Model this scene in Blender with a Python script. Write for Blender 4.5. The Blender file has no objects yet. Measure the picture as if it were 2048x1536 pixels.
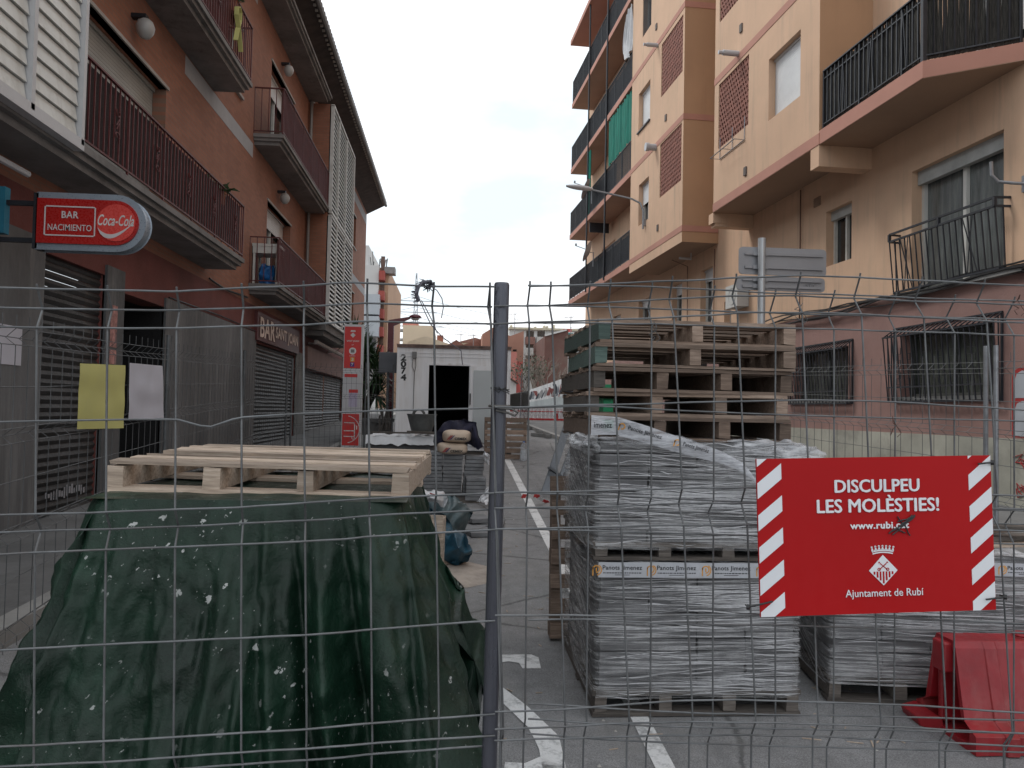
import bpy, math, random
from mathutils import Vector, Matrix, noise
rnd = random.Random(7)
R_ = math.radians
scene = bpy.context.scene
col = scene.collection

# ---------------------------------------------------------------- camera
FPX = 1577.0                      # focal length in pixels of a 2048 px wide frame
EYE = Vector((0, 0, 1.6))
CR = Matrix.Rotation(R_(-4.2), 3, 'Z') @ Matrix.Rotation(R_(91.9), 3, 'X') @ Matrix.Rotation(R_(1.2), 3, 'Z')
cam = bpy.data.objects.new('camera', bpy.data.cameras.new('camera'))
cam.data.sensor_width = 36
cam.data.lens = 36 * FPX / 2048
cam.data.clip_start = 0.05
cam.data.clip_end = 6000
cam.matrix_world = Matrix.Translation(EYE) @ CR.to_4x4()
col.objects.link(cam)
scene.camera = cam

# ---------------------------------------------------------------- sky and sun
SUN_EL, SUN_AZ = R_(52), R_(-60)          # azimuth from +Y towards +X
w = bpy.data.worlds.new('World'); scene.world = w; w.use_nodes = True
nt = w.node_tree; nt.nodes.clear()
out = nt.nodes.new('ShaderNodeOutputWorld'); bg = nt.nodes.new('ShaderNodeBackground')
sky = nt.nodes.new('ShaderNodeTexSky'); sky.sky_type = 'NISHITA'; sky.sun_disc = False
sky.sun_elevation = SUN_EL; sky.sun_rotation = SUN_AZ; sky.air_density = 1.2; sky.dust_density = 3
tc = nt.nodes.new('ShaderNodeTexCoord')
mp = nt.nodes.new('ShaderNodeMapping'); mp.inputs['Scale'].default_value = (1.3, 1.3, 3.4); mp.inputs['Location'].default_value = (0.35, 1.9, 0.2)
ns = nt.nodes.new('ShaderNodeTexNoise'); ns.inputs['Scale'].default_value = 1.7; ns.inputs['Detail'].default_value = 7; ns.inputs['Roughness'].default_value = .55
rp = nt.nodes.new('ShaderNodeValToRGB'); rp.color_ramp.elements[0].position = .36; rp.color_ramp.elements[1].position = .56
rp.color_ramp.elements[0].color = (7.8, 8.8, 9.5, 1); rp.color_ramp.elements[1].color = (11.2, 11.3, 11.5, 1)
mx = nt.nodes.new('ShaderNodeMixRGB'); mx.inputs[0].default_value = .9
bg.inputs[1].default_value = 0.1
L = nt.links.new
L(tc.outputs['Generated'], mp.inputs[0]); L(mp.outputs[0], ns.inputs[0]); L(ns.outputs[0], rp.inputs[0])
L(sky.outputs[0], mx.inputs[1]); L(rp.outputs[0], mx.inputs[2]); L(mx.outputs[0], bg.inputs[0]); L(bg.outputs[0], out.inputs[0])
sun = bpy.data.objects.new('sun', bpy.data.lights.new('sun', 'SUN'))
sun.data.energy = 1.3; sun.data.angle = R_(16); sun.data.color = (1, .97, .92)
sd = Vector((math.sin(SUN_AZ) * math.cos(SUN_EL), math.cos(SUN_AZ) * math.cos(SUN_EL), math.sin(SUN_EL)))
sun.rotation_euler = sd.to_track_quat('Z', 'Y').to_euler(); sun.location = (0, 0, 30)
col.objects.link(sun)
scene.view_settings.view_transform = 'Standard'; scene.view_settings.look = 'None'
scene.view_settings.exposure = 0.34; scene.view_settings.gamma = 1
scene.view_settings.use_curve_mapping = False
try:
    scene.cycles.transparent_max_bounces = 16
    scene.cycles.max_bounces = 8
except Exception: pass

# ---------------------------------------------------------------- helpers
SL = .034                                  # the street climbs away from the camera
def gz(y): return SL * max(-6, min(y, 42))
def ray(px, py): return CR @ Vector(((px - 1024) / FPX, -(py - 768) / FPX, -1))
def PX(px, py, X): d = ray(px, py); return EYE + d * (X / d.x)
def PY(px, py, Y): d = ray(px, py); return EYE + d * (Y / d.y)
def G(px, py, h=0): d = ray(px, py); return EYE + d * ((1.6 - h) / (SL * d.y - d.z))
def PL(px, py, a, b, off=0):               # where a pixel's ray meets the vertical plane through a and b
    d = ray(px, py); n = Vector((b[1] - a[1], a[0] - b[0], 0)).normalized()
    q = Vector((a[0], a[1], 0)) + n * off
    return EYE + d * ((q - EYE).dot(n) / d.dot(n))
FR = Matrix.Rotation(R_(3.2), 4, 'Z')      # frame of the right hand row: x = across, y = along the facade
FRI3 = FR.to_3x3().inverted()
def RN(px, py, n): d = FRI3 @ ray(px, py); e = FRI3 @ EYE; return e + d * (n / d.x)

class MB:
    def __init__(s, T=None): s.v = []; s.f = []; s.m = []; s.T = T; s.mi = 0
    def add(s, vs, fs):
        k = len(s.v); s.v += [Vector(p) for p in vs]
        s.f += [tuple(i + k for i in f) for f in fs]; s.m += [s.mi] * len(fs); return s
    def hexa(s, c): return s.add(c, [(0, 3, 2, 1), (4, 5, 6, 7), (0, 1, 5, 4), (1, 2, 6, 5), (2, 3, 7, 6), (3, 0, 4, 7)])
    def box(s, x0, x1, y0, y1, z0, z1, j=0):
        c = [(x0, y0, z0), (x1, y0, z0), (x1, y1, z0), (x0, y1, z0), (x0, y0, z1), (x1, y0, z1), (x1, y1, z1), (x0, y1, z1)]
        if j: c = [(a + rnd.uniform(-j, j), b + rnd.uniform(-j, j), d + rnd.uniform(-j, j)) for a, b, d in c]
        return s.hexa(c)
    def obb(s, M, hx, hy, hz):
        return s.hexa([M @ Vector(p) for p in ((-hx, -hy, -hz), (hx, -hy, -hz), (hx, hy, -hz), (-hx, hy, -hz), (-hx, -hy, hz), (hx, -hy, hz), (hx, hy, hz), (-hx, hy, hz))])
    def quad(s, *p): return s.add(p, [tuple(range(len(p)))])
    def bar(s, p, q, a, b=None, up=(0, 0, 1)):
        p = Vector(p); q = Vector(q); b = a if b is None else b; d = (q - p)
        if d.length < 1e-6: return s
        d.normalize(); u = Vector(up)
        if abs(d.dot(u)) > .98: u = Vector((1, 0, 0))
        x = d.cross(u).normalized(); y = x.cross(d)
        c = []
        for e in (p, q):
            for i, k in ((-1, -1), (1, -1), (1, 1), (-1, 1)): c.append(e + x * i * a / 2 + y * k * b / 2)
        return s.hexa(c)
    def tube(s, pts, r, n=6, cap=True):
        pts = [Vector(p) for p in pts]; rs = r if isinstance(r, (list, tuple)) else [r] * len(pts)
        vs = []; x = None
        for i, p in enumerate(pts):
            d = (pts[min(i + 1, len(pts) - 1)] - pts[max(i - 1, 0)]).normalized()
            if x is None:
                x = d.cross(Vector((0, 0, 1)))
                if x.length < .1: x = d.cross(Vector((1, 0, 0)))
            x = (x - d * x.dot(d)).normalized(); y = d.cross(x)
            for k in range(n):
                a = 2 * math.pi * k / n; vs.append(p + (x * math.cos(a) + y * math.sin(a)) * rs[i])
        fs = []
        for i in range(len(pts) - 1):
            for k in range(n): fs.append((i * n + k, i * n + (k + 1) % n, (i + 1) * n + (k + 1) % n, (i + 1) * n + k))
        if cap: fs.append(tuple(range(n))[::-1]); fs.append(tuple((len(pts) - 1) * n + k for k in range(n)))
        return s.add(vs, fs)
    def lathe(s, prof, n=20, c=(0, 0, 0), M=None):
        vs = []; c = Vector(c)
        for r, z in prof:
            for k in range(n):
                a = 2 * math.pi * k / n; p = Vector((r * math.cos(a), r * math.sin(a), z)); vs.append((M @ p) if M else p + c)
        fs = [(i * n + k, i * n + (k + 1) % n, (i + 1) * n + (k + 1) % n, (i + 1) * n + k) for i in range(len(prof) - 1) for k in range(n)]
        return s.add(vs, fs)
    def prism(s, poly, f, d0, d1):         # f(a, b, d): polygon in the a-b plane, thickness along d
        n = len(poly)
        vs = [f(a, b, d0) for a, b in poly] + [f(a, b, d1) for a, b in poly]
        return s.add(vs, [tuple(range(n)), tuple(range(2 * n - 1, n - 1, -1))] + [(i, (i + 1) % n, n + (i + 1) % n, n + i) for i in range(n)])
    def fbox(s, f, a0, a1, b0, b1, d0, d1):
        return s.hexa([f(a0, b0, d0), f(a1, b0, d0), f(a1, b0, d1), f(a0, b0, d1), f(a0, b1, d0), f(a1, b1, d0), f(a1, b1, d1), f(a0, b1, d1)])
    def grid(s, nu, nv, fn, wrap=False):
        vs = [fn(i, j) for j in range(nv) for i in range(nu)]
        fs = [(j * nu + i, j * nu + (i + 1) % nu, (j + 1) * nu + (i + 1) % nu, (j + 1) * nu + i) for j in range(nv - 1) for i in range(nu if wrap else nu - 1)]
        return s.add(vs, fs)

MW = {}
def props(o, label=None, cat=None, group=None, kind=None):
    if label and cat and not kind: kind = 'thing'
    for k, v in (('label', label), ('category', cat), ('group', group), ('kind', kind)):
        if v: o[k] = v
    return o
def thing(name, label, cat, loc=(0, 0, 0), rz=0, group=None, kind=None):
    o = bpy.data.objects.new(name, None); o.empty_display_size = .1
    o.location = loc; o.rotation_euler = (0, 0, rz); col.objects.link(o)
    MW[o.name] = Matrix.Translation(loc) @ Matrix.Rotation(rz, 4, 'Z')
    return props(o, label, cat, group, kind)
def rootof(o):
    while o.parent: o = o.parent
    return o
def finish(name, mb, mats, inv=None, smooth=False):
    me = bpy.data.meshes.new(name)
    T = mb.T if mb.T else Matrix()
    if inv: T = inv @ T
    me.from_pydata([tuple(T @ p) for p in mb.v], [], mb.f)
    mats = mats if isinstance(mats, (list, tuple)) else [mats]
    for m in mats: me.materials.append(m)
    if len(mats) > 1: me.polygons.foreach_set('material_index', mb.m)
    if smooth: me.polygons.foreach_set('use_smooth', [True] * len(me.polygons))
    me.update(); return me
def part(name, mb, mats, parent, label=None, smooth=False, bevel=0, kind=None):
    """mesh given in world coordinates (or in mb.T's frame), stored relative to its root"""
    rt = rootof(parent); me = finish(name, mb, mats, MW[rt.name].inverted() if rt.name in MW else None, smooth)
    o = bpy.data.objects.new(name, me); col.objects.link(o); o.parent = parent
    if bevel: b = o.modifiers.new('bevel', 'BEVEL'); b.width = bevel; b.segments = 2; b.limit_method = 'ANGLE'
    return props(o, label, kind=kind)
def solo(name, mb, mats, label=None, cat=None, group=None, kind=None, smooth=False, bevel=0, loc=None, rz=0):
    """top-level single mesh; its origin goes to the middle of its base"""
    T = mb.T if mb.T else Matrix(); ps = [T @ p for p in mb.v]
    if loc is None:
        loc = Vector(((min(p.x for p in ps) + max(p.x for p in ps)) / 2, (min(p.y for p in ps) + max(p.y for p in ps)) / 2, min(p.z for p in ps)))
    W = Matrix.Translation(loc) @ Matrix.Rotation(rz, 4, 'Z')
    me = finish(name, mb, mats, W.inverted(), smooth)
    o = bpy.data.objects.new(name, me); o.location = loc; o.rotation_euler = (0, 0, rz); col.objects.link(o)
    MW[o.name] = W
    if bevel: b = o.modifiers.new('bevel', 'BEVEL'); b.width = bevel; b.segments = 2; b.limit_method = 'ANGLE'
    return props(o, label, cat, group, kind)
def dup(root, loc, rz=None, label=None, group=None, rot=None, swap=None):
    def cp(o, par):
        c = o.copy(); col.objects.link(c); c.parent = par
        if swap and o.type == 'MESH' and o.data.materials and o.data.materials[0] and o.data.materials[0].name in swap:
            key = o.data.name + '|' + swap[o.data.materials[0].name].name
            if key not in CACHE:
                m = o.data.copy(); m.materials[0] = swap[o.data.materials[0].name]; CACHE[key] = m
            c.data = CACHE[key]
        for ch in KIDS(o): cp(ch, c)
        return c
    r = cp(root, None); r.location = loc
    if rot is not None: r.rotation_euler = rot
    elif rz is not None: r.rotation_euler = (0, 0, rz)
    if label: r['label'] = label
    if group: r['group'] = group
    return r
CACHE = {}
def KIDS(o): return [c for c in col.objects if c.parent == o]

# ---------------------------------------------------------------- materials
def nodes(name):
    m = bpy.data.materials.new(name); m.use_nodes = True; t = m.node_tree
    return m, t, t.nodes['Principled BSDF'], t.nodes.new, t.links.new
def coords(t, st=(1, 1, 1), rand=True):
    N, K = t.nodes.new, t.links.new
    c = N('ShaderNodeTexCoord'); m = N('ShaderNodeMapping'); m.inputs['Scale'].default_value = st
    K(c.outputs['Object'], m.inputs[0])
    if rand:
        oi = N('ShaderNodeObjectInfo'); mu = N('ShaderNodeMath'); mu.operation = 'MULTIPLY'; mu.inputs[1].default_value = 37
        K(oi.outputs['Random'], mu.inputs[0]); K(mu.outputs[0], m.inputs['Location'])
    return m.outputs[0]
def noi(t, vec, s, det=5, ro=.6):
    n = t.nodes.new('ShaderNodeTexNoise'); n.inputs['Scale'].default_value = s; n.inputs['Detail'].default_value = det; n.inputs['Roughness'].default_value = ro
    t.links.new(vec, n.inputs['Vector']); return n.outputs[0]
def ramp(t, fac, *els):
    r = t.nodes.new('ShaderNodeValToRGB'); e = r.color_ramp.elements
    while len(e) < len(els): e.new(.5)
    for i, (p, c) in enumerate(els):
        e[i].position = p; e[i].color = (c[0], c[1], c[2], 1) if not isinstance(c, (int, float)) else (c, c, c, 1)
    t.links.new(fac, r.inputs[0]); return r.outputs[0]
def mix(t, fac, a, b, mode='MIX'):
    m = t.nodes.new('ShaderNodeMixRGB'); m.blend_type = mode
    for i, x in enumerate((fac, a, b)):
        if isinstance(x, (int, float)): m.inputs[i].default_value = x if i == 0 else (x, x, x, 1)
        elif isinstance(x, tuple): m.inputs[i].default_value = (*x[:3], 1)
        else: t.links.new(x, m.inputs[i])
    return m.outputs[0]
def bump(t, h, p, st=.3, dist=.02):
    b = t.nodes.new('ShaderNodeBump'); b.inputs['Strength'].default_value = st; b.inputs['Distance'].default_value = dist
    t.links.new(h, b.inputs['Height']); t.links.new(b.outputs[0], p.inputs['Normal'])
def M(name, c, var=.18, s=3, r=.75, b=.15, bs=60, metal=0, st=(1, 1, 1), dirt=None, dirt_s=2.2, dirt_p=(.52, .72), spec=.5, streak=None):
    m, t, p, N, K = nodes(name)
    v = coords(t, st)
    a = noi(t, v, s); lo = tuple(x * (1 - var) for x in c); hi = tuple(min(1, x * (1 + var)) for x in c)
    colr = ramp(t, a, (.32, lo), (.68, hi))
    if dirt:
        d = noi(t, v, dirt_s, 8, .7); colr = mix(t, ramp(t, d, (dirt_p[0], 0), (dirt_p[1], .8)), colr, dirt)
    if streak:
        sv = coords(t, (3.2, 3.2, .22)); s1_ = noi(t, sv, 1.6, 8, .68); s2_ = noi(t, coords(t, (1, 1, 1)), .45, 4)
        k_ = mix(t, 1, ramp(t, s1_, (.5, 0), (.72, 1)), ramp(t, s2_, (.4, .1), (.62, .75)), 'MULTIPLY'); colr = mix(t, k_, colr, streak)
    K(colr, p.inputs['Base Color'])
    f = noi(t, v, bs, 4)
    K(ramp(t, f, (.3, max(0, r - .12)), (.7, min(1, r + .1))), p.inputs['Roughness'])
    p.inputs['Metallic'].default_value = metal; p.inputs['Specular IOR Level'].default_value = spec
    if b: bump(t, f, p, b, .01)
    return m
asph_m, t, p, N, K = nodes('asphalt')
v = coords(t, rand=False)
big = noi(t, v, .5, 6, .6); med = noi(t, v, 7, 6, .65); fine = noi(t, v, 170, 3, .7)
c1 = ramp(t, big, (.3, (.21, .21, .216)), (.7, (.31, .307, .31)))
c1 = mix(t, .55, c1, ramp(t, med, (.3, .55), (.75, 1.2)), 'MULTIPLY')
vo = N('ShaderNodeTexVoronoi'); vo.inputs['Scale'].default_value = 95; K(v, vo.inputs['Vector'])
c1 = mix(t, .85, c1, ramp(t, fine, (.35, .45), (.7, 1.4)), 'MULTIPLY')
vc = N('ShaderNodeTexVoronoi'); vc.feature = 'DISTANCE_TO_EDGE'; vc.inputs['Scale'].default_value = .55; K(mix(t, .16, v, noi(t, v, 2.5, 6), 'ADD'), vc.inputs['Vector'])
c1 = mix(t, ramp(t, vc.outputs['Distance'], (.004, .65), (.010, 0)), c1, (.05, .05, .05))
c1 = mix(t, ramp(t, vo.outputs['Color'], (.8, 0), (.9, .5)), c1, (.24, .24, .24))
dust = noi(t, coords(t, (1, .5, 1), False), 1.3, 8, .72)
c1 = mix(t, ramp(t, dust, (.5, 0), (.78, .55)), c1, (.33, .315, .295))
tyre = noi(t, coords(t, (7, .12, 1), False), 1.0, 4, .6); c1 = mix(t, ramp(t, tyre, (.55, 0), (.7, .4)), c1, (.12, .12, .125))
oil = noi(t, coords(t, (1, 1, 1), False), 2.6, 3, .5); c1 = mix(t, ramp(t, oil, (.68, 0), (.74, .45)), c1, (.09, .09, .09))
K(c1, p.inputs['Base Color']); p.inputs['Roughness'].default_value = .88; bump(t, fine, p, .5, .008)
A_ = asph_m
def worn(name, c, under, cov=.5):
    m, t, p, N, K = nodes(name); v = coords(t, rand=False)
    a = noi(t, v, 22, 9, .75); b_ = noi(t, v, 3, 6, .6); f = noi(t, v, 150, 3)
    s = mix(t, .45, a, b_); k = ramp(t, s, (cov - .1, 1), (cov + .03, 0))
    K(mix(t, k, mix(t, .25, c, ramp(t, f, (.3, .4), (.7, 1.1)), 'MULTIPLY'), under), p.inputs['Base Color']); p.inputs['Roughness'].default_value = .75; bump(t, f, p, .3, .006)
    return m
paint = worn('road_paint', (.72, .72, .72), (.21, .21, .215), .475)
def brickmat(name, c1, c2, mor, w=.22, h=.06, axes='YZ', ms=.008, var=.3):
    m, t, p, N, K = nodes(name); c = N('ShaderNodeTexCoord'); s = N('ShaderNodeSeparateXYZ'); cb = N('ShaderNodeCombineXYZ')
    K(c.outputs['Object'], s.inputs[0]); K(s.outputs[axes[0]], cb.inputs[0]); K(s.outputs[axes[1]], cb.inputs[1])
    b = N('ShaderNodeTexBrick'); b.inputs['Scale'].default_value = 1; b.inputs['Brick Width'].default_value = w; b.inputs['Row Height'].default_value = h
    b.inputs['Mortar Size'].default_value = ms; b.inputs['Color1'].default_value = (*c1, 1); b.inputs['Color2'].default_value = (*c2, 1); b.inputs['Mortar'].default_value = (*mor, 1)
    K(cb.outputs[0], b.inputs['Vector']); n = noi(t, c.outputs['Object'], 1.3, 6)
    K(mix(t, var, b.outputs['Color'], ramp(t, n, (.3, .45), (.7, 1.2)), 'MULTIPLY'), p.inputs['Base Color']); p.inputs['Roughness'].default_value = .85
    bump(t, b.outputs['Fac'], p, -.35, .006); return m
brick = brickmat('terracotta_brick', (.33, .142, .09), (.27, .115, .074), (.24, .145, .105), ms=.006)
brickX = brickmat('terracotta_brick_end', (.34, .145, .09), (.28, .118, .074), (.24, .14, .1), axes='XZ', ms=.006)
redst = M('red_stucco', (.15, .045, .038), .25, 1.2, .85, .2, 40)
conc = M('grey_concrete', (.2, .2, .195), .3, 1.6, .9, .25, 45, dirt=(.09, .088, .082))
stone = M('stone_cladding', (.11, .112, .116), .35, .9, .7, .2, 30, st=(1, 1, .35), dirt=(.075, .075, .073), dirt_s=1.1, streak=(.27, .27, .27))
slabm = M('balcony_concrete', (.19, .18, .175), .2, 1.5, .9, .1, 40, dirt=(.1, .095, .09), streak=(.07, .065, .06))
ironr = M('red_iron_paint', (.095, .018, .018), .2, 5, .55, .05)
clothr = M('dark_red_screen', (.07, .017, .017), .25, 3, .9, .2, 80)
irond = M('black_iron', (.018, .02, .026), .25, 6, .5, .08)
alu = M('white_aluminium', (.6, .6, .57), .06, 2, .45, .03, dirt=(.4, .39, .35), dirt_s=3, streak=(.35, .33, .29))
rollg = M('grey_roller_shutter', (.04, .04, .042), .35, 1.4, .6, .1, 30, metal=.2, dirt=(.028, .026, .024), dirt_s=1.2, streak=(.09, .08, .07))
rollw = M('white_roller_shutter', (.62, .63, .64), .06, 3, .5, .03)
glass = M('dark_window_glass', (.02, .022, .025), .3, 2, .08, 0, spec=.8)
glassc = M('curtained_glass', (.13, .145, .145), .35, 2.5, .2, 0, st=(6, 6, .6), spec=.8)
black = M('unlit_interior', (.008, .008, .009), .2, 2, .9, 0)
beige = M('beige_stucco', (.59, .395, .27), .06, .8, .9, .2, 90, dirt=(.5, .355, .24), dirt_s=.7, dirt_p=(.5, .8), streak=(.36, .27, .2))
orange = M('ochre_stucco', (.42, .255, .15), .06, .8, .9, .15, 90, streak=(.34, .2, .12))  # deeper, more saturated tone than the beige, used on the bay side faces
bandm = M('salmon_band', (.43, .215, .165), .08, 1, .88, .1, 70)
pink = M('pink_rough_render', (.26, .155, .137), .16, .9, .92, .45, 75, dirt=(.25, .14, .12), dirt_s=.8, streak=(.2, .13, .115))
plin = M('render_plinth', (.32, .315, .27), .22, 1.2, .9, .25, 50, dirt=(.17, .165, .145), dirt_s=1.3)
latt = M('brick_lattice', (.23, .095, .07), .25, 6, .85, .15)
reed = M('dark_reed_screen', (.05, .047, .042), .75, 9, .9, .5, 50, st=(9, 9, .7))
tile = M('clay_roof_tile', (.10, .065, .052), .4, 4, .85, .2)
gutt = M('weathered_gutter', (.2, .19, .185), .2, 2, .5, .05, metal=.3)
galv = M('galvanised_steel', (.27, .28, .3), .16, 12, .42, .06, 60, metal=.65, dirt=(.2, .2, .205), dirt_s=5)
wire = M('galvanised_wire', (.14, .145, .15), .3, 9, .5, .1, 80, metal=.5, dirt=(.11, .1, .095), dirt_s=7)
wired = M('dull_fence_wire', (.09, .094, .098), .3, 5, .6, 0, metal=.3)
postm = M('zinc_post', (.095, .098, .118), .14, 5, .3, .05, 30, metal=.55, st=(1, 1, .12), dirt=(.33, .33, .35), dirt_s=6, dirt_p=(.62, .8))
sgnbk = M('sign_back_grey', (.3, .305, .325), .08, 2, .5, .03, metal=.2)
def woodm(name, c1, c2, dk):
    m, t, p, N, K = nodes(name)
    oi = N('ShaderNodeObjectInfo'); v = coords(t, (2.2, 26, 26)); g = noi(t, v, 3.0, 7, .62); v2 = coords(t, (1, 3, 3)); b_ = noi(t, v2, 4, 6, .6)
    c = ramp(t, g, (.3, tuple(x * .6 for x in c1)), (.5, c1), (.75, c2)); c = mix(t, ramp(t, b_, (.55, 0), (.78, .6)), c, dk)
    c = mix(t, 1, c, ramp(t, oi.outputs['Random'], (0, .62), (1, 1.2)), 'MULTIPLY')
    K(c, p.inputs['Base Color']); p.inputs['Roughness'].default_value = .85; bump(t, g, p, .45, .006); return m
woodn = woodm('pale_pallet_wood', (.44, .345, .27), (.62, .52, .43), (.27, .2, .155))
woodo = woodm('weathered_pallet_wood', (.24, .172, .132), (.37, .285, .228), (.11, .08, .06))
woodg = woodm('green_painted_wood', (.085, .13, .115), (.125, .175, .15), (.075, .085, .075))
woodb = woodm('dark_brown_pallet_wood', (.13, .09, .068), (.2, .145, .11), (.06, .045, .036))
woodk = woodm('dark_grey_wood', (.1, .085, .075), (.17, .15, .13), (.05, .045, .04))
paver = M('grey_paver', (.118, .117, .122), .14, 5, .88, .3, 120)
paverd = M('dark_paver', (.17, .173, .18), .25, 5, .9, .3, 120)
redp = M('red_barrier_plastic', (.26, .010, .016), .25, 3, .45, .12, 25, dirt=(.33, .12, .11), dirt_s=5, dirt_p=(.55, .8), streak=(.34, .17, .15))
signr = M('sign_red', (.39, .006, .008), .05, 2, .45, .015, 40, spec=.2)
signw = M('sign_white', (.72, .73, .76), .03, 3, .45, 0)
blk = M('black_plastic', (.015, .015, .016), .2, 6, .45, 0)
cocar = M('enamel_red', (.36, .014, .012), .12, 2, .3, 0)
whitep = M('white_plastic', (.5, .5, .52), .08, 3, .4, 0)
yell = M('yellow_paper', (.5, .48, .17), .06, 4, .75, .05, 8)
papw = M('white_paper', (.5, .5, .56), .06, 4, .75, .05, 8)
contm = M('dented_white_steel', (.72, .72, .735), .05, 1.2, .5, .05, 8, dirt=(.42, .39, .36), dirt_s=2.4, dirt_p=(.62, .8), streak=(.4, .34, .28))
bluet = M('blue_tarpaulin', (.012, .06, .095), .35, 5, .5, .35, 14)
navy = M('navy_cloth', (.012, .012, .03), .3, 6, .9, .3, 90)
sackm = M('brown_kraft_paper', (.5, .4, .31), .12, 5, .7, .15, 14, dirt=(.27, .2, .15))
clothw = M('white_cloth', (.55, .56, .58), .12, 4, .85, .2, 20)
curtg = M('green_curtain', (.012, .17, .125), .3, 3, .85, .2, st=(7, 7, .5))
rubber = M('dusty_rubber', (.075, .077, .075), .3, 6, .8, .15)
sand = M('pale_spilt_sand', (.36, .31, .27), .2, 9, .95, .4, 90)
leafm = M('dark_green_leaf', (.035, .075, .03), .4, 12, .5, 0)
lampr = M('wine_red_paint', (.12, .016, .028), .15, 4, .4, 0)
barrw = M('white_barrier_plastic', (.62, .6, .62), .08, 3, .5, 0)
metg = M('painted_grey_metal', (.14, .15, .165), .2, 3, .45, .05, metal=.3)
dish = M('dish_grey', (.5, .5, .5), .05, 3, .5, 0)
pvc = M('grey_pvc', (.42, .43, .45), .08, 4, .4, 0)

def film(name, tint=(.6, .6, .61), lo=.03, hi=.75, st=(1.3, 1.3, 62), c0=.49, c1=.66):
    """stretched plastic film: clear with milky creases"""
    m, t, p, N, K = nodes(name); v = coords(t, st)
    n1 = noi(t, v, 1.6, 9, .72); v2 = coords(t, (1.5, 1.5, 3)); n2 = noi(t, v2, 2.2, 5, .6)
    s = mix(t, .3, n1, n2)
    K(ramp(t, s, (c0 - .03, lo), (c1 - .045, hi)), p.inputs['Alpha']); p.inputs['Base Color'].default_value = (*tint, 1)
    p.inputs['Roughness'].default_value = .22; p.inputs['Specular IOR Level'].default_value = .9
    bump(t, n1, p, .9, .012); return m
wrapH = film('stretch_film_creased')
creasem = M('film_crease_highlight', (.5, .5, .515), .12, 30, .25, 0)
wrapD = film('stretch_film_side', st=(2.2, 6, 26))
wrapB = film('bunched_stretch_film', (.66, .67, .7), .1, .85, (4, 4, 26), .42, .62)
wrapC = film('crumpled_film', (.7, .71, .74), .15, .85, (9, 9, 9), .38, .62)

m, t, p, N, K = nodes('green_tarpaulin'); tarp = m
v = coords(t, rand=False)
n1 = noi(t, v, 3.2, 8, .65); n2 = noi(t, v, 55, 4); n3 = noi(t, coords(t, (1, 1, .4), False), 8, 7, .7)
c = ramp(t, n1, (.3, (.002, .009, .005)), (.58, (.006, .025, .014)), (.8, (.026, .07, .045)))
c = mix(t, ramp(t, n3, (.58, 0), (.85, .35)), c, (.06, .1, .08))
for sc, th, wd in ((17, .17, .06), (34, .16, .06), (80, .15, .06)):
    vo = N('ShaderNodeTexVoronoi'); vo.inputs['Scale'].default_value = sc
    di = mix(t, .04, v, n2, 'ADD'); K(di, vo.inputs['Vector'])
    sp = ramp(t, vo.outputs['Distance'], (th, 1), (th + .03, 0))
    se = ramp(t, vo.outputs['Color'], (.74, 0), (.75, 1))
    den = ramp(t, noi(t, v, 1.9, 3), (.47, .0), (.6, .9))
    c = mix(t, mix(t, 1, mix(t, 1, sp, se, 'MULTIPLY'), den, 'MULTIPLY'), c, (.42, .43, .42))
K(c, p.inputs['Base Color']); K(ramp(t, n3, (.35, .26), (.7, .6)), p.inputs['Roughness']); p.inputs['Specular IOR Level'].default_value = .32
rg_ = N('ShaderNodeTexNoise'); rg_.noise_type = 'RIDGED_MULTIFRACTAL'; rg_.inputs['Scale'].default_value = 3.4; rg_.inputs['Detail'].default_value = 5; rg_.inputs['Distortion'].default_value = .5
K(coords(t, (1, 1, .7), False), rg_.inputs['Vector']); wv = noi(t, v, 22, 6, .7)
bump(t, mix(t, .35, rg_.outputs[0], wv), p, 1.0, .022)

# ---------------------------------------------------------------- text
def txt(body, origin, right, up, width, height, mat, parent, name='lettering', bold=0, shear=0, thick=.0015, heavy=0):
    """flat raised lettering fitted to width x height, centred on origin"""
    cu = bpy.data.curves.new(name, 'FONT'); cu.body = body; cu.size = 1; cu.shear = shear; cu.offset = bold; cu.resolution_u = 3
    cu.align_x = 'LEFT'; cu.space_character = 1.02 + bold * 2; cu.extrude = .002
    ob = bpy.data.objects.new('tmp', cu); col.objects.link(ob)
    me = bpy.data.meshes.new_from_object(ob); bpy.data.objects.remove(ob)
    xs = [q.co.x for q in me.vertices]; ys = [q.co.y for q in me.vertices]
    x0, x1, y0, y1 = min(xs), max(xs), min(ys), max(ys)
    sx = width / (x1 - x0); sy = (height / (y1 - y0)) if height else sx
    Rv, Uv = Vector(right).normalized(), Vector(up).normalized(); Nv = Rv.cross(Uv)
    inv = MW[rootof(parent).name].inverted()
    for q in me.vertices:
        c = q.co; zz = thick if c.z > 0 else 0
        q.co = inv @ (Vector(origin) + Rv * ((c.x - (x0 + x1) / 2) * sx) + Uv * ((c.y - (y0 + y1) / 2) * sy) + Nv * zz)
    if heavy:                                # heavier strokes: shifted copies, each standing slightly prouder than the last
        V0 = [q.co.copy() for q in me.vertices]; F0 = [tuple(f.vertices) for f in me.polygons]; vs, fs = [], []; i3 = inv.to_3x3()
        for k, (a, b) in enumerate(((-1, 0), (1, 0), (0, -.6), (0, .6), (0, 0))):
            o3 = i3 @ (Rv * a * heavy + Uv * b * heavy + Nv * .00012 * k); n0 = len(vs); vs += [v + o3 for v in V0]; fs += [tuple(i + n0 for i in f) for f in F0]
        me = bpy.data.meshes.new(name); me.from_pydata(vs, [], fs)
    me.materials.clear(); me.materials.append(mat); me.name = name
    o = bpy.data.objects.new(name, me); col.objects.link(o); o.parent = parent
    return o
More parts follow.
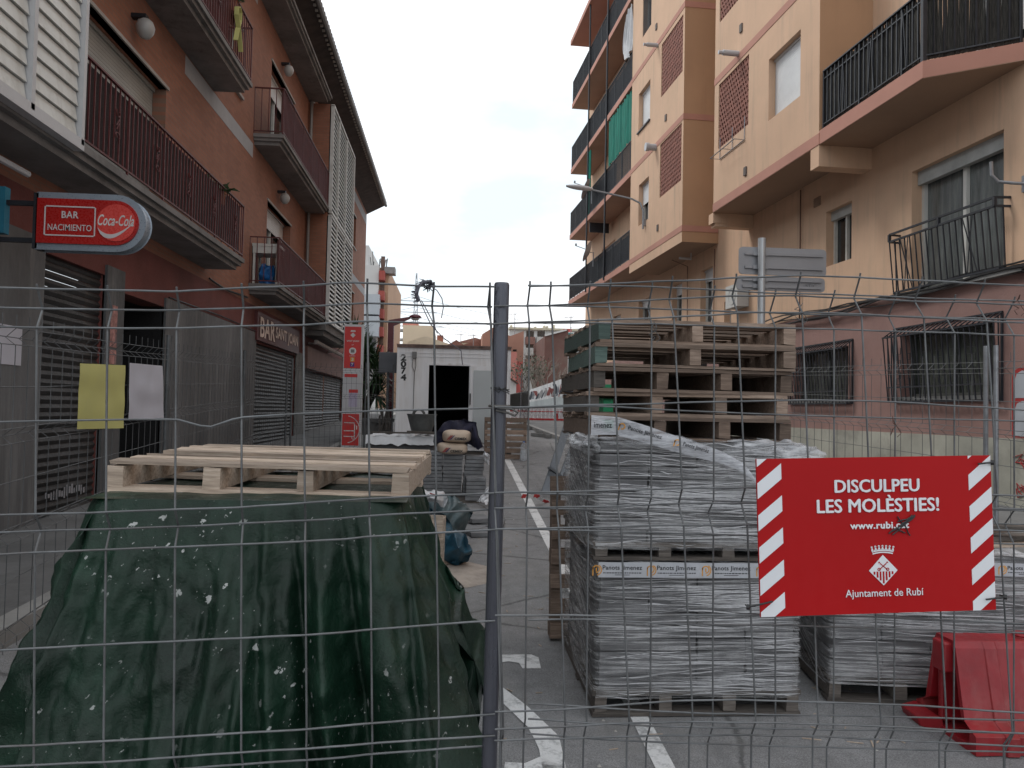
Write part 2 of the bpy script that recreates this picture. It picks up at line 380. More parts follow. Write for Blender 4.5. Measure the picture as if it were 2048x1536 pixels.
def flat(polys, origin, right, up, th=.0015, lift=0):
    """thin plates (polygons in the right/up plane) standing proud of a surface"""
    Rv, Uv = Vector(right).normalized(), Vector(up).normalized(); Nv = Rv.cross(Uv); O = Vector(origin) + Nv * lift
    mb = MB(); f = lambda a, b, d: O + Rv * a + Uv * b + Nv * d
    for q in polys: mb.prism(q, f, 0, th)
    return mb
def disc(r, cx=0, cy=0, n=32, a0=0, a1=360): return [(cx + r * math.cos(R_(a0 + (a1 - a0) * k / n)), cy + r * math.sin(R_(a0 + (a1 - a0) * k / n))) for k in range(n if a1 - a0 == 360 else n + 1)]
def ring(r0, r1, cx=0, cy=0, n=32, a0=0, a1=360):
    ps = []
    for k in range(n):
        a, b = R_(a0 + (a1 - a0) * k / n), R_(a0 + (a1 - a0) * (k + 1) / n)
        ps.append([(cx + r0 * math.cos(a), cy + r0 * math.sin(a)), (cx + r1 * math.cos(a), cy + r1 * math.sin(a)), (cx + r1 * math.cos(b), cy + r1 * math.sin(b)), (cx + r0 * math.cos(b), cy + r0 * math.sin(b))])
    return ps
def wall(mb, f, a0, a1, b0, b1, holes=(), depth=.25):
    As = sorted({a0, a1, *[h[0] for h in holes], *[h[1] for h in holes]}); Bs = sorted({b0, b1, *[h[2] for h in holes], *[h[3] for h in holes]})
    As = [a for a in As if a0 <= a <= a1]; Bs = [b for b in Bs if b0 <= b <= b1]
    for i in range(len(As) - 1):
        for j in range(len(Bs) - 1):
            ca, cb = (As[i] + As[i + 1]) / 2, (Bs[j] + Bs[j + 1]) / 2
            if any(h[0] < ca < h[1] and h[2] < cb < h[3] for h in holes): continue
            mb.quad(f(As[i], Bs[j], 0), f(As[i + 1], Bs[j], 0), f(As[i + 1], Bs[j + 1], 0), f(As[i], Bs[j + 1], 0))
    for h in holes:
        p0, p1, q0, q1 = h
        for (a, b), (c, d) in (((p0, q0), (p1, q0)), ((p1, q0), (p1, q1)), ((p1, q1), (p0, q1)), ((p0, q1), (p0, q0))):
            mb.quad(f(a, b, 0), f(c, d, 0), f(c, d, depth), f(a, b, depth))
    return mb
def window(parent, f, a0, a1, b0, b1, d, T=None, nv=2, fr=.05, fm=None, gm=None, roll=0, rm=None, open_=None):
    """window part: frame mesh with pane and optional roller shutter sub-parts, set back d from the wall"""
    fm = fm or alu; g = MB(T)
    g.fbox(f, a0, a1, b0, b0 + fr, d - .04, d + .02); g.fbox(f, a0, a1, b1 - fr, b1, d - .04, d + .02)
    for k in range(nv + 1):
        a = a0 + (a1 - a0 - fr) * k / nv; g.fbox(f, a, a + fr, b0 + fr, b1 - fr, d - .042, d + .018)
    wn = part('window', g, fm, parent)
    q = MB(T); q.fbox(f, a0 + .002, a1 - .002, b0 + .002, b1 - .002, d + .022, d + .03); part('pane', q, gm or glass, wn)
    if roll:
        s = MB(T); zb = b1 - (b1 - b0) * roll; k = b1 - .04
        while k > zb:
            s.fbox(f, a0 + .01, a1 - .01, max(k - .043, zb), k, d - .06, d - .05); k -= .047
        s.fbox(f, a0 + .005, a1 - .005, b1 - .05, b1 - .001, d - .09, d - .045)
        part('roller_shutter', s, rm or rollw, wn)
    return wn
def rails(mb, pts, h, sp=.11, bw=.014, top=.035, bot=.06, lean=None):
    """railing along a path; pts are 3D points at floor level"""
    for p, q in zip(pts[:-1], pts[1:]):
        p, q = Vector(p), Vector(q); U = Vector((0, 0, 1)); n = max(1, round((q - p).length / sp))
        mb.bar(p + U * h, q + U * h, top, .02); mb.bar(p + U * bot, q + U * bot, .02, .02)
        for k in range(n + 1):
            e = p.lerp(q, k / n); mb.bar(e + U * (bot if k % 9 else 0), e + U * (h - .01), bw if k % 9 else bw * 1.5)
    return mb
def pillow(outline, Y, th, seed, n=12, nz=.02):
    """solid soft shape with a traced silhouette: rings shrink towards the middle and bulge to front and back"""
    P_ = [PY(x, y, Y) for x, y in outline]; m = []
    for i in range(len(P_)):
        a, b = P_[i], P_[(i + 1) % len(P_)]
        for k in range(5): m.append(a.lerp(b, k / 5))
    c = sum(m, Vector()) / len(m); g = MB()
    def fn(i, j):
        s = 1 - abs(j / n - .5) * 2; s = math.sin(s * math.pi / 2); r_ = .02 + .98 * s; p = c.lerp(m[i], r_); dz = math.cos(s * math.pi / 2) * (-1 if j < n / 2 else 1) * th
        v = Vector((p.x * 6, p.z * 6, seed + (0 if j < n / 2 else 9))); return p + Vector((nz * noise.noise(v), dz + nz * 2 * noise.noise(v * 1.7), nz * noise.noise(v + Vector((5, 5, 5))) + nz * .6 * noise.noise(v * 3)))
    g.grid(len(m), n + 1, fn, wrap=True); return g
# ================================================================ ground
def strip(name, x0f, x1f, dz, mat, ys=(-200, -6, 0, 42, 90), label=None, **k):
    g = MB(); n = len(ys)
    g.grid(2, n, lambda i, j: (x0f(ys[j]) if i == 0 else x1f(ys[j]), ys[j], gz(ys[j]) + dz)); return solo(name, g, mat, kind='structure', loc=(0, 0, 0))
strip('ground', lambda y: -2500, lambda y: 2500, -.02, M('distant_ground', (.16, .155, .14), .3, .05, .95), ys=(-2500, -6, 42, 2500))
KL = lambda y: -2.55
KR = lambda y: 4.25 - .0559 * max(-6, min(y, 60))
road = thing('road', None, None, (0, 0, 0)); del_ = None
road['kind'] = 'structure'
g = MB(); ys = (-60, -6, 0, 42, 120); g.grid(2, 5, lambda i, j: (KL(ys[j]) if i == 0 else KR(ys[j]), ys[j], gz(ys[j])))
part('asphalt_surface', g, asph_m, road)
pave = M('grey_pavement_tiles', (.14, .14, .14), .2, 2, .9, .25, 40, dirt=(.09, .088, .085))
kerbm = M('concrete_kerb', (.27, .265, .255), .15, 3, .9, .2, 40)
def kerb(name, x0, x1, h=.12):
    g = MB(); ys = [-20, -6] + [0.6 * k for k in range(0, 71)] + [60, 120]
    for a, b in zip(ys[:-1], ys[1:]):
        e = .003 if b - a < 1 else 0
        g.hexa([(x0(a), a + e, gz(a) - .1), (x1(a), a + e, gz(a) - .1), (x1(b), b - e, gz(b) - .1), (x0(b), b - e, gz(b) - .1), (x0(a), a + e, gz(a) + h), (x1(a), a + e, gz(a) + h), (x1(b), b - e, gz(b) + h), (x0(b), b - e, gz(b) + h)])
    return solo(name, g, kerbm, kind='structure', loc=(0, 0, 0))
kerb('kerb', lambda y: KL(y) - .15, KL); kerb('kerb', KR, lambda y: KR(y) + .15)
strip('pavement', lambda y: -4.3, lambda y: KL(y) - .149, .116, pave)
strip('pavement', lambda y: KR(y) + .149, lambda y: KR(y) + 4.4, .116, pave)
def mark(pxs, name='lane_marking', lab=None):
    g = MB(); g.quad(*[(lambda q: (q.x, q.y, q.z + .004))(G(*p)) for p in pxs]); return part(name, g, paint, road, lab)
# long lane line (runs on under the paver stack)
g = MB(); a, b = G(1015, 933), G(1028, 933); c, d = G(1310, 1536), G(1350, 1536)
dl = (a - c); dr = (b - d)
q = [c - dl * .15, d - dr * .15, b + dr * .6, a + dl * .6]
g.quad(*[(p.x, p.y, gz(p.y) + .004) for p in q]); part('lane_marking', g, paint, road)
mark([(985, 1311), (1062, 1310), (1077, 1316), (1082, 1338), (1045, 1338), (1038, 1327), (1018, 1324), (985, 1328)], 'painted_symbol', 'worn white hook painted on the asphalt')
mark([(1003, 1374), (1055, 1414), (1118, 1474), (1132, 1536), (1085, 1540), (1078, 1500), (1070, 1482), (1055, 1455), (1003, 1405)], 'painted_symbol')
mark([(1010, 1526), (1050, 1528), (1080, 1515), (1132, 1536), (1140, 1600), (1000, 1600)], 'painted_symbol')
# little stones and grit
g = MB()
for k in range(900):
    y = rnd.uniform(2.6, 24); x = rnd.uniform(-.3, 2.6) if rnd.random() < .7 else rnd.uniform(-2.4, 3); s = rnd.uniform(.002, .008) * (1 if y < 8 else 1.6)
    z = gz(y); g.add([(x - s, y - s, z), (x + s * 1.2, y - s, z), (x + s, y + s, z), (x - s, y + s * .8, z), (x, y, z + s * 1.1)], [(0, 1, 4), (1, 2, 4), (2, 3, 4), (3, 0, 4)])
solo('grit', g, M('pale_grit', (.3, .29, .27), .4, 30, .9), 'pale grit and mortar crumbs scattered on the asphalt', 'grit', kind='stuff', loc=(0, 0, 0))

g = MB()
for k in range(70):
    x, y = rnd.choice(((rnd.gauss(.55, .2), rnd.uniform(3.2, 6)), (rnd.gauss(1.9, .15), rnd.uniform(3.4, 5)), (rnd.gauss(.35, .25), rnd.uniform(6, 10)))); a = rnd.uniform(0, 3.14); l = rnd.uniform(.01, .045); z = gz(y) + .003
    g.obb(Matrix.Translation((x, y, z)) @ Matrix.Rotation(a, 4, 'Z') @ Matrix.Rotation(rnd.uniform(-.1, .1), 4, 'Y'), l, .003, .0015)
solo('wood_splinters', g, woodn, 'pale wood splinters scattered on the asphalt around the pallets', 'splinters', kind='stuff', loc=(0, 0, 0))

# ================================================================ left: brick apartment building
WX, BX = -4.1, -3.5                       # wall plane, balcony plane
fl = lambda a, b, d: (WX - d, a, b)
fb = lambda a, b, d: (BX - d, a, b)
LB = thing('apartment_building', 'terracotta brick building with red iron balconies and closed shops on the left', 'building', (-8, 20, gz(20)))
H1 = [(8.0, 11.2, 4.0, 5.97), (17.2, 19.6, 4.0, 6.0), (17.2, 19.6, 7.0, 9.05), (8.0, 11.2, 7.0, 9.0), (30.7, 32.0, 7.93, 9.2), (30.6, 31.9, 4.9, 6.13), (14.0, 14.9, 7.35, 8.6)]
g = MB(); wall(g, fl, 2, 35.6, 3.62, 10.4, H1, .26)
g.quad((WX, 35.6, 0), (-16, 35.6, 0), (-16, 35.6, 10.4), (WX, 35.6, 10.4)); g.quad((WX, 2, 0), (-16, 2, 0), (-16, 2, 10.4), (WX, 2, 10.4)); part('brick_wall', g, brick, LB)
g = MB()
for a0, a1, z0, z1 in ((11.9, 15.86, 6.5, 6.78), (21.9, 35.6, 6.56, 6.88), (21.9, 35.6, 9.78, 10.16), (11.9, 15.86, 9.6, 9.95)): g.fbox(fl, a0, a1, z0, z1, -.004, .05)
part('floor_band', g, M('pale_grey_band', (.36, .37, .39), .08, 3, .85), LB)
GH = [(8.1, 9.5, .3, 3.08), (10.0, 11.4, .3, 2.95), (16.55, 20.7, .3, 2.88), (21.9, 29.3, .4, 2.6)]
g = MB(); wall(g, fl, 2, 35.6, 0, 3.62, GH, .3); part('shopfront_wall', g, redst, LB)
g = MB()
for a0, a1, z1 in ((6.6, 8.1, 3.2), (9.5, 10.0, 3.2), (11.4, 16.5, 3.08), (2, 6.5, 3.2)): g.fbox(fl, a0, a1, gz(a0), z1, -.03, .02)
part('stone_cladding', g, stone, LB)
g = MB()
for a0, a1, z1 in ((20.7, 21.9, 3.0), (29.3, 30.0, 3.0)): g = MB(); g.fbox(fl, a0, a1, gz(a0), z1, -.025, .02); part('pilaster', g, conc, LB)
def rshutter(a0, a1, z0, z1, d=.06, mat=rollg, slat=.085, lab=None):
    g = MB(); z = z0
    while z < z1:
        e = min(z + slat - .006, z1)
        g.add([fl(a0, z, d), fl(a1, z, d), fl(a1, (z + e) / 2, d - .022), fl(a0, (z + e) / 2, d - .022), fl(a1, e, d), fl(a0, e, d), fl(a0, e + .006, d + .012), fl(a1, e + .006, d + .012)], [(0, 1, 2, 3), (3, 2, 4, 5), (5, 4, 7, 6)])
        z += slat
    return part('roller_shutter', g, mat, LB, lab)
rshutter(8.1, 9.5, .38, 3.08); rshutter(16.55, 20.7, .6, 2.88); rshutter(21.9, 25.4, .8, 2.6); rshutter(25.55, 29.3, .9, 2.6)
g = MB(); g.fbox(fl, 25.4, 25.55, .8, 2.6, .1, .25); part('mullion', g, conc, LB)
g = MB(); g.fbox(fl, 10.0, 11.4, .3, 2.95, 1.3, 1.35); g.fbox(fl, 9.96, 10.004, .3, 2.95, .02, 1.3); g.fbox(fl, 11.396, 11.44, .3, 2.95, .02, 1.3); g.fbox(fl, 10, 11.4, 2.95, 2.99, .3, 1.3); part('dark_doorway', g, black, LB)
# worn, unreadable marks low on the first shutter
g = MB()
for k in range(16): a = 8.4 + k * .055; g.fbox(fl, a, a + rnd.uniform(.015, .04), .58 + rnd.uniform(-.02, .03), .66 + rnd.uniform(-.03, .04), .028, .032)
part('worn_paint_marks', g, M('shutter_white_ink', (.3, .3, .32)), LB, kind='stuff')
# fascia signs
g = MB(); g.fbox(fl, 16.4, 20.75, 2.93, 3.52, -.07, -.001); fs = part('shop_sign_board', g, M('maroon_board', (.09, .02, .02), .2, 3, .6), LB)
cream = M('cream_lettering', (.8, .68, .62))
txt('BAR', fl(17.25, 3.22, -.085), (0, 1, 0), (0, 0, 1), 1.35, .42, cream, fs, bold=.02); txt('SANT JOAN', fl(19.25, 3.2, -.085), (0, 1, 0), (0, 0, 1), 2.5, .33, cream, fs, bold=.02)
g = MB(); g.fbox(fl, 21.6, 29.4, 2.62, 3.22, -.14, -.001); part('shop_sign_board', g, M('faded_brown_board', (.17, .09, .075), .15, 2, .8), LB, 'faded brown shop fascia with no readable name')
g = MB(); g.tube([fl(21.9, 3.36, -.3), fl(30, 3.3, -.3)], .06, 8)
for y in (22.4, 25.8, 29.3): g.bar(fl(y, 3.35, 0), fl(y, 3.35, -.28), .04)
part('rolled_awning', g, M('awning_canvas', (.4, .36, .34), .15, 6, .8), LB)
# glazed lattice door of the bar
g = MB()
for k in range(9): g.tube([fl(16.8 + k * .45, .7, .12), fl(16.8 + k * .45, 2.3, .12)], .012, 5)
for z in (.9, 1.5, 2.1): g.tube([fl(16.6, z, .12), fl(20.65, z, .12)], .012, 5)
part('security_grille', g, irond, LB)
# doors and windows upstairs
window(LB, fl, 8.0, 11.2, 4.0, 5.97, .24, nv=3, roll=.97, rm=M('grey_white_shutter', (.34, .34, .32), .08, 2, .6))
for z in (4.0, 7.0): window(LB, fl, 17.2, 19.6, z, z + 2.02, .24, nv=2, roll=.22)
window(LB, fl, 8.0, 11.2, 7.0, 9.0, .24, nv=3, roll=.5)
window(LB, fl, 30.7, 32.0, 7.93, 9.2, .2, nv=2, roll=.2); window(LB, fl, 30.6, 31.9, 4.9, 6.13, .2, nv=2, roll=.3); window(LB, fl, 14.0, 14.9, 7.35, 8.6, .2, nv=1)
g = MB()
lintm = M('cast_lintel', (.36, .34, .32), .1, 4)
for h in H1: g = MB(); g.fbox(fl, h[0] - .05, h[1] + .05, h[3], h[3] + .045, -.025, .1); part('lintel', g, lintm, LB)
for h in H1[4:]: g = MB(); g.fbox(fl, h[0] - .05, h[1] + .05, h[2] - .05, h[2], -.05, .1); part('sill', g, lintm, LB)
# balconies
def scroll(mb, y, z, x):
    for s in (1, -1):
        pts = []
        for k in range(15):
            a = k / 14 * 5.2; r = .015 + .0105 * a
            pts.append((x, y + s * (.012 + r * math.sin(a) * .9), z + s * (.12 - .0 + r * math.cos(a) * .75)))
        mb.tube(pts, .008, 5)
        mb.tube([(x, y + s * .03, z + s * .06), (x, y - s * .035, z - s * .02)], .007, 5)
def balcony(y0, y1, z, screen=(1, 0), scrolls=False, rail=True, near=True):
    g = MB()
    for x1, dz0, dz1, e in ((BX, -.07, 0, 0), (BX - .04, -.13, -.07, .04), (BX - .1, -.2, -.13, .1)):
        g.box(WX + .001, x1, y0 + e, y1 - e, z + dz0, z + dz1)
    sl = part('balcony_slab', g, slabm, LB)
    if not rail: return sl
    g = MB(); xo = BX - .03
    rails(g, [(xo, y0 + .03, z), (xo, y1 - .03, z)], .93, .115, .014)
    rails(g, [(xo, y1 - .03, z), (WX, y1 - .03, z)], .93, .115, .014)
    if near: rails(g, [(WX, y0 + .03, z), (xo, y0 + .03, z)], .93, .16, .014)
    if scrolls:
        y = y0 + .55
        while y < y1: scroll(g, y, z + .52, xo + .02); y += 1.1
    rl = part('balcony_railing', g, ironr, LB)
    g = MB(); g.box(xo - .05, xo - .04, y0 + .06, y1 - (.05 if screen[1] else 1.2 if scrolls and z > 5 else .06), z + .09, z + .9); part('privacy_screen', g, clothr, rl)
    return sl
balcony(2.2, 13.25, 4.0, scrolls=True, near=False, rail=False)
g = MB(); xo = BX - .03; rails(g, [(xo, 7.58, 4.0), (xo, 13.2, 4.0), (WX, 13.2, 4.0)], .86, .115, .014)
for k in range(5): scroll(g, 8.3 + 1.1 * k, 4.45, xo + .02)
rl = part('balcony_railing', g, ironr, LB); g = MB(); g.box(xo - .05, xo - .04, 7.6, 13.1, 4.1, 4.84); part('privacy_screen', g, M('near_black_screen', (.025, .014, .016), .3, 3, .9), rl)
balcony(2.2, 13.4, 7.0, near=False, scrolls=True); balcony(15.85, 21.6, 7.0); balcony(15.85, 21.6, 4.0)
balcony(15.85, 21.6, 10.05, rail=False); balcony(2.2, 13.4, 10.05, rail=False)
# white louvred gallery over the first shop
g = MB()
z = 4.02
while z < 6.75:
    for y0, y1 in ((2.4, 4.4), (4.46, 6.54), (6.62, 7.4)): g.add([(BX + .014, y0, z), (BX + .014, y1, z), (BX - .01, y1, z + .128), (BX - .01, y0, z + .128), (BX - .03, y0, z), (BX - .03, y1, z)], [(0, 1, 2, 3), (0, 1, 5, 4)])
    z += .137
lv = part('louvre_gallery', g, alu, LB)
g = MB()
for y in (2.35, 4.41, 6.55, 7.41): g.box(BX - .05, BX + .05, y, y + .055, 3.95, 6.78)
g.box(BX - .05, BX + .05, 2.3, 7.47, 3.9, 4.0); part('louvre_frame', g, M('frame_aluminium', (.5, .5, .51), .05, 2, .4), lv)
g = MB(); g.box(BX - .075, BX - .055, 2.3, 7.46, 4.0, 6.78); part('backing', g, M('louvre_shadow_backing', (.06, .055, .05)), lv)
g = MB(); g.box(WX, BX - .02, 7.47, 7.56, 4.0, 6.8); part('brick_fin', g, brickX, LB)
# brick bay with grey-white louvre screens
g = MB(); g.box(WX + .001, BX - .05, 21.6, 26.2, 3.85, 9.85); part('brick_bay', g, [brickX], LB)
g = MB(); g.box(WX, BX + .0, 21.6, 26.3, 3.66, 3.85); g.box(WX, BX - .08, 21.7, 26.2, 3.52, 3.66); part('bay_ledge', g, slabm, LB)
lslat = M('weathered_louvre', (.6, .6, .58), .1, 5, .55, dirt=(.4, .39, .36))
for z0, z1 in ((3.9, 6.78), (6.9, 9.82)):
    g = MB(); z = z0 + .03
    while z < z1 - .08:
        for k, (y0, y1) in enumerate(((21.66, 22.72), (22.78, 24.3), (24.36, 26.14))):
            g.hexa([(BX + .05, y0, z), (BX + .05, y1, z), (BX + .035, y1, z), (BX + .035, y0, z), (BX + .035, y0, z + .062), (BX + .035, y1, z + .062), (BX + .02, y1, z + .062), (BX + .02, y0, z + .062)])
        z += .125
    s = part('louvre_screen', g, lslat, LB)
    g = MB()
    for y in (21.6, 22.73, 24.31, 26.14): g.box(BX - .02, BX + .07, y, y + .05, z0, z1)
    g.box(BX - .02, BX + .07, 21.6, 26.19, z0 - .03, z0 + .02); g.box(BX - .02, BX + .07, 21.6, 26.19, z1 - .02, z1 + .03); part('screen_frame', g, lslat, s)
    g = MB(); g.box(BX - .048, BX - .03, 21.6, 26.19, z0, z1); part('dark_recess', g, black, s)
# roof, soffit, tile ends, gutter
g = MB()
g.hexa([(-16, 1.8, 12.6), (WX - .1, 1.8, 10.3), (WX - .1, 35.9, 10.3), (-16, 35.9, 12.6), (-16, 1.8, 12.8), (-3.25, 1.8, 10.62), (-3.25, 35.3, 10.62), (-16, 35.9, 12.8)])
rf = part('roof', g, M('dark_soffit', (.065, .05, .045), .3, 4, .9), LB)
g = MB(); y = 1.9
while y < 35.2:
    vs = [];
    for xx, zz in ((-3.18, 10.66), (-4.6, 10.95)):
        for k in range(7): a = math.pi * k / 6; vs.append((xx, y + .085 * math.cos(a), zz + .075 * math.sin(a)))
    g.add(vs, [(k, k + 1, 8 + k, 7 + k) for k in range(6)] + [(0, 1, 2, 3, 4, 5, 6)]); y += .21
part('roof_tiles', g, tile, rf)
g = MB(); y = 2.0
while y < 35.1: g.bar((-3.33, y, 10.545), (-3.27, y, 10.545), .045, .05); y += .24
part('mortar_dots', g, M('pale_mortar', (.45, .42, .38)), rf, kind='stuff')
g = MB(); g.tube([(-3.22, 1.9, 10.6), (-3.22, 35.25, 10.6)], .065, 8); part('gutter', g, gutt, rf)
g = MB(); g.tube([(-4.02, 21.45, 9.9), (-4.02, 21.45, 3.6)], .045, 8); part('downpipe', g, gutt, LB)
# globe lamps
for y, z in ((9.99, 6.25), (18.13, 9.25), (18.13, 6.3)):
    g = MB(); g.lathe([(.001, -.13), (.06, -.11), (.1, -.05), (.115, .02), (.09, .09), (.05, .12)], 16, (WX + .16, y, z))
    lmp = part('wall_lamp', g, M('frosted_globe', (.38, .38, .37), .05, 3, .4), LB, smooth=True)
    g = MB(); g.bar((WX, y, z + .15), (WX + .18, y, z + .15), .1, .05); part('lamp_bracket', g, irond, lmp)
# small tube light, corner cables
g = MB(); g.tube([(-3.85, 6.2, 3.62), (-3.85, 7.3, 3.62)], .03, 8); part('tube_light', g, whitep, LB)
g = MB(); g.tube([(WX + .03, y_, 3.66 + .03 * math.sin(y_ * 2.1)) for y_ in [13.3 + .3 * k for k in range(9)]], .018, 5); g.tube([(WX + .03, 11.5, 3.1), (WX + .035, 14, 3.13), (WX + .03, 16.5, 3.1)], .012, 5); part('facade_cable', g, blk, LB)
# papers and stickers on the pillars: lie flat on the wall
g = MB(); g.fbox(fl, 9.62, 9.8, 2.25, 2.75, -.036, -.032); g.fbox(fl, 9.62, 9.8, 2.05, 2.22, -.037, -.033); solo('poster', g, M('torn_poster', (.4, .2, .18), .5, 12), 'torn red and white poster strip on the grey pillar beside the first shutter', 'poster')
g = MB(); g.fbox(fl, 7.35, 7.72, 1.92, 2.28, -.038, -.033); solo('paper_notice', g, papw, 'white paper notice taped to the stone pillar at the far left', 'notice')

# things on the left facade
def signbox():
    r = thing('bar_sign', 'red pill-shaped BAR NACIMIENTO sign with a round emblem, sticking out from the wall', 'sign', (-3.15, 7.0, 2.92))
    x0, x1, zc, h = -3.57, -2.69, 3.13, .232; Y = 6.93
    def pill(hh, xe, n=16): return [(x0, zc - hh), (xe - hh, zc - hh)] + [(xe - hh + hh * math.sin(math.pi * k / n), zc - hh * math.cos(math.pi * k / n)) for k in range(1, n)] + [(xe - hh, zc + hh), (x0, zc + hh)]
    f = lambda a, b, d: (a, Y + d, b)
    sh = lambda q: [(a, b) for a, b in q]
    g = MB(); g.prism(sh(pill(h, x1)), f, .02, .16); fr = part('sign_frame', g, M('sign_frame_grey', (.26, .3, .35), .1, 4, .35, metal=.3), r, bevel=.015)
    g = MB(); g.prism(sh(pill(h - .04, x1 - .04)), f, .002, .158); fc = part('sign_face', g, cocar, r)
    R, U = (1, 0, 0), (0, 0, 1)
    wh = M('dim_white_print', (.55, .5, .5), .04, 4, .4, 0)
    def bx(a0, a1, b0, b1): return [(a0, b0), (a1, b0), (a1, b1), (a0, b1)]
    bd = [bx(-.2, .2, .118, .129), bx(-.2, .2, -.129, -.118), bx(-.211, -.2, -.122, .122), bx(.2, .211, -.122, .122)]
    O = (x0 + .275, Y, zc); part('panel_border', flat(bd, O, R, U, .002, .001), wh, fc)
    txt('BAR', (O[0], Y - .001, zc + .055), R, U, .14, .06, wh, fc, bold=.02); txt('NACIMIENTO', (O[0], Y - .001, zc - .055), R, U, .36, .055, wh, fc, bold=.008)
    cx = x1 - .225; part('round_emblem', flat([disc(.16)], (cx, Y, zc), R, U, .004, .0), M('emblem_red', (.58, .06, .05), .1, 3, .3, 0), fc)
    txt('Coca-Cola', (cx, Y - .005, zc + .02), R, U, .30, .095, M('emblem_script', (.6, .6, .58)), fc, shear=.35, bold=.012)
    up_ = [(-.15 + .3 * k / 14, -.045 - .075 * math.sin(math.pi * (k / 14) ** .8) + .05 * k / 14) for k in range(15)]; lo_ = [(a, b - .035 * math.sin(math.pi * (i / 14) ** .55) - .002) for i, (a, b) in enumerate(up_)]
    part('swoosh', flat([up_ + lo_[::-1]], (cx, Y - .004, zc), R, U, .002), wh, fc)
    g = MB(); g.bar((WX, 7.02, zc + .16), (x0 + .05, 7.02, zc + .16), .04); g.bar((WX, 7.02, zc - .16), (x0 + .05, 7.02, zc - .16), .04); g.box(x0 - .04, x0, 6.95, 7.09, zc - .24, zc + .24); part('bracket', g, irond, r)
signbox()
g = MB(); g.box(-4.2, -3.86, 6.98, 7.06, 3.02, 3.42); solo('bar_sign', g, M('teal_sign_panel', (.02, .16, .24)), 'sliver of a teal blue projecting sign at the far left edge', 'sign')
# yellow ribbon hanging on the upper balcony
c = PX(476, 48, BX + .03); g = MB()
pts = [(c.x, c.y - .10, c.z - .3), (c.x, c.y - .02, c.z - .1), (c.x, c.y + .09, c.z + .1), (c.x, c.y + .08, c.z + .22), (c.x, c.y, c.z + .27), (c.x, c.y - .09, c.z + .22), (c.x, c.y - .09, c.z + .1), (c.x + .01, c.y + .03, c.z - .1), (c.x + .01, c.y + .17, c.z - .36)]
for a, b in zip(pts[:-1], pts[1:]): g.bar(a, b, .012, .07, up=(1, 0, 0))
solo('ribbon', g, yell, 'yellow awareness ribbon tied to the upper red balcony railing', 'ribbon')
def leaves(name, c, n, r, label, L=.14, droop=.3, W=.03):
    g = MB()
    for k in range(n):
        a = rnd.uniform(0, 6.28); e = rnd.uniform(.1, 1.2); d = Vector((math.cos(a) * math.cos(e), math.sin(a) * math.cos(e), math.sin(e)))
        p = Vector(c) + Vector((rnd.uniform(-r, r), rnd.uniform(-r, r), rnd.uniform(-r / 2, r / 2))); s = d.cross(Vector((0, 0, 1))).normalized() * W; l = L * rnd.uniform(.6, 1.3)
        m_ = p + d * l * .5; q = p + d * l - Vector((0, 0, droop * l)); g.add([p, m_ + s, q, m_ - s], [(0, 1, 2), (0, 2, 3)])
    return g
def potplant(c, lab, n=40, r=.12, Ll=.2):
    r_ = thing('potted_plant', lab, 'plant', c); C = Vector(c)
    g = MB(); g.lathe([(.07, 0), (.1, .16), (.11, .16), (.11, .19), (.09, .19)], 14, C); part('pot', g, M('clay_pot', (.25, .1, .06)), r_)
    part('foliage', leaves('f', C + Vector((0, 0, .22)), n, r, '', Ll), leafm, r_)
p = PX(440, 362, BX - .12); potplant((p.x, p.y, 4.62), 'small leafy pot plant peeking over the long lower balcony railing')
p = PX(463, 12, BX - .12); potplant((p.x, p.y, 7.75), 'trailing green plant on the corner of the upper balcony railing', 60, .15, .16)
# metal cabinet with blue bag on lower second balcony
CB = thing('balcony_cabinet', 'white framed metal cabinet on the lower balcony above the bar shutter', 'cabinet', (-3.83, 16.25, 4.0))
g = MB()
for x in (-4.05, -3.6):
    for y in (16.05, 16.5): g.box(x - .02, x + .02, y - .02, y + .02, 4.0, 4.78)
part('frame', g, alu, CB); g = MB(); g.box(-4.09, -3.56, 16.01, 16.54, 4.78, 4.83, .004); g.box(-4.08, -3.57, 16.02, 16.53, 4.64, 4.78); part('top', g, alu, CB)
g = MB(); c0 = Vector((-3.83, 16.28, 4.22)); g.grid(24, 15, lambda i, j: c0 + Vector((.17 * math.cos(i / 24 * 6.283) * math.sin((j + .3) / 15.3 * math.pi) ** .6, .17 * math.sin(i / 24 * 6.283) * math.sin((j + .3) / 15.3 * math.pi) ** .6, -.21 * math.cos(j / 14 * math.pi))) + noise.noise_vector(Vector((math.cos(i / 3.82) * 1.8, math.sin(i / 3.82) * 1.8, j * .35))) * .07, wrap=True)
solo('plastic_bag', g, M('bright_blue_bag', (.02, .13, .36), .3, 8, .4), 'full bright blue bag inside the white balcony cabinet', 'bag')
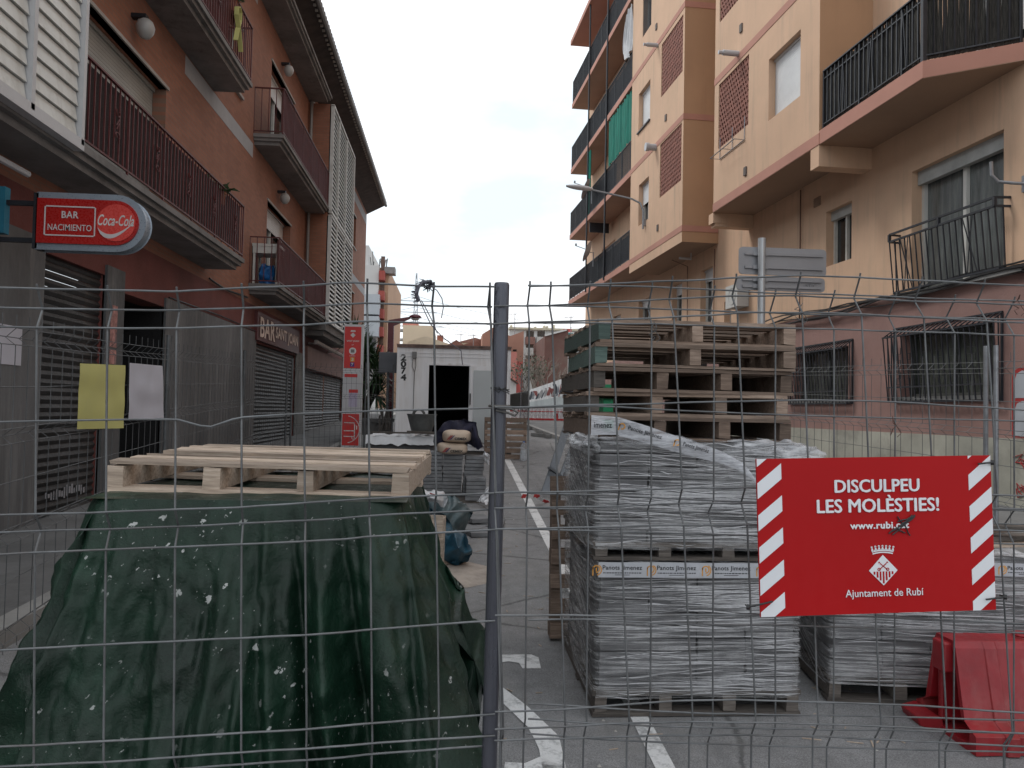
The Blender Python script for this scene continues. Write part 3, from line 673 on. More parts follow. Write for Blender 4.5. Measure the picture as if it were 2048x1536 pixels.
# ================================================================ right: beige apartment block (built in its own facade frame)
def rn(n0): return lambda a, b, d: (n0 + d, a, b)       # a = along, b = up, d = into the wall
def ru(u0): return lambda a, b, d: (a, u0 + d, b)       # end faces looking back at the camera
RBloc = FR @ Vector((12, 18, gz(18)))
RB = thing('apartment_building', 'beige apartment block with salmon bands, black balconies and pink ground floor', 'building', RBloc, R_(3.2))
w8, w7 = rn(8.0), rn(7.0)
FH = [(9.75, 11.75, 3.62, 5.6), (13.5, 14.4, 4.52, 5.6), (18.95, 19.4, 3.75, 4.5), (20.2, 21.1, 3.9, 5.6), (22.6, 23.5, 3.9, 5.55), (25.7, 27.1, 4.1, 5.55), (29.5, 30.6, 4.1, 5.4)]
UH = [(26, 28.2, z, z + 2.1) for z in (6.42, 9.5, 12.5, 15.5)] + [(30.5, 32.7, z, z + 2.1) for z in (6.42, 9.5, 12.5, 15.5)] + [(9.0, 10.6, 6.7, 8.9)]
g = MB(FR); wall(g, w8, 2, 35.7, 3.62, 18.5, FH + UH, .28)
g.quad((8, 35.7, 0), (20, 35.7, 0), (20, 35.7, 18.5), (8, 35.7, 18.5)); g.quad((8, 2, 0), (20, 2, 0), (20, 2, 18.5), (8, 2, 18.5)); g.quad((8, 2, 18.5), (20, 2, 18.5), (20, 35.7, 18.5), (8, 35.7, 18.5))
part('upper_wall', g, beige, RB)
GW = [(9.9, 12.0, 1.95, 2.98), (13.55, 15.6, 1.93, 2.92), (20.5, 23.5, .75, 3.0)]
g = MB(FR); wall(g, rn(7.985), 2, 35.7, 1.36, 3.62, GW, .3); part('ground_floor_wall', g, pink, RB)
g = MB(FR); g.fbox(rn(7.96), 2, 35.7, -.1, 1.36, 0, .2); part('plinth', g, plin, RB)
# cables along the top of the ground floor
g = MB(FR)
for k in range(6):
    dz = rnd.uniform(-.07, .07); ph = rnd.uniform(0, 6)
    g.tube([(7.93 - .012 * k, u, 3.62 + dz + .05 * math.sin(u * .8 + ph) + .03 * math.sin(u * 2.3 + ph * 2)) for u in [4 + .5 * i for i in range(42)]], .011 + .004 * (k % 3), 5)
part('facade_cables', g, blk, RB)
# projecting bays
def bay(u0, u1, zb, holes, bands, side_u):
    g = MB(FR); wall(g, w7, u0, u1, zb, 19, holes, .22)
    p = part('bay_wall', g, beige, RB)
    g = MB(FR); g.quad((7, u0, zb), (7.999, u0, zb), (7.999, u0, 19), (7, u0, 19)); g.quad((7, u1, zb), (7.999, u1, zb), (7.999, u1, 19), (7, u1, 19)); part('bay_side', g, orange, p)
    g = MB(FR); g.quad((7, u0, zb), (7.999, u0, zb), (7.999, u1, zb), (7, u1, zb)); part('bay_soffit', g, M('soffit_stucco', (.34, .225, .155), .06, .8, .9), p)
    for b0, b1 in bands: g = MB(FR); g.box(6.99, 7.996, u0 - .012, u1 + .012, b0, b1); part('painted_band', g, bandm, p)
    return p
NB = [(15.8, 17.45, 7.78, 9.3), (13.55, 14.85, 7.5, 8.75), (15.8, 17.45, 10.78, 12.3), (13.55, 14.85, 10.5, 11.75)]
FB = [(19.98, 21.8, z, z + 1.55) for z in (7.79, 10.72, 13.72)] + [(22.85, 23.9, 7.45, 8.75), (22.85, 24.05, 10.48, 11.72), (22.85, 23.75, 13.4, 14.6)]
nb = bay(12.86, 17.7, 6.35, NB, [(6.36, 6.56), (9.38, 9.54), (12.4, 12.56)], 12.86)
fbb = bay(19.85, 24.85, 6.12, FB, [(6.4, 6.56), (9.38, 9.54), (12.4, 12.56), (15.4, 15.56)], 19.85)
g = MB(FR); g.box(7.0, 7.998, 17.7, 17.98, 6.12, 6.36); g.box(7.06, 7.998, 17.72, 17.96, 6.04, 6.12); part('beam', g, beige, nb)
g = MB(FR); g.box(7.0, 7.998, 12.86, 13.15, 5.98, 6.35); part('beam', g, beige, nb)
def bricklat(parent, n0, a0, a1, b0, b1):
    g = MB(FR); f = rn(n0); cw, ch = .125, .115; na, nb_ = round((a1 - a0) / cw), round((b1 - b0) / ch); cw, ch = (a1 - a0) / na, (b1 - b0) / nb_
    for j in range(nb_ + 1): z = b0 + j * ch; g.fbox(f, a0, a1, max(b0, z - .028), min(b1, z + .028), .02, .1)
    for j in range(nb_):
        for i in range(na):
            a = a0 + (i + (.5 if j % 2 else 0)) * cw
            g.fbox(f, max(a0, a - .026), min(a1, a + .026), b0 + j * ch, b0 + (j + 1) * ch, .018, .1)
            if (i * 7 + j * 3) % 3 == 0: g.fbox(f, max(a0, a), min(a1, a + cw), b0 + j * ch, b0 + (j + 1) * ch, .045, .1)
    o = part('brick_lattice', g, latt, parent)
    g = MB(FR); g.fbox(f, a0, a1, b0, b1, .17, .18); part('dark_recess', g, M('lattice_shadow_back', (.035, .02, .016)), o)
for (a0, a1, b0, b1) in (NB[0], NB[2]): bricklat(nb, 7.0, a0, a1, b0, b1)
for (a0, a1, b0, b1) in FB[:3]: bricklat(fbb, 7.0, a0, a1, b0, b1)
for h in (NB[1], NB[3]): window(nb, w7, *h, .2, FR, nv=1, fr=.04, roll=.98)
window(fbb, w7, *FB[3], .2, FR, nv=2, fr=.04, roll=.5); window(fbb, w7, *FB[4], .2, FR, nv=2, fr=.04, roll=.98)
wb = window(fbb, w7, *FB[5], .2, FR, nv=2, fr=.04, roll=0)
g = MB(FR)
for k in range(9): g.tube([(7.02, 22.9 + k * .1, 13.42), (7.02, 22.9 + k * .1, 14.58)], .012, 5)
part('bars', g, irond, wb)
g = MB(FR); g.box(6.95, 7.2, 22.8, 24.1, 10.43, 10.475); part('sill', g, M('slate_sill', (.1, .1, .11)), fbb)
# vents and flue pipes on the bays
for (n, u, z, L_, r) in ((7.0, 22.15, 12.42, .34, .06), (7.0, 16.35, 9.55, .36, .062), (7.0, 22.2, 9.4, .22, .1)):
    g = MB(FR); g.tube([(n, u, z), (n - L_, u, z)], r, 12); g.tube([(n - L_, u, z), (n - L_ - .1, u, z)], r * (1.25 if r > .09 else .72), 12); part('flue_pipe', g, pvc, nb if u < 18 else fbb)
for u, z, pp in ((21.3, 9.95, fbb), (21.9, 6.95, fbb), (16.2, 10.05, nb), (15.9, 6.8, nb), (22.3, 13.05, fbb)):
    g = MB(FR); g.box(6.97, 7.0, u - .06, u + .06, z - .09, z + .09); part('vent_grille', g, M('dark_vent', (.12, .1, .09)), pp)
# clothes line bracket under the lattice
CLn = thing('drying_rack', 'thin folding clothes airer hanging under the brick lattice of the near bay', 'clothes airer', FR @ Vector((6.9, 16.6, 7.5)), R_(3.2))
g = MB(FR)
for n in (6.75, 6.98): g.tube([(n, 17.3, 7.5), (n, 15.95, 7.5)], .012, 5)
for u in (17.3, 16.6, 15.95): g.tube([(6.75, u, 7.5), (6.98, u, 7.5), (6.985, u, 8.0)], .01, 5)
part('rods', g, galv, CLn)
# far balconies
irondk = [irond]
for i, z in enumerate((6.57, 9.55, 12.55, 15.55)):
    g = MB(FR); g.box(7.0, 7.999, 24.86, 34.8, z - .2, z); sl = part('balcony_slab', g, bandm, RB)
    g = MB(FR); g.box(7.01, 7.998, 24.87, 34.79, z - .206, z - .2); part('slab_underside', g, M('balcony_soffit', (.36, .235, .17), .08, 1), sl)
    g = MB(FR); rails(g, [(8.0, 34.75, z), (7.04, 34.75, z), (7.04, 24.9, z)], 1.0, .12, .022, .045); part('balcony_railing', g, irond, sl)
    g = MB(FR)
    if i == 0: segs = [(7.09, 25, 31)]
    elif i == 1: segs = [(7.09, 27, 31.2)]
    else: segs = [(7.09, 25, 34.6)]
    for n, u0, u1 in segs: g.grid(40, 2, lambda a, b: (n + .01 * math.sin(a * 1.7), u0 + (u1 - u0) * a / 39, z + .08 + .84 * b))
    part('privacy_screen', g, M('charcoal_reed_screen', (.045, .045, .055), .7, 8, .9, .3, 30, st=(8, 8, .6)), sl)
g = MB(FR); g.box(6.9, 8.0, 24.86, 34.9, 18.3, 18.5); g.box(6.9, 8, 12.8, 24.86, 19, 19.2); part('roof_slab', g, bandm, RB)
for u in (31.2, 28.2): g = MB(FR); g.tube([(6.98, u, 6.45), (6.98, u, 18.3)], .035, 6); part('balcony_post', g, irond, RB)
for u in (31.2,): g = MB(FR); g.box(7.1, 7.9, u - .03, u + .03, 8.9, 9.3); part('beam', g, irond, RB)
for h in UH[:-1]:
    if h[2] < 16: window(RB, w8, *h, .2, FR, nv=2, roll=.35)
window(RB, w8, *UH[-1], .2, FR, nv=2, roll=.9)
# near balcony with dark reed screening
pl = [(7.0, 12.86), (7.0, 10.05), (7.93, 9.3), (7.999, 9.3), (7.999, 12.86)]
fz = lambda a, b, d: (a, b, d)
g = MB(FR); g.prism(pl, fz, 6.36, 6.6); sl = part('balcony_slab', g, bandm, RB)
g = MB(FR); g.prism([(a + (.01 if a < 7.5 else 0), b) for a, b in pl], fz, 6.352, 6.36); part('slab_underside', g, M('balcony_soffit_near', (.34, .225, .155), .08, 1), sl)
P3 = [(7.05, 12.8, 6.6), (7.05, 10.1, 6.6), (7.95, 9.38, 6.6)]
g = MB(FR); rails(g, P3, 1.03, .125, .02, .06, .1)
for p in P3[1:2]: g.bar(p, (p[0], p[1], 7.63), .06)
for e in (P3[0], P3[1]): pass
for k in range(3):
    a = Vector(P3[0]).lerp(Vector(P3[1]), .2 + k * .3); b_ = Vector(P3[0]).lerp(Vector(P3[1]), .26 + k * .3)
    g.bar(a + Vector((-.01, 0, .1)), (a + b_) / 2 + Vector((-.01, 0, .95)), .014); g.bar(b_ + Vector((-.01, 0, .1)), (a + b_) / 2 + Vector((-.01, 0, .95)), .014)
g.bar(Vector(P3[0]) + Vector((0, 0, .9)), Vector(P3[1]) + Vector((0, 0, .9)), .02); g.bar(Vector(P3[1]) + Vector((0, 0, .9)), Vector(P3[2]) + Vector((0, 0, .9)), .02)
part('balcony_railing', g, irond, sl)
g = MB(FR)
for p, q in ((P3[0], P3[1]), (P3[1], P3[2])):
    p, q = Vector(p), Vector(q); n = int((q - p).length / .014); nn = (q - p).cross(Vector((0, 0, 1))).normalized() * -.03
    for k in range(n):
        e = p.lerp(q, k / n) + nn * rnd.uniform(.8, 1.6); hh = 1.0 + rnd.uniform(-.04, .06)
        g.bar(e + Vector((0, 0, .05)), e + Vector((rnd.uniform(-.012, .012), rnd.uniform(-.012, .012), hh)), .022, .012)
part('reed_screening', g, reed, sl)
# things in the beige wall
wn = window(RB, w8, *FH[0], .22, FR, nv=2, fr=.07, gm=glassc)
g = MB(FR); g.fbox(w8, 9.76, 11.74, 5.38, 5.598, .1, .2); part('shutter_box', g, M('shutter_box_grey', (.38, .39, .38)), wn)
wn = window(RB, w8, *FH[1], .2, FR, nv=2, fr=.05); g = MB(FR); g.fbox(w8, 13.51, 14.39, 5.42, 5.598, .1, .19); part('shutter_box', g, M('shutter_box_pale', (.4, .4, .38)), wn)
for h in FH[2:]: window(RB, w8, *h, .2, FR, nv=2, fr=.05, roll=.2)
g = MB(FR)
for z in (3.66, 4.5, 4.62):
    e_ = .08 if z > 4 else 0; pts = [(8, 12.05, z), (7.87 - e_, 12.02, z), (7.87 - e_, 9.66, z), (8, 9.63, z)]
    for a, b in zip(pts[:-1], pts[1:]): g.bar(a, b, .03)
for k in range(19):
    u = 12.02 - k * 2.36 / 18; g.bar((7.87, u, 3.66), (7.79, u, 4.5), .016)
    if k in (3, 14):
        for s in (-.1, .1): g.bar((7.865, u + s, 3.68), (7.82, u, 4.1), .012); g.bar((7.82, u, 4.1), (7.785, u + s, 4.48), .012)
for u in (12.02, 10.8, 9.66): g.bar((7.79, u, 4.5), (7.79, u, 4.62), .04)
for n in (7.93,):
    for u in (12.03, 9.64): g.bar((n, u, 3.66), (n - .03, u, 4.5), .016)
part('window_railing', g, irond, RB)
g = MB(FR); g.fbox(w8, 9.3, 11.9, 3.56, 3.62, -.12, .1); part('sill', g, conc, RB)
# awning hook, vent, disc lamp, wall cable, light tube
g = MB(FR); g.tube([(8, 9.33, 4.72), (7.85, 9.4, 4.74), (7.72, 9.5, 4.78), (7.66, 9.55, 4.88), (7.65, 9.55, 5.06)], .022, 8); g.box(7.97, 8, 9.27, 9.4, 4.62, 4.84); part('awning_arm', g, galv, RB)
g = MB(FR); g.box(7.98, 8.0, 14.6, 14.85, 5.8, 5.98)
for k in range(5): g.box(7.965, 7.98, 14.61, 14.84, 5.815 + k * .034, 5.825 + k * .034)
part('vent_grille', g, M('stucco_vent', (.3, .2, .14)), RB)
g = MB(FR); g.lathe([(.001, 0), (.1, 0), (.11, .03), (.001, .05)], 18, M=Matrix.Translation((7.55, 12.84, 7.95)) @ Matrix.Rotation(R_(90), 4, 'X')); part('disc_lamp', g, M('dark_disc', (.05, .055, .05)), RB)
g = MB(FR); g.tube([(7.96, 15.35, 3.6), (7.96, 15.35, 6.3)], .015, 5); g.tube([(7.96, 20, 3.7), (7.96, 20, 6.0)], .012, 5); g.tube([(7.96, 22, 3.7), (7.96, 22.05, 5.9), (7.5, 22.1, 6.08)], .012, 5); part('wall_conduit', g, M('brown_conduit', (.12, .06, .04)), RB)
g = MB(FR); g.tube([(7.75, 21.2, 5.95), (7.35, 21.0, 5.92)], .035, 8); g.tube([(7.75, 21.2, 5.99), (7.75, 21.2, 6.12)], .02, 6); part('tube_lamp', g, whitep, RB)
g = MB(FR); g.box(7.7, 7.99, 17.9, 18.6, 4.2, 4.75); g.lathe([(.001, 0), (.2, 0), (.2, .01)], 18, M=Matrix.Translation((7.698, 18.2, 4.47)) @ Matrix.Rotation(R_(-90), 4, 'Y')); solo('air_conditioner', g, M('aircon_white', (.5, .5, .48), .05), 'white air conditioning unit on the beige wall behind the round sign pole', 'air conditioner')
# barred windows of the pink ground floor
for (a0, a1, b0, b1) in GW[:2]:
    wn = window(RB, rn(7.985), a0, a1, b0, b1, .22, FR, nv=2, fr=.05, fm=M('dark_frame', (.06, .065, .06)), gm=M('dim_grey_glass', (.06, .068, .06), .5, 3, .2, 0, st=(5, 5, 1)))
    g = MB(FR); x = 7.985; n = int((a1 - a0 + .3) / .115)
    L3 = [(x, b1 + .12), (x - .22, b1 - .03), (x - .1, b0 - .12)]
    for k in range(n + 1):
        u = a0 - .15 + k * (a1 - a0 + .3) / n
        g.bar((x, u, b1 + .1), (x - .22, u, b1 - .06), .015); g.bar((x - .22, u, b1 - .06), (x - .12, u, b0 - .08), .015); g.bar((x - .12, u, b0 - .08), (x, u, b0 - .08), .015)
    for (n_, z) in ((x - .22, b1 - .06), (x - .12, b0 - .08), (x - .01, b1 + .1), (x - .14, b0 + .15)): g.bar((n_, a0 - .16, z), (n_, a1 + .16, z), .025)
    for u in (a0 - .15, a1 + .15):
        for k in range(1, 3): n2 = x - .07 * k; g.bar((n2, u, b1 + .1 - .05 * k), (n2 + .02 * k, u, b0 - .08), .014)
        g.bar((x - .01, u, b1 + .1), (x - .01, u, b0 - .08), .03)
    for k in range(0, n, 3):
        for j in range(6):
            u = a0 + k * .115; z = b0 + .2 + j * .1; g.bar((x - .02, u, z), (x - .02, u + .18, z), .008)
            g.bar((x - .02, u + (.0 if j % 2 else .1), z), (x - .02, u + (.0 if j % 2 else .1), z + .1), .008)
    part('window_cage', g, irond, wn)
    g = MB(FR); g.fbox(rn(7.985), a0 - .1, a1 + .1, b0 - .06, b0 - .001, -.05, .1); part('sill', g, conc, wn)
wn = window(RB, rn(7.985), *GW[2], .2, FR, nv=3, roll=.99, rm=rollg)
# graffiti: red outline with a grey rounded panel at the right edge, red scrawl on the plinth
rg = M('red_spray_paint', (.30, .02, .02), .2, 5); sg = M('silver_spray_paint', (.33, .35, .38), .08, 4)
f = rn(7.985)
def rr(a0, a1, b0, b1, r=.12): return [(a0, b0), (a1, b0), (a1, b1 - r), (a1 - r * .3, b1 - r * .3), (a1 - r, b1), (a0 + r, b1), (a0 + r * .3, b1 - r * .3), (a0, b1 - r)]
g = MB(FR); g.prism(rr(8.2, 9.58, 1.38, 2.3), f, -.003, -.001); part('graffiti', g, rg, RB); g = MB(FR); g.prism(rr(8.3, 9.53, 1.4, 1.86), f, -.006, -.004); g.prism(rr(8.3, 9.53, 1.9, 2.26), f, -.006, -.004); part('graffiti', g, sg, RB)
g = MB(FR)
for k in range(7):
    u = 9.55 - rnd.uniform(0, .35); z = 1.0 + rnd.uniform(-.35, .2); pts = [(7.95, u + rnd.uniform(-.13, .13), z + rnd.uniform(-.1, .1)) for _ in range(5)]; g.tube(pts, .007, 4)
part('graffiti', g, rg, RB)
# laundry and curtains
g = MB(FR); g.grid(60, 2, lambda i, j: (7.06 + .035 * math.sin(i * 1.1) + .02 * math.sin(i * .37), 25.05 + 3.15 * i / 59, (10.62 if j == 0 else 12.3) + .02 * math.sin(i * .8)))
solo('curtain', g, curtg, 'green fabric curtain closing the second balcony of the beige block', 'curtain')
g = MB(FR); g.grid(8, 2, lambda i, j: (7.1 + .03 * math.sin(i * 2), 31.4 + .5 * i / 7, (8.95 if j == 0 else 12.3))); g.T = FR
g2 = MB(FR); g2.grid(8, 2, lambda i, j: (7.06 + .04 * math.sin(i * 2), 31.0 + .5 * i / 7, (9.6 if j == 0 else 12.25))); solo('curtain', g2, curtg, 'narrow gathered green curtain beside the balcony post under the third balcony', 'curtain')
g = MB(FR); g.grid(24, 14, lambda i, j: (7.0 + .05 * math.sin(i * .9 + j * .3), 24.95 + (1.15 - .9 * abs(j / 13 - .35) ** 1.2) * i / 23, 13.55 + 1.55 * j / 13 + .06 * math.sin(i * .5)))
solo('dust_sheet', g, clothw, 'crumpled white sheet hanging from the balcony next to the far bay', 'sheet')
def satdish(n, u, z, r, lab):
    t_ = thing('satellite_dish', lab, 'satellite dish', FR @ Vector((n, u, z - r)), R_(3.2))
    Mx = FR @ Matrix.Translation((n, u, z)) @ Matrix.Rotation(R_(-20), 4, 'Z') @ Matrix.Rotation(R_(-68), 4, 'Y')
    g = MB(); g.lathe([(r * k / 6, .25 * r * (k / 6) ** 2) for k in range(7)], 24, M=Mx); part('reflector', g, dish, t_, smooth=True)
    g = MB(); a = Mx @ Vector((0, -r * .9, .2 * r)); b = Mx @ Vector((0, -r * .75, r * 1.25)); g.tube([a, b], .015, 5); g.bar(b, b + Vector((.0, 0.0, .08)), .09, .06); part('feed_arm', g, galv, t_)
    g = MB(); g.tube([Mx @ Vector((0, 0, -.02)), FR @ Vector((n + .15, u, z)), FR @ Vector((n + .15, u, z - r * 1.3))], .02, 6); part('mast', g, galv, t_)
satdish(6.78, 30.2, 10.35, .42, 'pale satellite dish on the middle balcony beside the post'); satdish(6.75, 29.6, 7.75, .42, 'grey satellite dish on the lowest balcony of the beige block')
# wall street lamp
t_ = thing('street_lamp', 'pale grey street lamp on a curved arm fixed to the far bay', 'street lamp', FR @ Vector((6.98, 23.2, 7.3)), R_(3.2))
g = MB(FR); g.tube([(6.93, 23.15, 7.2), (6.93, 23.15, 7.75), (6.85, 23.2, 8.0), (6.6, 23.3, 8.15), (6.2, 23.4, 8.25), (5.35, 23.5, 8.42)], .03, 8); g.box(6.93, 7.0, 23.1, 23.2, 7.3, 7.5); part('arm', g, galv, t_)
g = MB(FR)
for k in range(9): pass
g.grid(14, 8, lambda i, j: (5.42 - .82 * j / 7, 23.5 + (.14 * math.sin(math.pi * (j + .6) / 8) ** .5) * math.cos(i / 14 * 6.283), 8.43 + .06 * j / 7 + (.075 * math.sin(math.pi * (j + .6) / 8) ** .5) * math.sin(i / 14 * 6.283)), wrap=True); part('lamp_head', g, M('lamp_head_grey', (.55, .56, .58), .05, 2, .35, 0), t_, smooth=True)

# ================================================================ far street
def slab_building(name, label, x0, x1, y0, y1, z0, z1, mat, cat='building', group=None):
    t_ = thing(name, label, cat, ((x0 + x1) / 2, (y0 + y1) / 2, z0)); g = MB(); g.box(x0, x1, y0, y1, z0, z1); part('wall', g, mat, t_)
    g = MB(); g.box(x0 - .15, x1 + .15, y0 - .15, y1, z1, z1 + .25); part('parapet', g, M('parapet_' + name + str(len(bpy.data.materials)), tuple(min(1, v * 1.1) for v in mat.diffuse_color[:3]) if 0 else (.5, .45, .4)), t_); return t_
GF = gz(60)
ochref = M('orange_render_far', (.42, .27, .18), .06, .4, .9); creamf = M('cream_render_far', (.60, .50, .37), .05, .3, .9); whitef = M('white_render_far', (.58, .58, .57), .06, .4, .9)
redf = M('red_brick_far', (.33, .125, .085), .12, .5, .9); brownf = M('brown_party_wall', (.14, .072, .06), .16, .5, .9, dirt=(.17, .13, .11), dirt_s=.4)
def at(px, py, Y): return PY(px, py, Y)
# white and orange tower beyond the brick building
a = at(722, 600, 60); b = at(757, 565, 60); c = at(776, 535, 60)
F1 = thing('apartment_building', 'white and orange tower with red balconies beyond the brick building', 'building', (b.x, 66, GF))
g = MB(); g.box(a.x - 8, b.x, 60, 75, GF - 1, at(740, 530, 60).z); part('white_wall', g, whitef, F1); g = MB(); g.box(a.x - 8, at(736, 500, 60).x, 60.5, 75, 10, at(735, 488, 60).z); part('stair_tower', g, whitef, F1)
g = MB(); g.box(b.x + .001, c.x, 60.6, 75, GF - 1, at(770, 533, 60).z); part('orange_wall', g, ochref, F1)
bred = M('red_balcony_parapet', (.33, .07, .055), .1, 1)
for py in (552, 592, 628, 664, 700):
    p = at(765, py, 60); g = MB(); g.box(b.x + .05, at(770, 550, 60).x, 59.6, 60.6, p.z - .35, p.z + .35); bl = part('balcony', g, bred, F1)
    g = MB(); g.box(b.x + .1, at(768, 550, 60).x, 60.52, 60.6, p.z + .36, p.z + 1.6); part('opening', g, M('shaded_opening', (.12, .075, .06)) if py == 552 else bpy.data.materials['shaded_opening'], bl)
    for k in range(4): pass
boxm = M('glazed_balcony_box', (.42, .46, .5), .06, 1, .4)
for py in (612, 655):
    p = at(740, py, 60); g = MB(); g.box(a.x - 1, at(761, 610, 60).x, 58.9, 59.98, p.z - .75, p.z + .75); part('balcony_box', g, boxm, F1)
for py in (640, 690, 720):
    p = at(735, py, 60); g = MB(); g.box(p.x - .5, p.x + .6, 59.95, 60, p.z - .5, p.z + .5); part('window', g, M('tower_window' + str(py), (.2, .22, .24), .1, 2, .3), F1)
g = MB(); p = at(742, 525, 60)
for k in range(9): x = p.x - .4 + rnd.uniform(0, 1.5); g.bar((x, 61, p.z - .6), (x + rnd.uniform(-.2, .2), 61, p.z + rnd.uniform(0, 1.2)), .06)
part('rooftop_aerials', g, M('aerial_grey', (.15, .15, .15)), F1)
g = MB(); p = at(774, 540, 60); g.box(c.x - .3, c.x + .5, 60.3, 61.5, p.z - .2, p.z + .3); part('cornice', g, gutt, F1)
# cream block
F2 = thing('apartment_building', 'cream apartment block with side balconies rising behind the site cabin', 'building', (at(836, 650, 90).x, 95, GF))
a, b = at(806, 650, 90), at(866, 690, 90); g = MB(); g.box(a.x, b.x, 90, 104, GF - 2, a.z); part('wall', g, creamf, F2)
for py in (659, 678): p = at(801, py, 90); g = MB(); g.box(a.x - .7, a.x, 90.2, 92, p.z - .1, p.z + .1); g.box(a.x - .7, a.x - .62, 90.2, 92, p.z + .1, p.z + .6); part('balcony', g, M('balcony_pale' + str(py), (.4, .4, .4)), F2)
g = MB(); p = at(828, 645, 90); g.box(at(803, 645, 90).x, at(834, 645, 90).x, 92, 98, a.z, a.z + .6); part('roof_hut', g, M('salmon_roof_hut', (.5, .2, .16)), F2)
F2b = thing('house', 'low cream house with a sloping gable in front of the cream block', 'house', (at(850, 690, 75).x, 78, GF)); a, b = at(815, 690, 75), at(905, 700, 75); g = MB()
g.prism([(a.x, GF - 2), (b.x, GF - 2), (b.x, at(905, 690, 75).z), (at(850, 672, 75).x, at(850, 672, 75).z), (a.x, at(815, 684, 75).z)], lambda p_, q_, d: (p_, 75 + d, q_), 0, 8); part('wall', g, M('light_cream_render', (.62, .55, .42), .05), F2b)
g = MB(); p = at(880, 680, 75); g.box(p.x - .3, p.x + .3, 75.5, 76.2, p.z - 1, p.z + .5); part('chimney', g, redf, F2b)
# low tiled roofs
for i, (x0, x1, top, Y, m_, lab) in enumerate(((890, 935, 685, 70, M('brown_tile_roof', (.25, .15, .12), .2, 3), 'brown tiled low roof just above the cabin, left of the rooftops'), (925, 1000, 682, 82, redf, 'red brick low house behind the cabin roof, left of the steel post'), (915, 985, 678, 110, creamf, 'distant pale house with aerials above the cabin'))):
    a, b = at(x0, top, Y), at(x1, top, Y); h = thing('house', lab, 'house', ((a.x + b.x) / 2, Y + 3, GF)); g = MB(); mz = a.z - .5
    g.box(a.x, b.x, Y, Y + 7, GF - 2, mz); part('wall', g, m_, h); g = MB(); g.prism([(a.x - .2, mz), (b.x + .2, mz), ((a.x + b.x) / 2, a.z + .25)], lambda p_, q_, d: (p_, Y + d, q_), -.2, 7); part('roof', g, M('tile_roof_far' + str(i), (.22, .1, .075), .2, 3), h)
def aerial(px, py, Y, h, lab):
    p = at(px, py, Y); g = MB(); g.tube([(p.x, Y, p.z - h), (p.x, Y, p.z)], .035, 4); g.bar((p.x - .6, Y, p.z - .1), (p.x + .3, Y, p.z - .02), .04)
    for k in range(4): g.bar((p.x - .55 + k * .22, Y - .2, p.z - .08), (p.x - .55 + k * .22, Y + .2, p.z - .08), .03)
    solo('television_aerial', g, M('thin_aerial' + str(px), (.25, .25, .26)), lab, 'aerial')
aerial(922, 668, 80, 1.6, 'thin television aerial above the cabin roof, left one of two'); aerial(947, 670, 80, 1.5, 'thin television aerial above the cabin roof, right one of two')
aerial(1030, 627, 80, 3.0, 'tall television aerial on the red brick block right of the steel post'); aerial(1142, 633, 70, 3.0, 'television aerial near the end of the balconies')
# red brick block with a white cornice, white flats, brown party wall
F4 = thing('apartment_building', 'terracotta block with a sloping top right behind the steel post', 'building', (at(1005, 700, 78).x, 84, GF)); g = MB()
Z = lambda px, py, Y: at(px, py, Y).z
X_ = lambda px, Y: at(px, 700, Y).x
g.prism([(X_(964, 78), GF - 2), (X_(1047, 78), GF - 2), (X_(1047, 78), Z(1047, 662, 78)), (X_(1020, 78), Z(1020, 672, 78)), (X_(985, 78), Z(985, 655, 78)), (X_(964, 78), Z(964, 668, 78))], lambda p_, q_, d: (p_, 78 + d, q_), 0, 10); part('wall', g, M('terracotta_render_far', (.35, .18, .13), .1, .5), F4)
g = MB(); g.box(X_(1026, 78), X_(1033, 78), 77.9, 78, Z(1030, 702, 78) , Z(1030, 699, 78)); part('vent', g, black, F4)
F4b = thing('house', 'red rendered lower house stepping down below the terracotta block', 'house', (X_(1022, 64), 68, GF)); g = MB(); g.box(X_(1016, 64), X_(1034, 64), 64, 72, GF - 1, Z(1025, 704, 64)); part('wall', g, M('rose_render', (.46, .17, .14), .08), F4b); g = MB(); g.box(X_(1034, 64) + .001, X_(1047, 64), 64.5, 72, GF - 1, Z(1040, 722, 64)); part('wing', g, M('deep_red_render', (.36, .085, .075), .1), F4b)
F5 = thing('apartment_building', 'white block of flats with brown balcony strips between the two brick blocks', 'building', (X_(1075, 95), 100, GF)); g = MB(); g.box(X_(1018, 95), X_(1165, 95), 95, 108, GF - 2, Z(1060, 658, 95)); part('wall', g, whitef, F5)
for j, py in enumerate((680, 702, 724, 746)):
    for i, px in enumerate((1050, 1072)):
        g = MB(); zc = Z(px, py, 95); g.box(X_(px, 95), X_(px + 19, 95), 94.4, 95, zc - .55, zc + .35); part('balcony', g, M('balcony_strip_%d%d' % (i, j), (.2, .1, .08) if (i + j) % 2 == 0 else (.42, .4, .38)), F5)
        g = MB(); g.box(X_(px + 2, 95), X_(px + 17, 95), 94.96, 95, zc + .36, zc + 1.1); part('window', g, glass, F5)
g = MB()
for px in (1020, 1068, 1086, 1092, 1105): g.box(X_(px, 96), X_(px + 4, 96), 96, 97, Z(px, 658, 96), Z(px, 650 + px % 5, 96))
g.box(X_(1018, 94), X_(1165, 94), 94.5, 96, Z(1060, 659, 94.5), Z(1060, 655, 94.5)); part('roof_edge', g, M('pale_yellow_cornice', (.5, .45, .34)), F5)
F6 = thing('apartment_building', 'dark brown windowless party wall behind the bare trees', 'building', (X_(1115, 70), 75, GF)); g = MB(); g.prism([(X_(1089, 70), GF - 2), (X_(1136, 70), GF - 2), (X_(1136, 70), Z(1136, 659, 70)), (X_(1089, 70), Z(1089, 672, 70))], lambda p_, q_, d: (p_, 70 + d, q_), 0, 10); part('wall', g, brownf, F6)
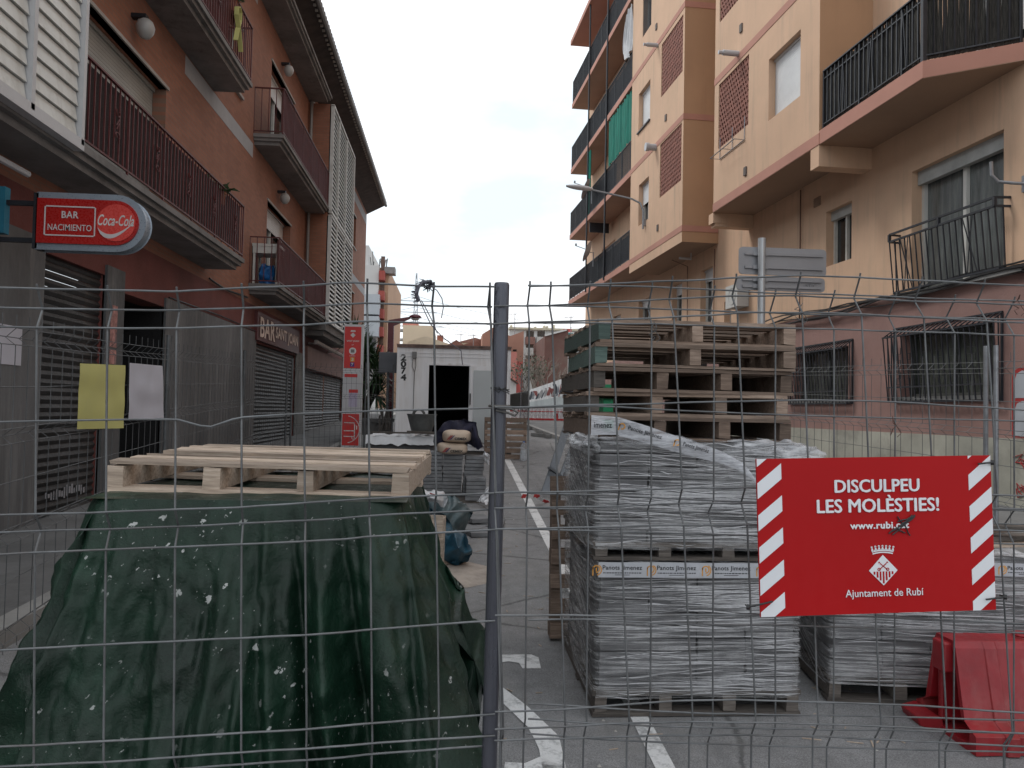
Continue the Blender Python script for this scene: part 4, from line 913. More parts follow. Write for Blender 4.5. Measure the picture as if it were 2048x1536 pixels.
g = MB(); g.bar((X_(1089, 70), 69.9, Z(1089, 671, 70)), (X_(1132, 70), 69.9, Z(1132, 660, 70)), .15); part('coping', g, whitef, F6)
F7 = thing('house', 'white top storey with a teal window and red roof box near the far balconies', 'house', (X_(1145, 85), 88, GF)); g = MB(); g.box(X_(1128, 85), X_(1165, 85), 85, 92, 5, Z(1140, 664, 85)); part('wall', g, whitef, F7); g = MB(); g.box(X_(1131, 85), X_(1145, 85), 84.95, 85, Z(1135, 672, 85), Z(1135, 666, 85)); part('window', g, M('teal_window', (.02, .2, .2)), F7); g = MB(); g.box(X_(1128, 85), X_(1144, 85), 85.5, 88, Z(1135, 664, 85), Z(1135, 657, 85)); part('roof_box', g, M('red_roof_box', (.42, .06, .05)), F7)
# enclosing wall, corrugated sheets, graffiti wall, hut
HT = thing('hut', 'small white hut with a pitched roof beyond the barriers', 'hut', (X_(1025, 52), 54, gz(50))); g = MB(); g.prism([(X_(1010, 52), gz(50)), (X_(1034, 52), gz(50)), (X_(1034, 52), Z(1034, 766, 52)), (X_(1022, 52), Z(1022, 757, 52)), (X_(1010, 52), Z(1010, 762, 52))], lambda p_, q_, d: (p_, 52 + d, q_), 0, 3); part('wall', g, whitef, HT); g = MB(); g.bar((X_(1020, 52), 51.9, Z(1020, 756, 52)), (X_(1037, 52), 51.9, Z(1037, 768, 52)), .12); part('roof', g, tile, HT)
CS = thing('sheet_fence', 'grey corrugated sheet fence left of the graffiti wall', 'fence', (X_(1040, 42), 42, gz(42)))
g = MB(); x0, x1 = X_(1019, 42), X_(1060, 42); n = 60
g.grid(n, 2, lambda i, j: (x0 + (x1 - x0) * i / (n - 1), 42 + (.04 if i % 2 else -.04), gz(42) - .2 if j == 0 else Z(1019 + 41 * i / (n - 1), 789 - 8 * i / (n - 1), 42))); part('corrugated_sheets', g, M('corrugated_steel', (.22, .22, .21), .2, 2, .5, metal=.2), CS)
GW_ = thing('boundary_wall', 'pale retaining wall topped by a graffiti covered white hoarding', 'wall', (X_(1100, 40), 41, gz(40)))
yy = lambda px: 44 - (px - 1060) * .12
g = MB(); A, B = 1058, 1160
pa, pb = (X_(A, yy(A)), yy(A)), (X_(B, yy(B)), yy(B))
g.hexa([(pa[0], pa[1], .5), (pb[0], pb[1], .5), (pb[0], pb[1] + .4, .5), (pa[0], pa[1] + .4, .5), (pa[0], pa[1], Z(A, 805, yy(A))), (pb[0], pb[1], Z(B, 786, yy(B))), (pb[0], pb[1] + .4, Z(B, 786, yy(B))), (pa[0], pa[1] + .4, Z(A, 805, yy(A)))]); part('concrete_base', g, M('bluish_concrete', (.26, .29, .3), .12, 1), GW_)
g = MB(); g.hexa([(pa[0], pa[1] + .1, 1.7), (pb[0], pb[1] + .1, 1.7), (pb[0], pb[1] + .3, 1.7), (pa[0], pa[1] + .3, 1.7), (pa[0], pa[1] + .1, Z(A, 781, yy(A))), (pb[0], pb[1] + .1, Z(B, 746, yy(B))), (pb[0], pb[1] + .3, Z(B, 746, yy(B))), (pa[0], pa[1] + .3, Z(A, 781, yy(A)))]); hb = part('hoarding', g, M('faded_hoarding', (.42, .43, .44), .2, 2), GW_)
for k in range(26):
    px = A + 6 + k * 3.6; Y = PL(px, 780, pa, pb).y + .02; c = rnd.choice(((.1, .11, .13), (.28, .3, .34), (.2, .26, .34), (.42, .42, .42), (.34, .12, .11), (.38, .36, .36))); wq = rnd.uniform(.02, .1); z0 = Z(px, 800 - (px - A) * .1, Y); z1 = Z(px, 783 - (px - A) * .25 , Y)
    sl2 = rnd.uniform(-.12, .12); z0 += rnd.uniform(-.02, .12); z1 -= rnd.uniform(-.03, .15); g = MB(); x = X_(px, Y); g.hexa([(x + q * wq + s * sl2, Y + d, z) for z, s in ((z0, -1), (z1, 1)) for q, d in ((-1, -.01), (1, -.01), (1, 0), (-1, 0))]); part('graffiti_stroke', g, M('graffiti_paint%d' % k, c), hb)
# red and white plastic barriers
BZ = gz(32)
def wbarrier(x, y, rz, first=None):
    if first: return dup(first, (x, y, BZ), rz)
    r_ = thing('plastic_barrier', 'red and white slatted plastic barrier closing the far end of the street', 'barrier', (0, 0, 0), 0, 'barriers across the far street')
    g = MB()
    for z in (.12, .35, .6): g.box(-.98, .98, -.03, .03, z - .025, z + .025)
    for k in range(12): g.box(-.93 + k * .16, -.815 + k * .16, -.02, .02, .15, .6)
    part('slats', g, barrw, r_); g = MB(); g.box(-1.0, 1.0, -.05, .05, 0, .2); g.box(-1.0, 1, -.045, .045, .47, .5); g.box(-1.0, -.86, -.045, .045, .201, .42); part('red_rails', g, M('barrier_red', (.5, .03, .035)), r_)
    g = MB(); g.box(-.7, -.5, -.25, .25, -.04, .0); g.box(.5, .7, -.25, .25, -.04, 0); part('feet', g, blk, r_); r_.location = (x, y, BZ); r_.rotation_euler = (0, 0, rz); return r_
a = at(1014, 840, 32); b0_ = wbarrier(a.x + .95, 32.3, .0)
for i in (1, 2, 3, 4): wbarrier(a.x + .95 + 2.02 * i, 32.3 - i * .12, -.06, b0_)
# kerbing rubble pile near the far kerb
g = MB()
for k in range(26):
    x, y = rnd.uniform(2.6, 4.2), rnd.uniform(22, 29); s = rnd.uniform(.1, .3)
    g.obb(Matrix.Translation((x, y, gz(y) + .06)) @ Matrix.Rotation(rnd.uniform(0, 3), 4, 'Z'), s, s * .5, .05)
solo('rubble', g, conc, 'low heap of broken kerb pieces and grey rubble near the far kerb', 'rubble', kind='stuff')
# lattice pylon
PB = Vector((at(832, 600, 220).x, 220, 0)); zt = at(832, 546, 220).z
t_ = thing('pylon', 'tall lattice electricity pylon on the skyline left of centre', 'pylon', PB); g = MB(); nseg = 16
def pw(s): return 3.0 * (1 - s) ** 1.1 + .25
for k in range(nseg):
    s0, s1 = k / nseg, (k + 1) / nseg; w0, w1 = pw(s0), pw(s1); z0, z1 = zt * s0, zt * s1; cr = [(-1, -1), (1, -1), (1, 1), (-1, 1)]
    for i in range(4):
        a, b = cr[i], cr[(i + 1) % 4]; P = lambda c_, w_, z_: PB + Vector((c_[0] * w_ / 2, c_[1] * w_ / 2, z_))
        g.bar(P(a, w0, z0), P(a, w1, z1), .16); g.bar(P(a, w0, z0), P(b, w1, z1), .09); g.bar(P(b, w0, z0), P(a, w1, z1), .09)
part('lattice_tower', g, M('pylon_grey', (.38, .4, .43), .05), t_); g = MB()
for z, l in ((zt * .62, 8), (zt * .72, 6), (zt * .80, 5)): g.bar(PB + Vector((-l, 0, z)), PB + Vector((l, 0, z)), .2); g.bar(PB + Vector((-l, 0, z)), PB + Vector((0, 0, z + 1.5)), .1); g.bar(PB + Vector((l, 0, z)), PB + Vector((0, 0, z + 1.5)), .1)
part('crossarms', g, bpy.data.materials['pylon_grey'], t_)
g = MB()
for l, z in ((8, .62), (-8, .62), (6, .72), (-6, .72), (5, .8)): g.tube([PB + Vector((l + 90 * s, -40 * s, zt * z - 26 * s + 16 * s * s)) for s in [k / 10 for k in range(11)]], .05, 4)
solo('power_lines', g, M('power_cable_grey', (.3, .32, .34)), 'thin power lines sagging right from the lattice pylon', 'power lines')
# bare trees
def baretree(x, y, z, h, lab, spread=.32, evergreen=0):
    r_ = thing('tree', lab, 'tree', (x, y, z), 0, 'trees behind the hoarding'); g = MB(); tips = []
    def br(p, d, l, r, n):
        q = p + d * l; g.tube([p, (p + q) / 2 + Vector((rnd.uniform(-.05, .05) * l, 0, 0)), q], [r, r * .85, r * .6], 5 if n > 2 else 4, cap=False)
        if n == 0: tips.append(q); return
        for _ in range(3 if n > 1 else 4):
            e = (d + Vector((rnd.uniform(-1, 1), rnd.uniform(-1, 1), rnd.uniform(-.2, .8))) * spread * 1.7).normalized(); br(p.lerp(q, rnd.uniform(.55, 1)), e, l * rnd.uniform(.55, .75), r * .55, n - 1)
    base = Vector((x, y, z)); br(base, Vector((rnd.uniform(-.1, .1), 0, 1)).normalized(), h * .38, h * .018, 4)
    part('branches', g, M('pale_bark_%d' % len(bpy.data.materials), (.2, .17, .145), .2, 5), r_)
    if evergreen:
        m_ = MB()
        for q in tips:
            for _ in range(evergreen):
                c = q + Vector([rnd.gauss(0, .3) for _ in range(3)]); a = Vector([rnd.uniform(-.1, .1) for _ in range(3)]); b = Vector([rnd.uniform(-.1, .1) for _ in range(3)]); m_.add([c, c + a, c + a + b, c + b], [(0, 1, 2, 3)])
        part('crown', m_, M('grey_green_foliage', (.07, .085, .055), .4, 2), r_)
for i, (px, Y, top) in enumerate(((1052, 50, 700), (1066, 48, 690), (1078, 52, 672), (1092, 50, 690), (1106, 48, 705), (1120, 47, 712))):
    x = X_(px, Y); z0 = 1.2; baretree(x, Y, z0, (Z(px, top, Y) - z0), 'bare %s tree %s' % (('leafy green', 'slender', 'tall twiggy', 'forked', 'low', 'thin')[i], ('at the left end of the row behind the white hoarding', 'second in the row behind the white hoarding', 'in front of the white flats', 'at the left edge of the brown party wall', 'in front of the middle of the brown party wall', 'at the right side of the brown party wall')[i]) if i else 'grey green leafy tree at the left end of the row of bare trees', evergreen=3 if i == 0 else (1 if i == 1 else 0))
# ================================================================ front fence (2 m from the camera)
def interp(xs, ys, x):
    if x <= xs[0]: i = 0
    elif x >= xs[-1]: i = len(xs) - 2
    else: i = max(k for k in range(len(xs) - 1) if xs[k] <= x)
    return ys[i] + (ys[i + 1] - ys[i]) * (x - xs[i]) / (xs[i + 1] - xs[i])
def front_panel(name_label, pa, pb, rows, cols, r, posts, fold=(1, 5, 10), wob=1.2, zmin=.12):
    """welded mesh panel with V folds in the vertical plane through pa, pb"""
    nrm = Vector((pb[1] - pa[1], pa[0] - pb[0], 0)).normalized()
    if nrm.y < 0: nrm = -nrm
    T_ = thing('fence_panel', name_label, 'fence', (posts[0][0], posts[0][1], gz(posts[0][1]) ), 0, 'mesh panels of the front fence')
    g = MB(); sd_ = rnd.random() * 50
    def off(k): return .034 if k in fold else 0
    rp_ = []
    for k, (xs, ys) in enumerate(rows):
        pts = []; x = xs[0]
        while x <= xs[-1] + .1:
            y = interp(xs, ys, x) + wob * noise.noise(Vector((x * .012, k * 7.1, sd_))); p = PL(x, y, pa, pb); pts.append(p + nrm * off(k)); x = xs[-1] if x < xs[-1] - .2 < x + 22 else x + 22
        rp_.append((xs, ys)); g.tube(pts, r, 6)
    for (x0, x1) in cols:                         # x at y=570 and at y=1536
        pts = []
        xat = lambda y: x0 + (x1 - x0) * (y - 570) / 966
        y0 = interp(*rows[0], x0) - 9; pts.append(PL(xat(y0), y0, pa, pb))
        for k, (xs, ys) in enumerate(rows):
            y = interp(xs, ys, xat(interp(xs, ys, x0))); q = PL(xat(y) + 1.3 * noise.noise(Vector((x0 * .1, k * 1.3, sd_))), y, pa, pb) + nrm * (off(k) + r * 1.6); pts.append(q)
        q = pts[-1].copy(); q.z = zmin; pts.append(q); g.tube(pts, r, 6)
    for zz in (.55, .35, .15):                     # rows under the picture edge
        pass
    part('wire_mesh', g, wire, T_)
    for (x, y, rr_, z1, lean) in posts:
        g = MB(); z0 = gz(y)
        top = Vector((x, y, z1)); bot = Vector((x - lean, y, z0 + .01))
        g.tube([bot, top - Vector((0, 0, .004)), top], [rr_, rr_, rr_ * .9], 20); part('post', g, postm, T_, smooth=False)
    return T_
pa, pb = (-.97, 1.69), (.108, 1.85)
XL = [-40, 70, 215, 352, 480, 607, 695, 735, 868, 990]
rowsL = [(XL, [574, 577, 580, 583, 576, 571, 564, 566, 573, 574]), (XL, [610, 613, 616, 617, 612, 610, 604, 602, 608, 610]), (XL, [653, 655, 656, 656, 652, 650, 643, 643, 646, 648]),
         ([-40, 70, 215, 352, 415, 475, 607, 735, 868, 990], [845, 842, 840, 838, 856, 835, 827, 822, 819, 816]),
         (XL, [1031, 1028, 1024, 1019, 1015, 1006, 1000, 997, 991, 986]), (XL, [1071, 1067, 1063, 1058, 1051, 1046, 1040, 1036, 1029, 1022]), (XL, [1110, 1105, 1099, 1094, 1088, 1083, 1078, 1073, 1066, 1059]),
         (XL, [1303, 1296, 1289, 1282, 1276, 1270, 1264, 1260, 1250, 1241]), (XL, [1496, 1490, 1482, 1474, 1466, 1459, 1451, 1447, 1437, 1428]), (XL, [1536, 1530, 1524, 1514, 1505, 1498, 1492, 1488, 1478, 1471]), (XL, [1574, 1568, 1562, 1552, 1543, 1534, 1527, 1522, 1512, 1504])]
colsL = [(-62, -70), (73, 66), (215, 206), (353, 346), (483, 482), (607, 613), (735, 745), (868, 879), (980, 1010)]
T1 = front_panel('mesh panel in front of the green tarpaulin, left of the zinc post', pa, pb, rowsL, colsL, .0024, [(.108, 1.87, .0182, PL(1003, 566, (0, 1.87), (1, 1.87)).z, .009), (-3.4, 1.34, .0182, 1.9, 0)])
g = MB(); g.tube([(.108 + .026 * math.cos(a * .5), 1.868 + .026 * math.sin(a * .5), 1.6 + .003 * math.sin(a)) for a in range(13)], .004, 6)
c = PL(1000, 814, (0, 1.85), (1, 1.85)); g = MB()
g.tube([(c.x + .024 * math.cos(a / 2.0), 1.87 + .024 * math.sin(a / 2.0), c.z + .002) for a in range(13)], .0035, 6)
g.tube([(c.x - .02, 1.845, c.z + .003), (c.x + .0, 1.84, c.z - .003), (c.x + .025, 1.843, c.z - .004), (c.x + .043, 1.845, c.z - .012), (c.x + .036, 1.85, c.z - .02), (c.x + .02, 1.85, c.z - .014), (c.x - .01, 1.845, c.z - .008)], .0028, 6)
part('fence_clamp', g, M('dark_clamp_steel', (.1, .095, .09), .3, 9, .5, metal=.4), T1)
g = MB(); c = PL(1000, 778, (0, 1.85), (1, 1.85))
for k in range(3): g.tube([(c.x - .022, 1.85, c.z + .002 * k), (c.x - .012 + .004 * k, 1.846, c.z + .004 - .006 * k), (c.x + .012, 1.846, c.z - .002 + .003 * k), (c.x + .022, 1.852, c.z - .006 * k)], .0011, 5)
g.tube([(c.x - .004, 1.844, c.z + .006), (c.x + .006, 1.84, c.z - .004), (c.x + .02, 1.842, c.z - .01)], .0011, 4); part('tie_wire', g, blk, T1)
g = MB(); g.box(-.05, .26, 1.75, 1.98, gz(1.87), gz(1.87) + .13); part('concrete_foot', g, conc, T1, bevel=.01)
XR = [990, 1100, 1222, 1346, 1475, 1612, 1721, 1848, 2060, 2500]
rowsA = [([1060, 1100, 1222, 1346, 1475, 1612, 1721, 1848, 2060, 2500], [573, 572, 567, 561, 556, 552, 555, 562, 572, 590]), (XR, [609, 607, 601, 595, 588, 588, 592, 598, 605, 620]), (XR, [648, 644, 639, 634, 626, 625, 628, 635, 646, 660]),
         (XR, [815, 812, 809, 806, 802, 800, 801, 807, 821, 840]), (XR, [986, 984, 981, 978, 976, 976, 980, 985, 992, 1010]), (XR, [1020, 1019, 1016, 1012, 1009, 1009, 1013, 1017, 1022, 1040]), (XR, [1058, 1056, 1053, 1051, 1049, 1049, 1052, 1056, 1062, 1080]),
         (XR, [1231, 1230, 1232, 1231, 1229, 1230, 1233, 1239, 1247, 1260]), (XR, [1424, 1420, 1411, 1402, 1398, 1404, 1407, 1412, 1427, 1440]), (XR, [1459, 1455, 1448, 1444, 1444, 1447, 1451, 1457, 1468, 1480]), (XR, [1494, 1490, 1486, 1483, 1482, 1484, 1488, 1494, 1505, 1520])]
colsA = [(980 + 0, 1004), (1102, 1134), (1222, 1263), (1346, 1391), (1474, 1517), (1603, 1642), (1722, 1768), (1846, 1900), (1971, 2031), (2096, 2160), (2220, 2290), (2345, 2420)]
TA = front_panel('mesh panel right of the zinc post, carrying the red sign', (.1, 1.81), (1.3, 1.80), rowsA, colsA, .0023, [(1.75, 1.80, .018, 1.9, 0)], wob=1.6)
XB = [1056, 1181, 1305, 1430, 1552, 1670, 1793, 1911, 2060, 2500]
rowsB = [(XB, [571, 571, 573, 580, 586, 589, 594, 598, 603, 620]), (XB, [607, 610, 613, 618, 623, 626, 629, 632, 636, 650]), (XB, [645, 646, 648, 652, 656, 659, 662, 666, 672, 685]), ([990, 1181, 1305, 1430, 1552, 1670, 1793, 1911, 2060, 2500], [817, 812, 818, 824, 829, 833, 836, 839, 843, 855]),
         (XB, [986, 989, 995, 1001, 1006, 1010, 1014, 1017, 1021, 1030]), (XB, [1019, 1023, 1026, 1029, 1034, 1040, 1045, 1048, 1053, 1065]), (XB, [1058, 1061, 1065, 1069, 1074, 1078, 1082, 1085, 1089, 1100]), (XB, [1240, 1238, 1246, 1250, 1251, 1254, 1258, 1261, 1266, 1280]),
         (XB, [1407, 1414, 1422, 1427, 1429, 1431, 1434, 1437, 1441, 1455]), (XB, [1438, 1446, 1452, 1455, 1457, 1459, 1461, 1463, 1467, 1480]), (XB, [1478, 1488, 1495, 1499, 1503, 1506, 1509, 1512, 1516, 1530])]
colsB = [(1060, 1050), (1181, 1173), (1305, 1301), (1430, 1426), (1552, 1552), (1670, 1668), (1793, 1789), (1911, 1910), (2030, 2030), (2150, 2150), (2270, 2270), (2390, 2390)]
TB = front_panel('mesh panel overlapping just behind the one with the red sign', (.1, 1.93), (1.3, 1.97), rowsB, colsB, .0023, [(2.0, 1.99, .018, 1.92, 0)], wob=1.2)
# frayed tangle hooked over the top wire
TG = thing('wire_tangle', 'frayed bundle of grey wire and cable ties hooked over the top fence wire', 'wire', PL(845, 575, pa, pb))
g = MB(); pln = lambda x, y, o=0: PL(x, y, pa, pb) + Vector((0, -o, 0))
arc = [pln(837, 602, .01), pln(834, 588, .02), pln(838, 576, .02), pln(847, 566, .01), pln(858, 565, 0), pln(866, 572, -.01)]
for k in range(3): g.tube([a + Vector([rnd.uniform(-.004, .004) for _ in range(3)]) for a in arc], .0035, 5)
for k in range(34):
    s = rnd.random() ** 1.3; i = min(4, int(s * 5)); p = arc[i].lerp(arc[i + 1], s * 5 - i); d = Vector((-1 + rnd.uniform(-.2, .2), rnd.uniform(-.4, .4), -.15 + rnd.uniform(-.4, .4) + (.5 if s > .5 else 0)))
    g.tube([p, p + d * .013 * rnd.uniform(.6, 1.2)], [.001, .0006], 4)
for k in range(18):
    p = pln(856 + rnd.uniform(-8, 8), 572 + rnd.uniform(-6, 6), rnd.uniform(-.01, .01)); g.tube([p, p + Vector([rnd.uniform(-.009, .009) for _ in range(3)]), p + Vector([rnd.uniform(-.009, .009) for _ in range(3)])], .0012, 4)
part('frayed_bundle', g, M('frayed_grey_wire', (.09, .09, .11), .4, 30, .5, metal=.3), TG); g = MB()
for pts in ([(862, 574), (874, 582), (884, 598), (887, 615), (883, 637)], [(840, 602), (850, 625), (862, 650), (885, 675), (905, 690), (922, 702), (925, 730)], [(843, 602), (852, 618), (866, 645), (875, 668)]):
    g.tube([pln(*p, .01) for p in pts], .0011, 4)
part('hanging_wires', g, bpy.data.materials['frayed_grey_wire'], TG)
# bits of tie wire on the panels
for px, py, lab in ((1305, 652, 'twisted tie wire hanging from the top fence wire over the pallets'), (1600, 615, 'small hooked tie wire loop near the round sign pole'), (2035, 600, 'rusty wire twist at the top right of the fence'), (1787, 842, 'rusty curled wire twist below the large barred window')):
    p = PL(px, py, (.1, 1.90), (1.3, 1.90)); g = MB(); q = [p]
    for k in range(7): q.append(p + Vector((rnd.uniform(-.012, .012), rnd.uniform(-.01, .01), .012 - .008 * k)))
    g.tube(q, .0012, 4); g.tube([p, p + Vector((.02, 0, -.03)), p + Vector((.01, 0, -.04))], .001, 4); solo('tie_wire', g, M('rusty_wire%d' % px, (.09, .045, .035) if px > 1700 else (.08, .08, .08)), lab, 'wire')

# ---------------------------------------------------------------- red apology sign
tl, tr_, bl_, br_ = PY(1512, 918, 1.765), PY(1978, 905, 1.765), PY(1521, 1234, 1.765), PY(1995, 1225, 1.765)
SR = ((tr_ - tl) + (br_ - bl_)).normalized(); SU = (tl - bl_).normalized(); W_, H_ = ((tr_ - tl).length + (br_ - bl_).length) / 2, (tl - bl_).length
SUv = SU; SN = SR.cross(SU).normalized()
SG = thing('notice_board', 'red DISCULPEU LES MOLESTIES sign with white hazard stripes, tied to the fence', 'sign', (tl + br_) / 2)
O = bl_.copy()
fs_ = lambda a, b, d: O + SR * (a * W_) + SU * (b * H_) + SN * (-d)
g = MB(); g.prism([(0, 0), (1, 0), (1, 1), (0, 1)], fs_, 0, .004); pn = part('panel', g, signr, SG)
def clipY(poly):
    def cl(ps, f, inter):
        o = []
        for i in range(len(ps)):
            a, b = ps[i], ps[(i + 1) % len(ps)]
            if f(a): o.append(a)
            if f(a) != f(b): o.append(inter(a, b))
        return o
    I = lambda v: (lambda a, b: (a[0] + (b[0] - a[0]) * (v - a[1]) / (b[1] - a[1]), v))
    poly = cl(poly, lambda p: p[1] >= 0, I(0))
    return cl(poly, lambda p: p[1] <= 1, I(1)) if poly else poly
for (x0, x1, o_) in ((0.002, .103, 0), (.9, .998, -.03)):
    for k in range(-1, 5):
        a = .155 + .204 * k + o_; q = clipY([(x0, 1 - a), (x0, 1 - a - .1), (x1, 1 - a - .1 + .125), (x1, 1 - a + .125)])
        if len(q) > 2: g = MB(); g.prism(q, fs_, -.0012, -.0004); part('hazard_stripe', g, signw, pn)
c_ = lambda a, b, e=.0012: O + SR * (a * W_) + SU * ((1 - b) * H_) + SN * e
def stx(s, a, b, w, h, **k): return txt(s, c_(a, b), SR, SU, w * W_, h * H_ if h else None, signw, pn, **k)
stx('DISCULPEU', .505, .183, .358, .08, heavy=.0011); stx('LES MOLÈSTIES!', .507, .298, .516, .106, heavy=.0011)
stx('www.rubi.cat', .51, .437, .25, .044, bold=.022); stx('Ajuntament de Rubí', .522, .875, .33, .062, bold=.0)
ux, uy = 1 / W_, 1 / H_
E0 = c_(.52, .727, .0008)
s = .064 * W_ * .95
part('municipal_emblem', flat([[(0, s * 1.04), (s, 0), (0, -s), (-s, 0)]], E0, SR, SU, .0008), signw, pn)
bars_ = []
for k in range(-3, 4):
    x = k * s * .21; w = s * .055; hb = s - abs(x) - s * .1
    if hb > .1 * s: bars_.append([(x - w, -.06 * s), (x - w, -hb * .95), (x + w, -hb * .95), (x + w, -.06 * s)])
bars_ += [[(-s * .3, s * .08), (s * .2, s * .5), (s * .24, s * .46), (-s * .26, s * .04)], [(s * .3, s * .08), (-s * .2, s * .5), (-s * .24, s * .46), (s * .26, s * .04)]] + ring(s * .06, s * .11, -s * .3, s * .08, 12) + ring(s * .06, s * .11, s * .3, s * .08, 12) + [[(s * .2, s * .5), (s * .28, s * .62), (s * .36, s * .5)], [(-s * .2, s * .5), (-s * .28, s * .62), (-s * .36, s * .5)]]
part('emblem_detail', flat(bars_, E0, SR, SU, .0006, .0010), signr, pn)
cr = [[(-s * .75, s * 1.12), (s * .75, s * 1.12), (s * .78, s * 1.22), (-s * .78, s * 1.22)]]
cr = []
for i in range(8):
    a0, a1 = -.7 + 1.4 * i / 8, -.7 + 1.4 * (i + 1) / 8; f_ = lambda a: .1 * s * (1 - (a / .7) ** 2)
    cr.append([(a0 * s, s * 1.08 + f_(a0)), (a1 * s, s * 1.08 + f_(a1)), (a1 * s, s * 1.16 + f_(a1)), (a0 * s, s * 1.16 + f_(a0))]); cr.append([(a0 * s * 1.05, s * 1.21 + f_(a0)), (a1 * s * 1.05, s * 1.21 + f_(a1)), (a1 * s * 1.08, s * 1.32 + f_(a1)), (a0 * s * 1.08, s * 1.32 + f_(a0))])
for i in range(7):
    a = -.7 + 1.4 * i / 6; cr.append([((a - .09) * s, s * 1.3 + .1 * s * (1 - (a / .7) ** 2)), ((a + .09) * s, s * 1.3 + .1 * s * (1 - (a / .7) ** 2)), (a * s * 1.08, s * 1.6 + .08 * s * (1 - (a / .7) ** 2))]); cr.append([(p[0] + a * s * 1.08, p[1] + s * 1.56 + .08 * s * (1 - (a / .7) ** 2)) for p in disc(.07 * s, n=8)])
part('crown_mark', flat(cr, E0, SR, SU, .0008), signw, pn)
g = MB()
for dx, dy, ex, ey in ((-.06, -.055, .045, .06), (-.045, -.062, .05, .05), (-.05, -.045, .055, .062), (-.02, .055, .03, -.07), (-.03, -.02, .01, -.055), (-.02, .02, .04, .05)):
    pts = [c_(.608 + dx + (ex - dx) * t + rnd.uniform(-.004, .004), .437 - (dy + (ey - dy) * t) + rnd.uniform(-.004, .004), .0032) for t in [k / 7 for k in range(8)]]; g.tube(pts, .0016, 5)
part('scribble', g, blk, pn, 'black wire scribble crossing out the end of the web address')
for (px, py, ex, ey) in ((1545, 1203, 1496, 1214), (1956, 928, 1984, 925), (1972, 1199, 2010, 1194)):
    g = MB(); a, b = PY(px, py, 1.757), PY(ex, ey, 1.76); g.tube([a, (a + b) / 2 + Vector((0, -.004, .001)), b, b + Vector((.002, .02, 0))], .0022, 6); g.bar(b - Vector((.002, .004, .003)), b + Vector((.003, .003, .003)), .007); part('cable_tie', g, blk, SG)

# ================================================================ pallets
def pallet(mat, label, W=1.03, D=1.04, H=.119, ns=4, nt=7, nb_=3, group=None, bw=.045):
    """built flat at the origin; boards run along x, stringers along y"""
    r_ = thing('pallet', label, 'pallet', (0, 0, 0), 0, group); bt = .017
    for k in range(ns):
        x = -W / 2 + .03 + (W - .06) * k / (ns - 1); g = MB(); a = rnd.uniform(-.004, .004); g.box(x - .03 + a, x + .03 + a, -D / 2 + rnd.uniform(0, .012), D / 2 - rnd.uniform(0, .012), bt + .001, H - bt - .001, .003); part('stringer', g, mat, r_)
    for k in range(nt):
        y = -D / 2 + .045 + (D - .09) * k / (nt - 1); g = MB(); g.box(-W / 2 + rnd.uniform(-.008, .008), W / 2 + rnd.uniform(-.008, .008), y - bw, y + bw, H - bt, H, .004); part('top_board', g, mat, r_)
    for k in range(nb_):
        y = -D / 2 + .045 + (D - .09) * k / (nb_ - 1); g = MB(); g.box(-W / 2 + rnd.uniform(-.008, .008), W / 2 + rnd.uniform(-.008, .008), y - .045, y + .045, 0, bt, .003); part('bottom_board', g, mat, r_)
    return r_
PG = 'empty pallets stacked on the wrapped pavers'
z = 1.462
pal = []
specs = [('weathered brown pallet at the bottom of the empty stack', 1.195, .0, woodo, 4), ('brown pallet second from the bottom of the empty stack', 1.20, -.008, None, 4), ('dark brown pallet in the middle of the empty stack', 1.205, .01, None, 4), ('green sided pallet, second from the top of the empty stack', 1.21, -.006, woodo, 3), ('green sided pallet at the top of the empty stack', 1.225, .02, None, 3)]
p4 = None; p3 = None; woodo2 = woodo
for i, (lab, x, rz, mt, ns) in enumerate(specs):
    if ns == 4:
        if p4 is None: o = p4 = pallet(woodb, lab, ns=4, group=PG)
        else: o = dup(p4, (0, 0, 0), 0, lab, swap={woodb.name: woodo} if i == 1 else None)
    else:
        if p3 is None: o = p3 = pallet(woodo, lab, ns=3, group=PG)
        else: o = dup(p3, (0, 0, 0), 0, lab)
    o.location = (x + rnd.uniform(-.012, .012), 4.42 + rnd.uniform(-.015, .015), z); o.rotation_euler = (rnd.uniform(-.004, .004), rnd.uniform(-.005, .005), rz * 1.6 + rnd.uniform(-.008, .008)); z += .1215
    pal.append(o)
def paint_side(root, mat):                       # the stringer on the street side is painted
    ks = [c for c in KIDS(root) if c.name.startswith('stringer')]
    k = min(ks, key=lambda c: min(v.co.x for v in c.data.vertices)); k.data = k.data.copy(); k.data.materials[0] = mat
for o in pal[3:]: paint_side(o, woodg)
for o in (pal[1], pal[2]): paint_side(o, woodk)
# pallet on the tarpaulin
tp = pallet(woodn, 'pale new pallet lying on top of the green tarpaulin', W=1.07, D=.98, H=.112, ns=4, nt=7, bw=.036)
tp.location = (-.665, 3.37, 1.284); tp.rotation_euler = (R_(1.0), R_(.6), R_(-3.0))
# upright pallets
def upright(label, x, y, W, Hh, mat, rz=0, lean=R_(3), group=None, D=None):
    o = pallet(mat, label, W=W, D=Hh, H=.11, ns=4 if W > .9 else 3, nt=7)
    o.location = (x, y, gz(y) + Hh / 2 + .01); o.rotation_euler = (R_(90) - lean, 0, rz); return o
upright('brown pallet standing on edge behind the wrapped pavers, left of them', 1.16, 5.06, 1.06, 1.0, woodo, R_(1))
upright('weathered pallet standing upright beside the cabin with the water bottle in front', 1.1, 16.6, .88, .86, woodo, R_(0))
upright('pale pallet standing on edge close behind the tarpaulin stack', -.53, 4.25, 1.0, .88, woodn, R_(-6), R_(6))

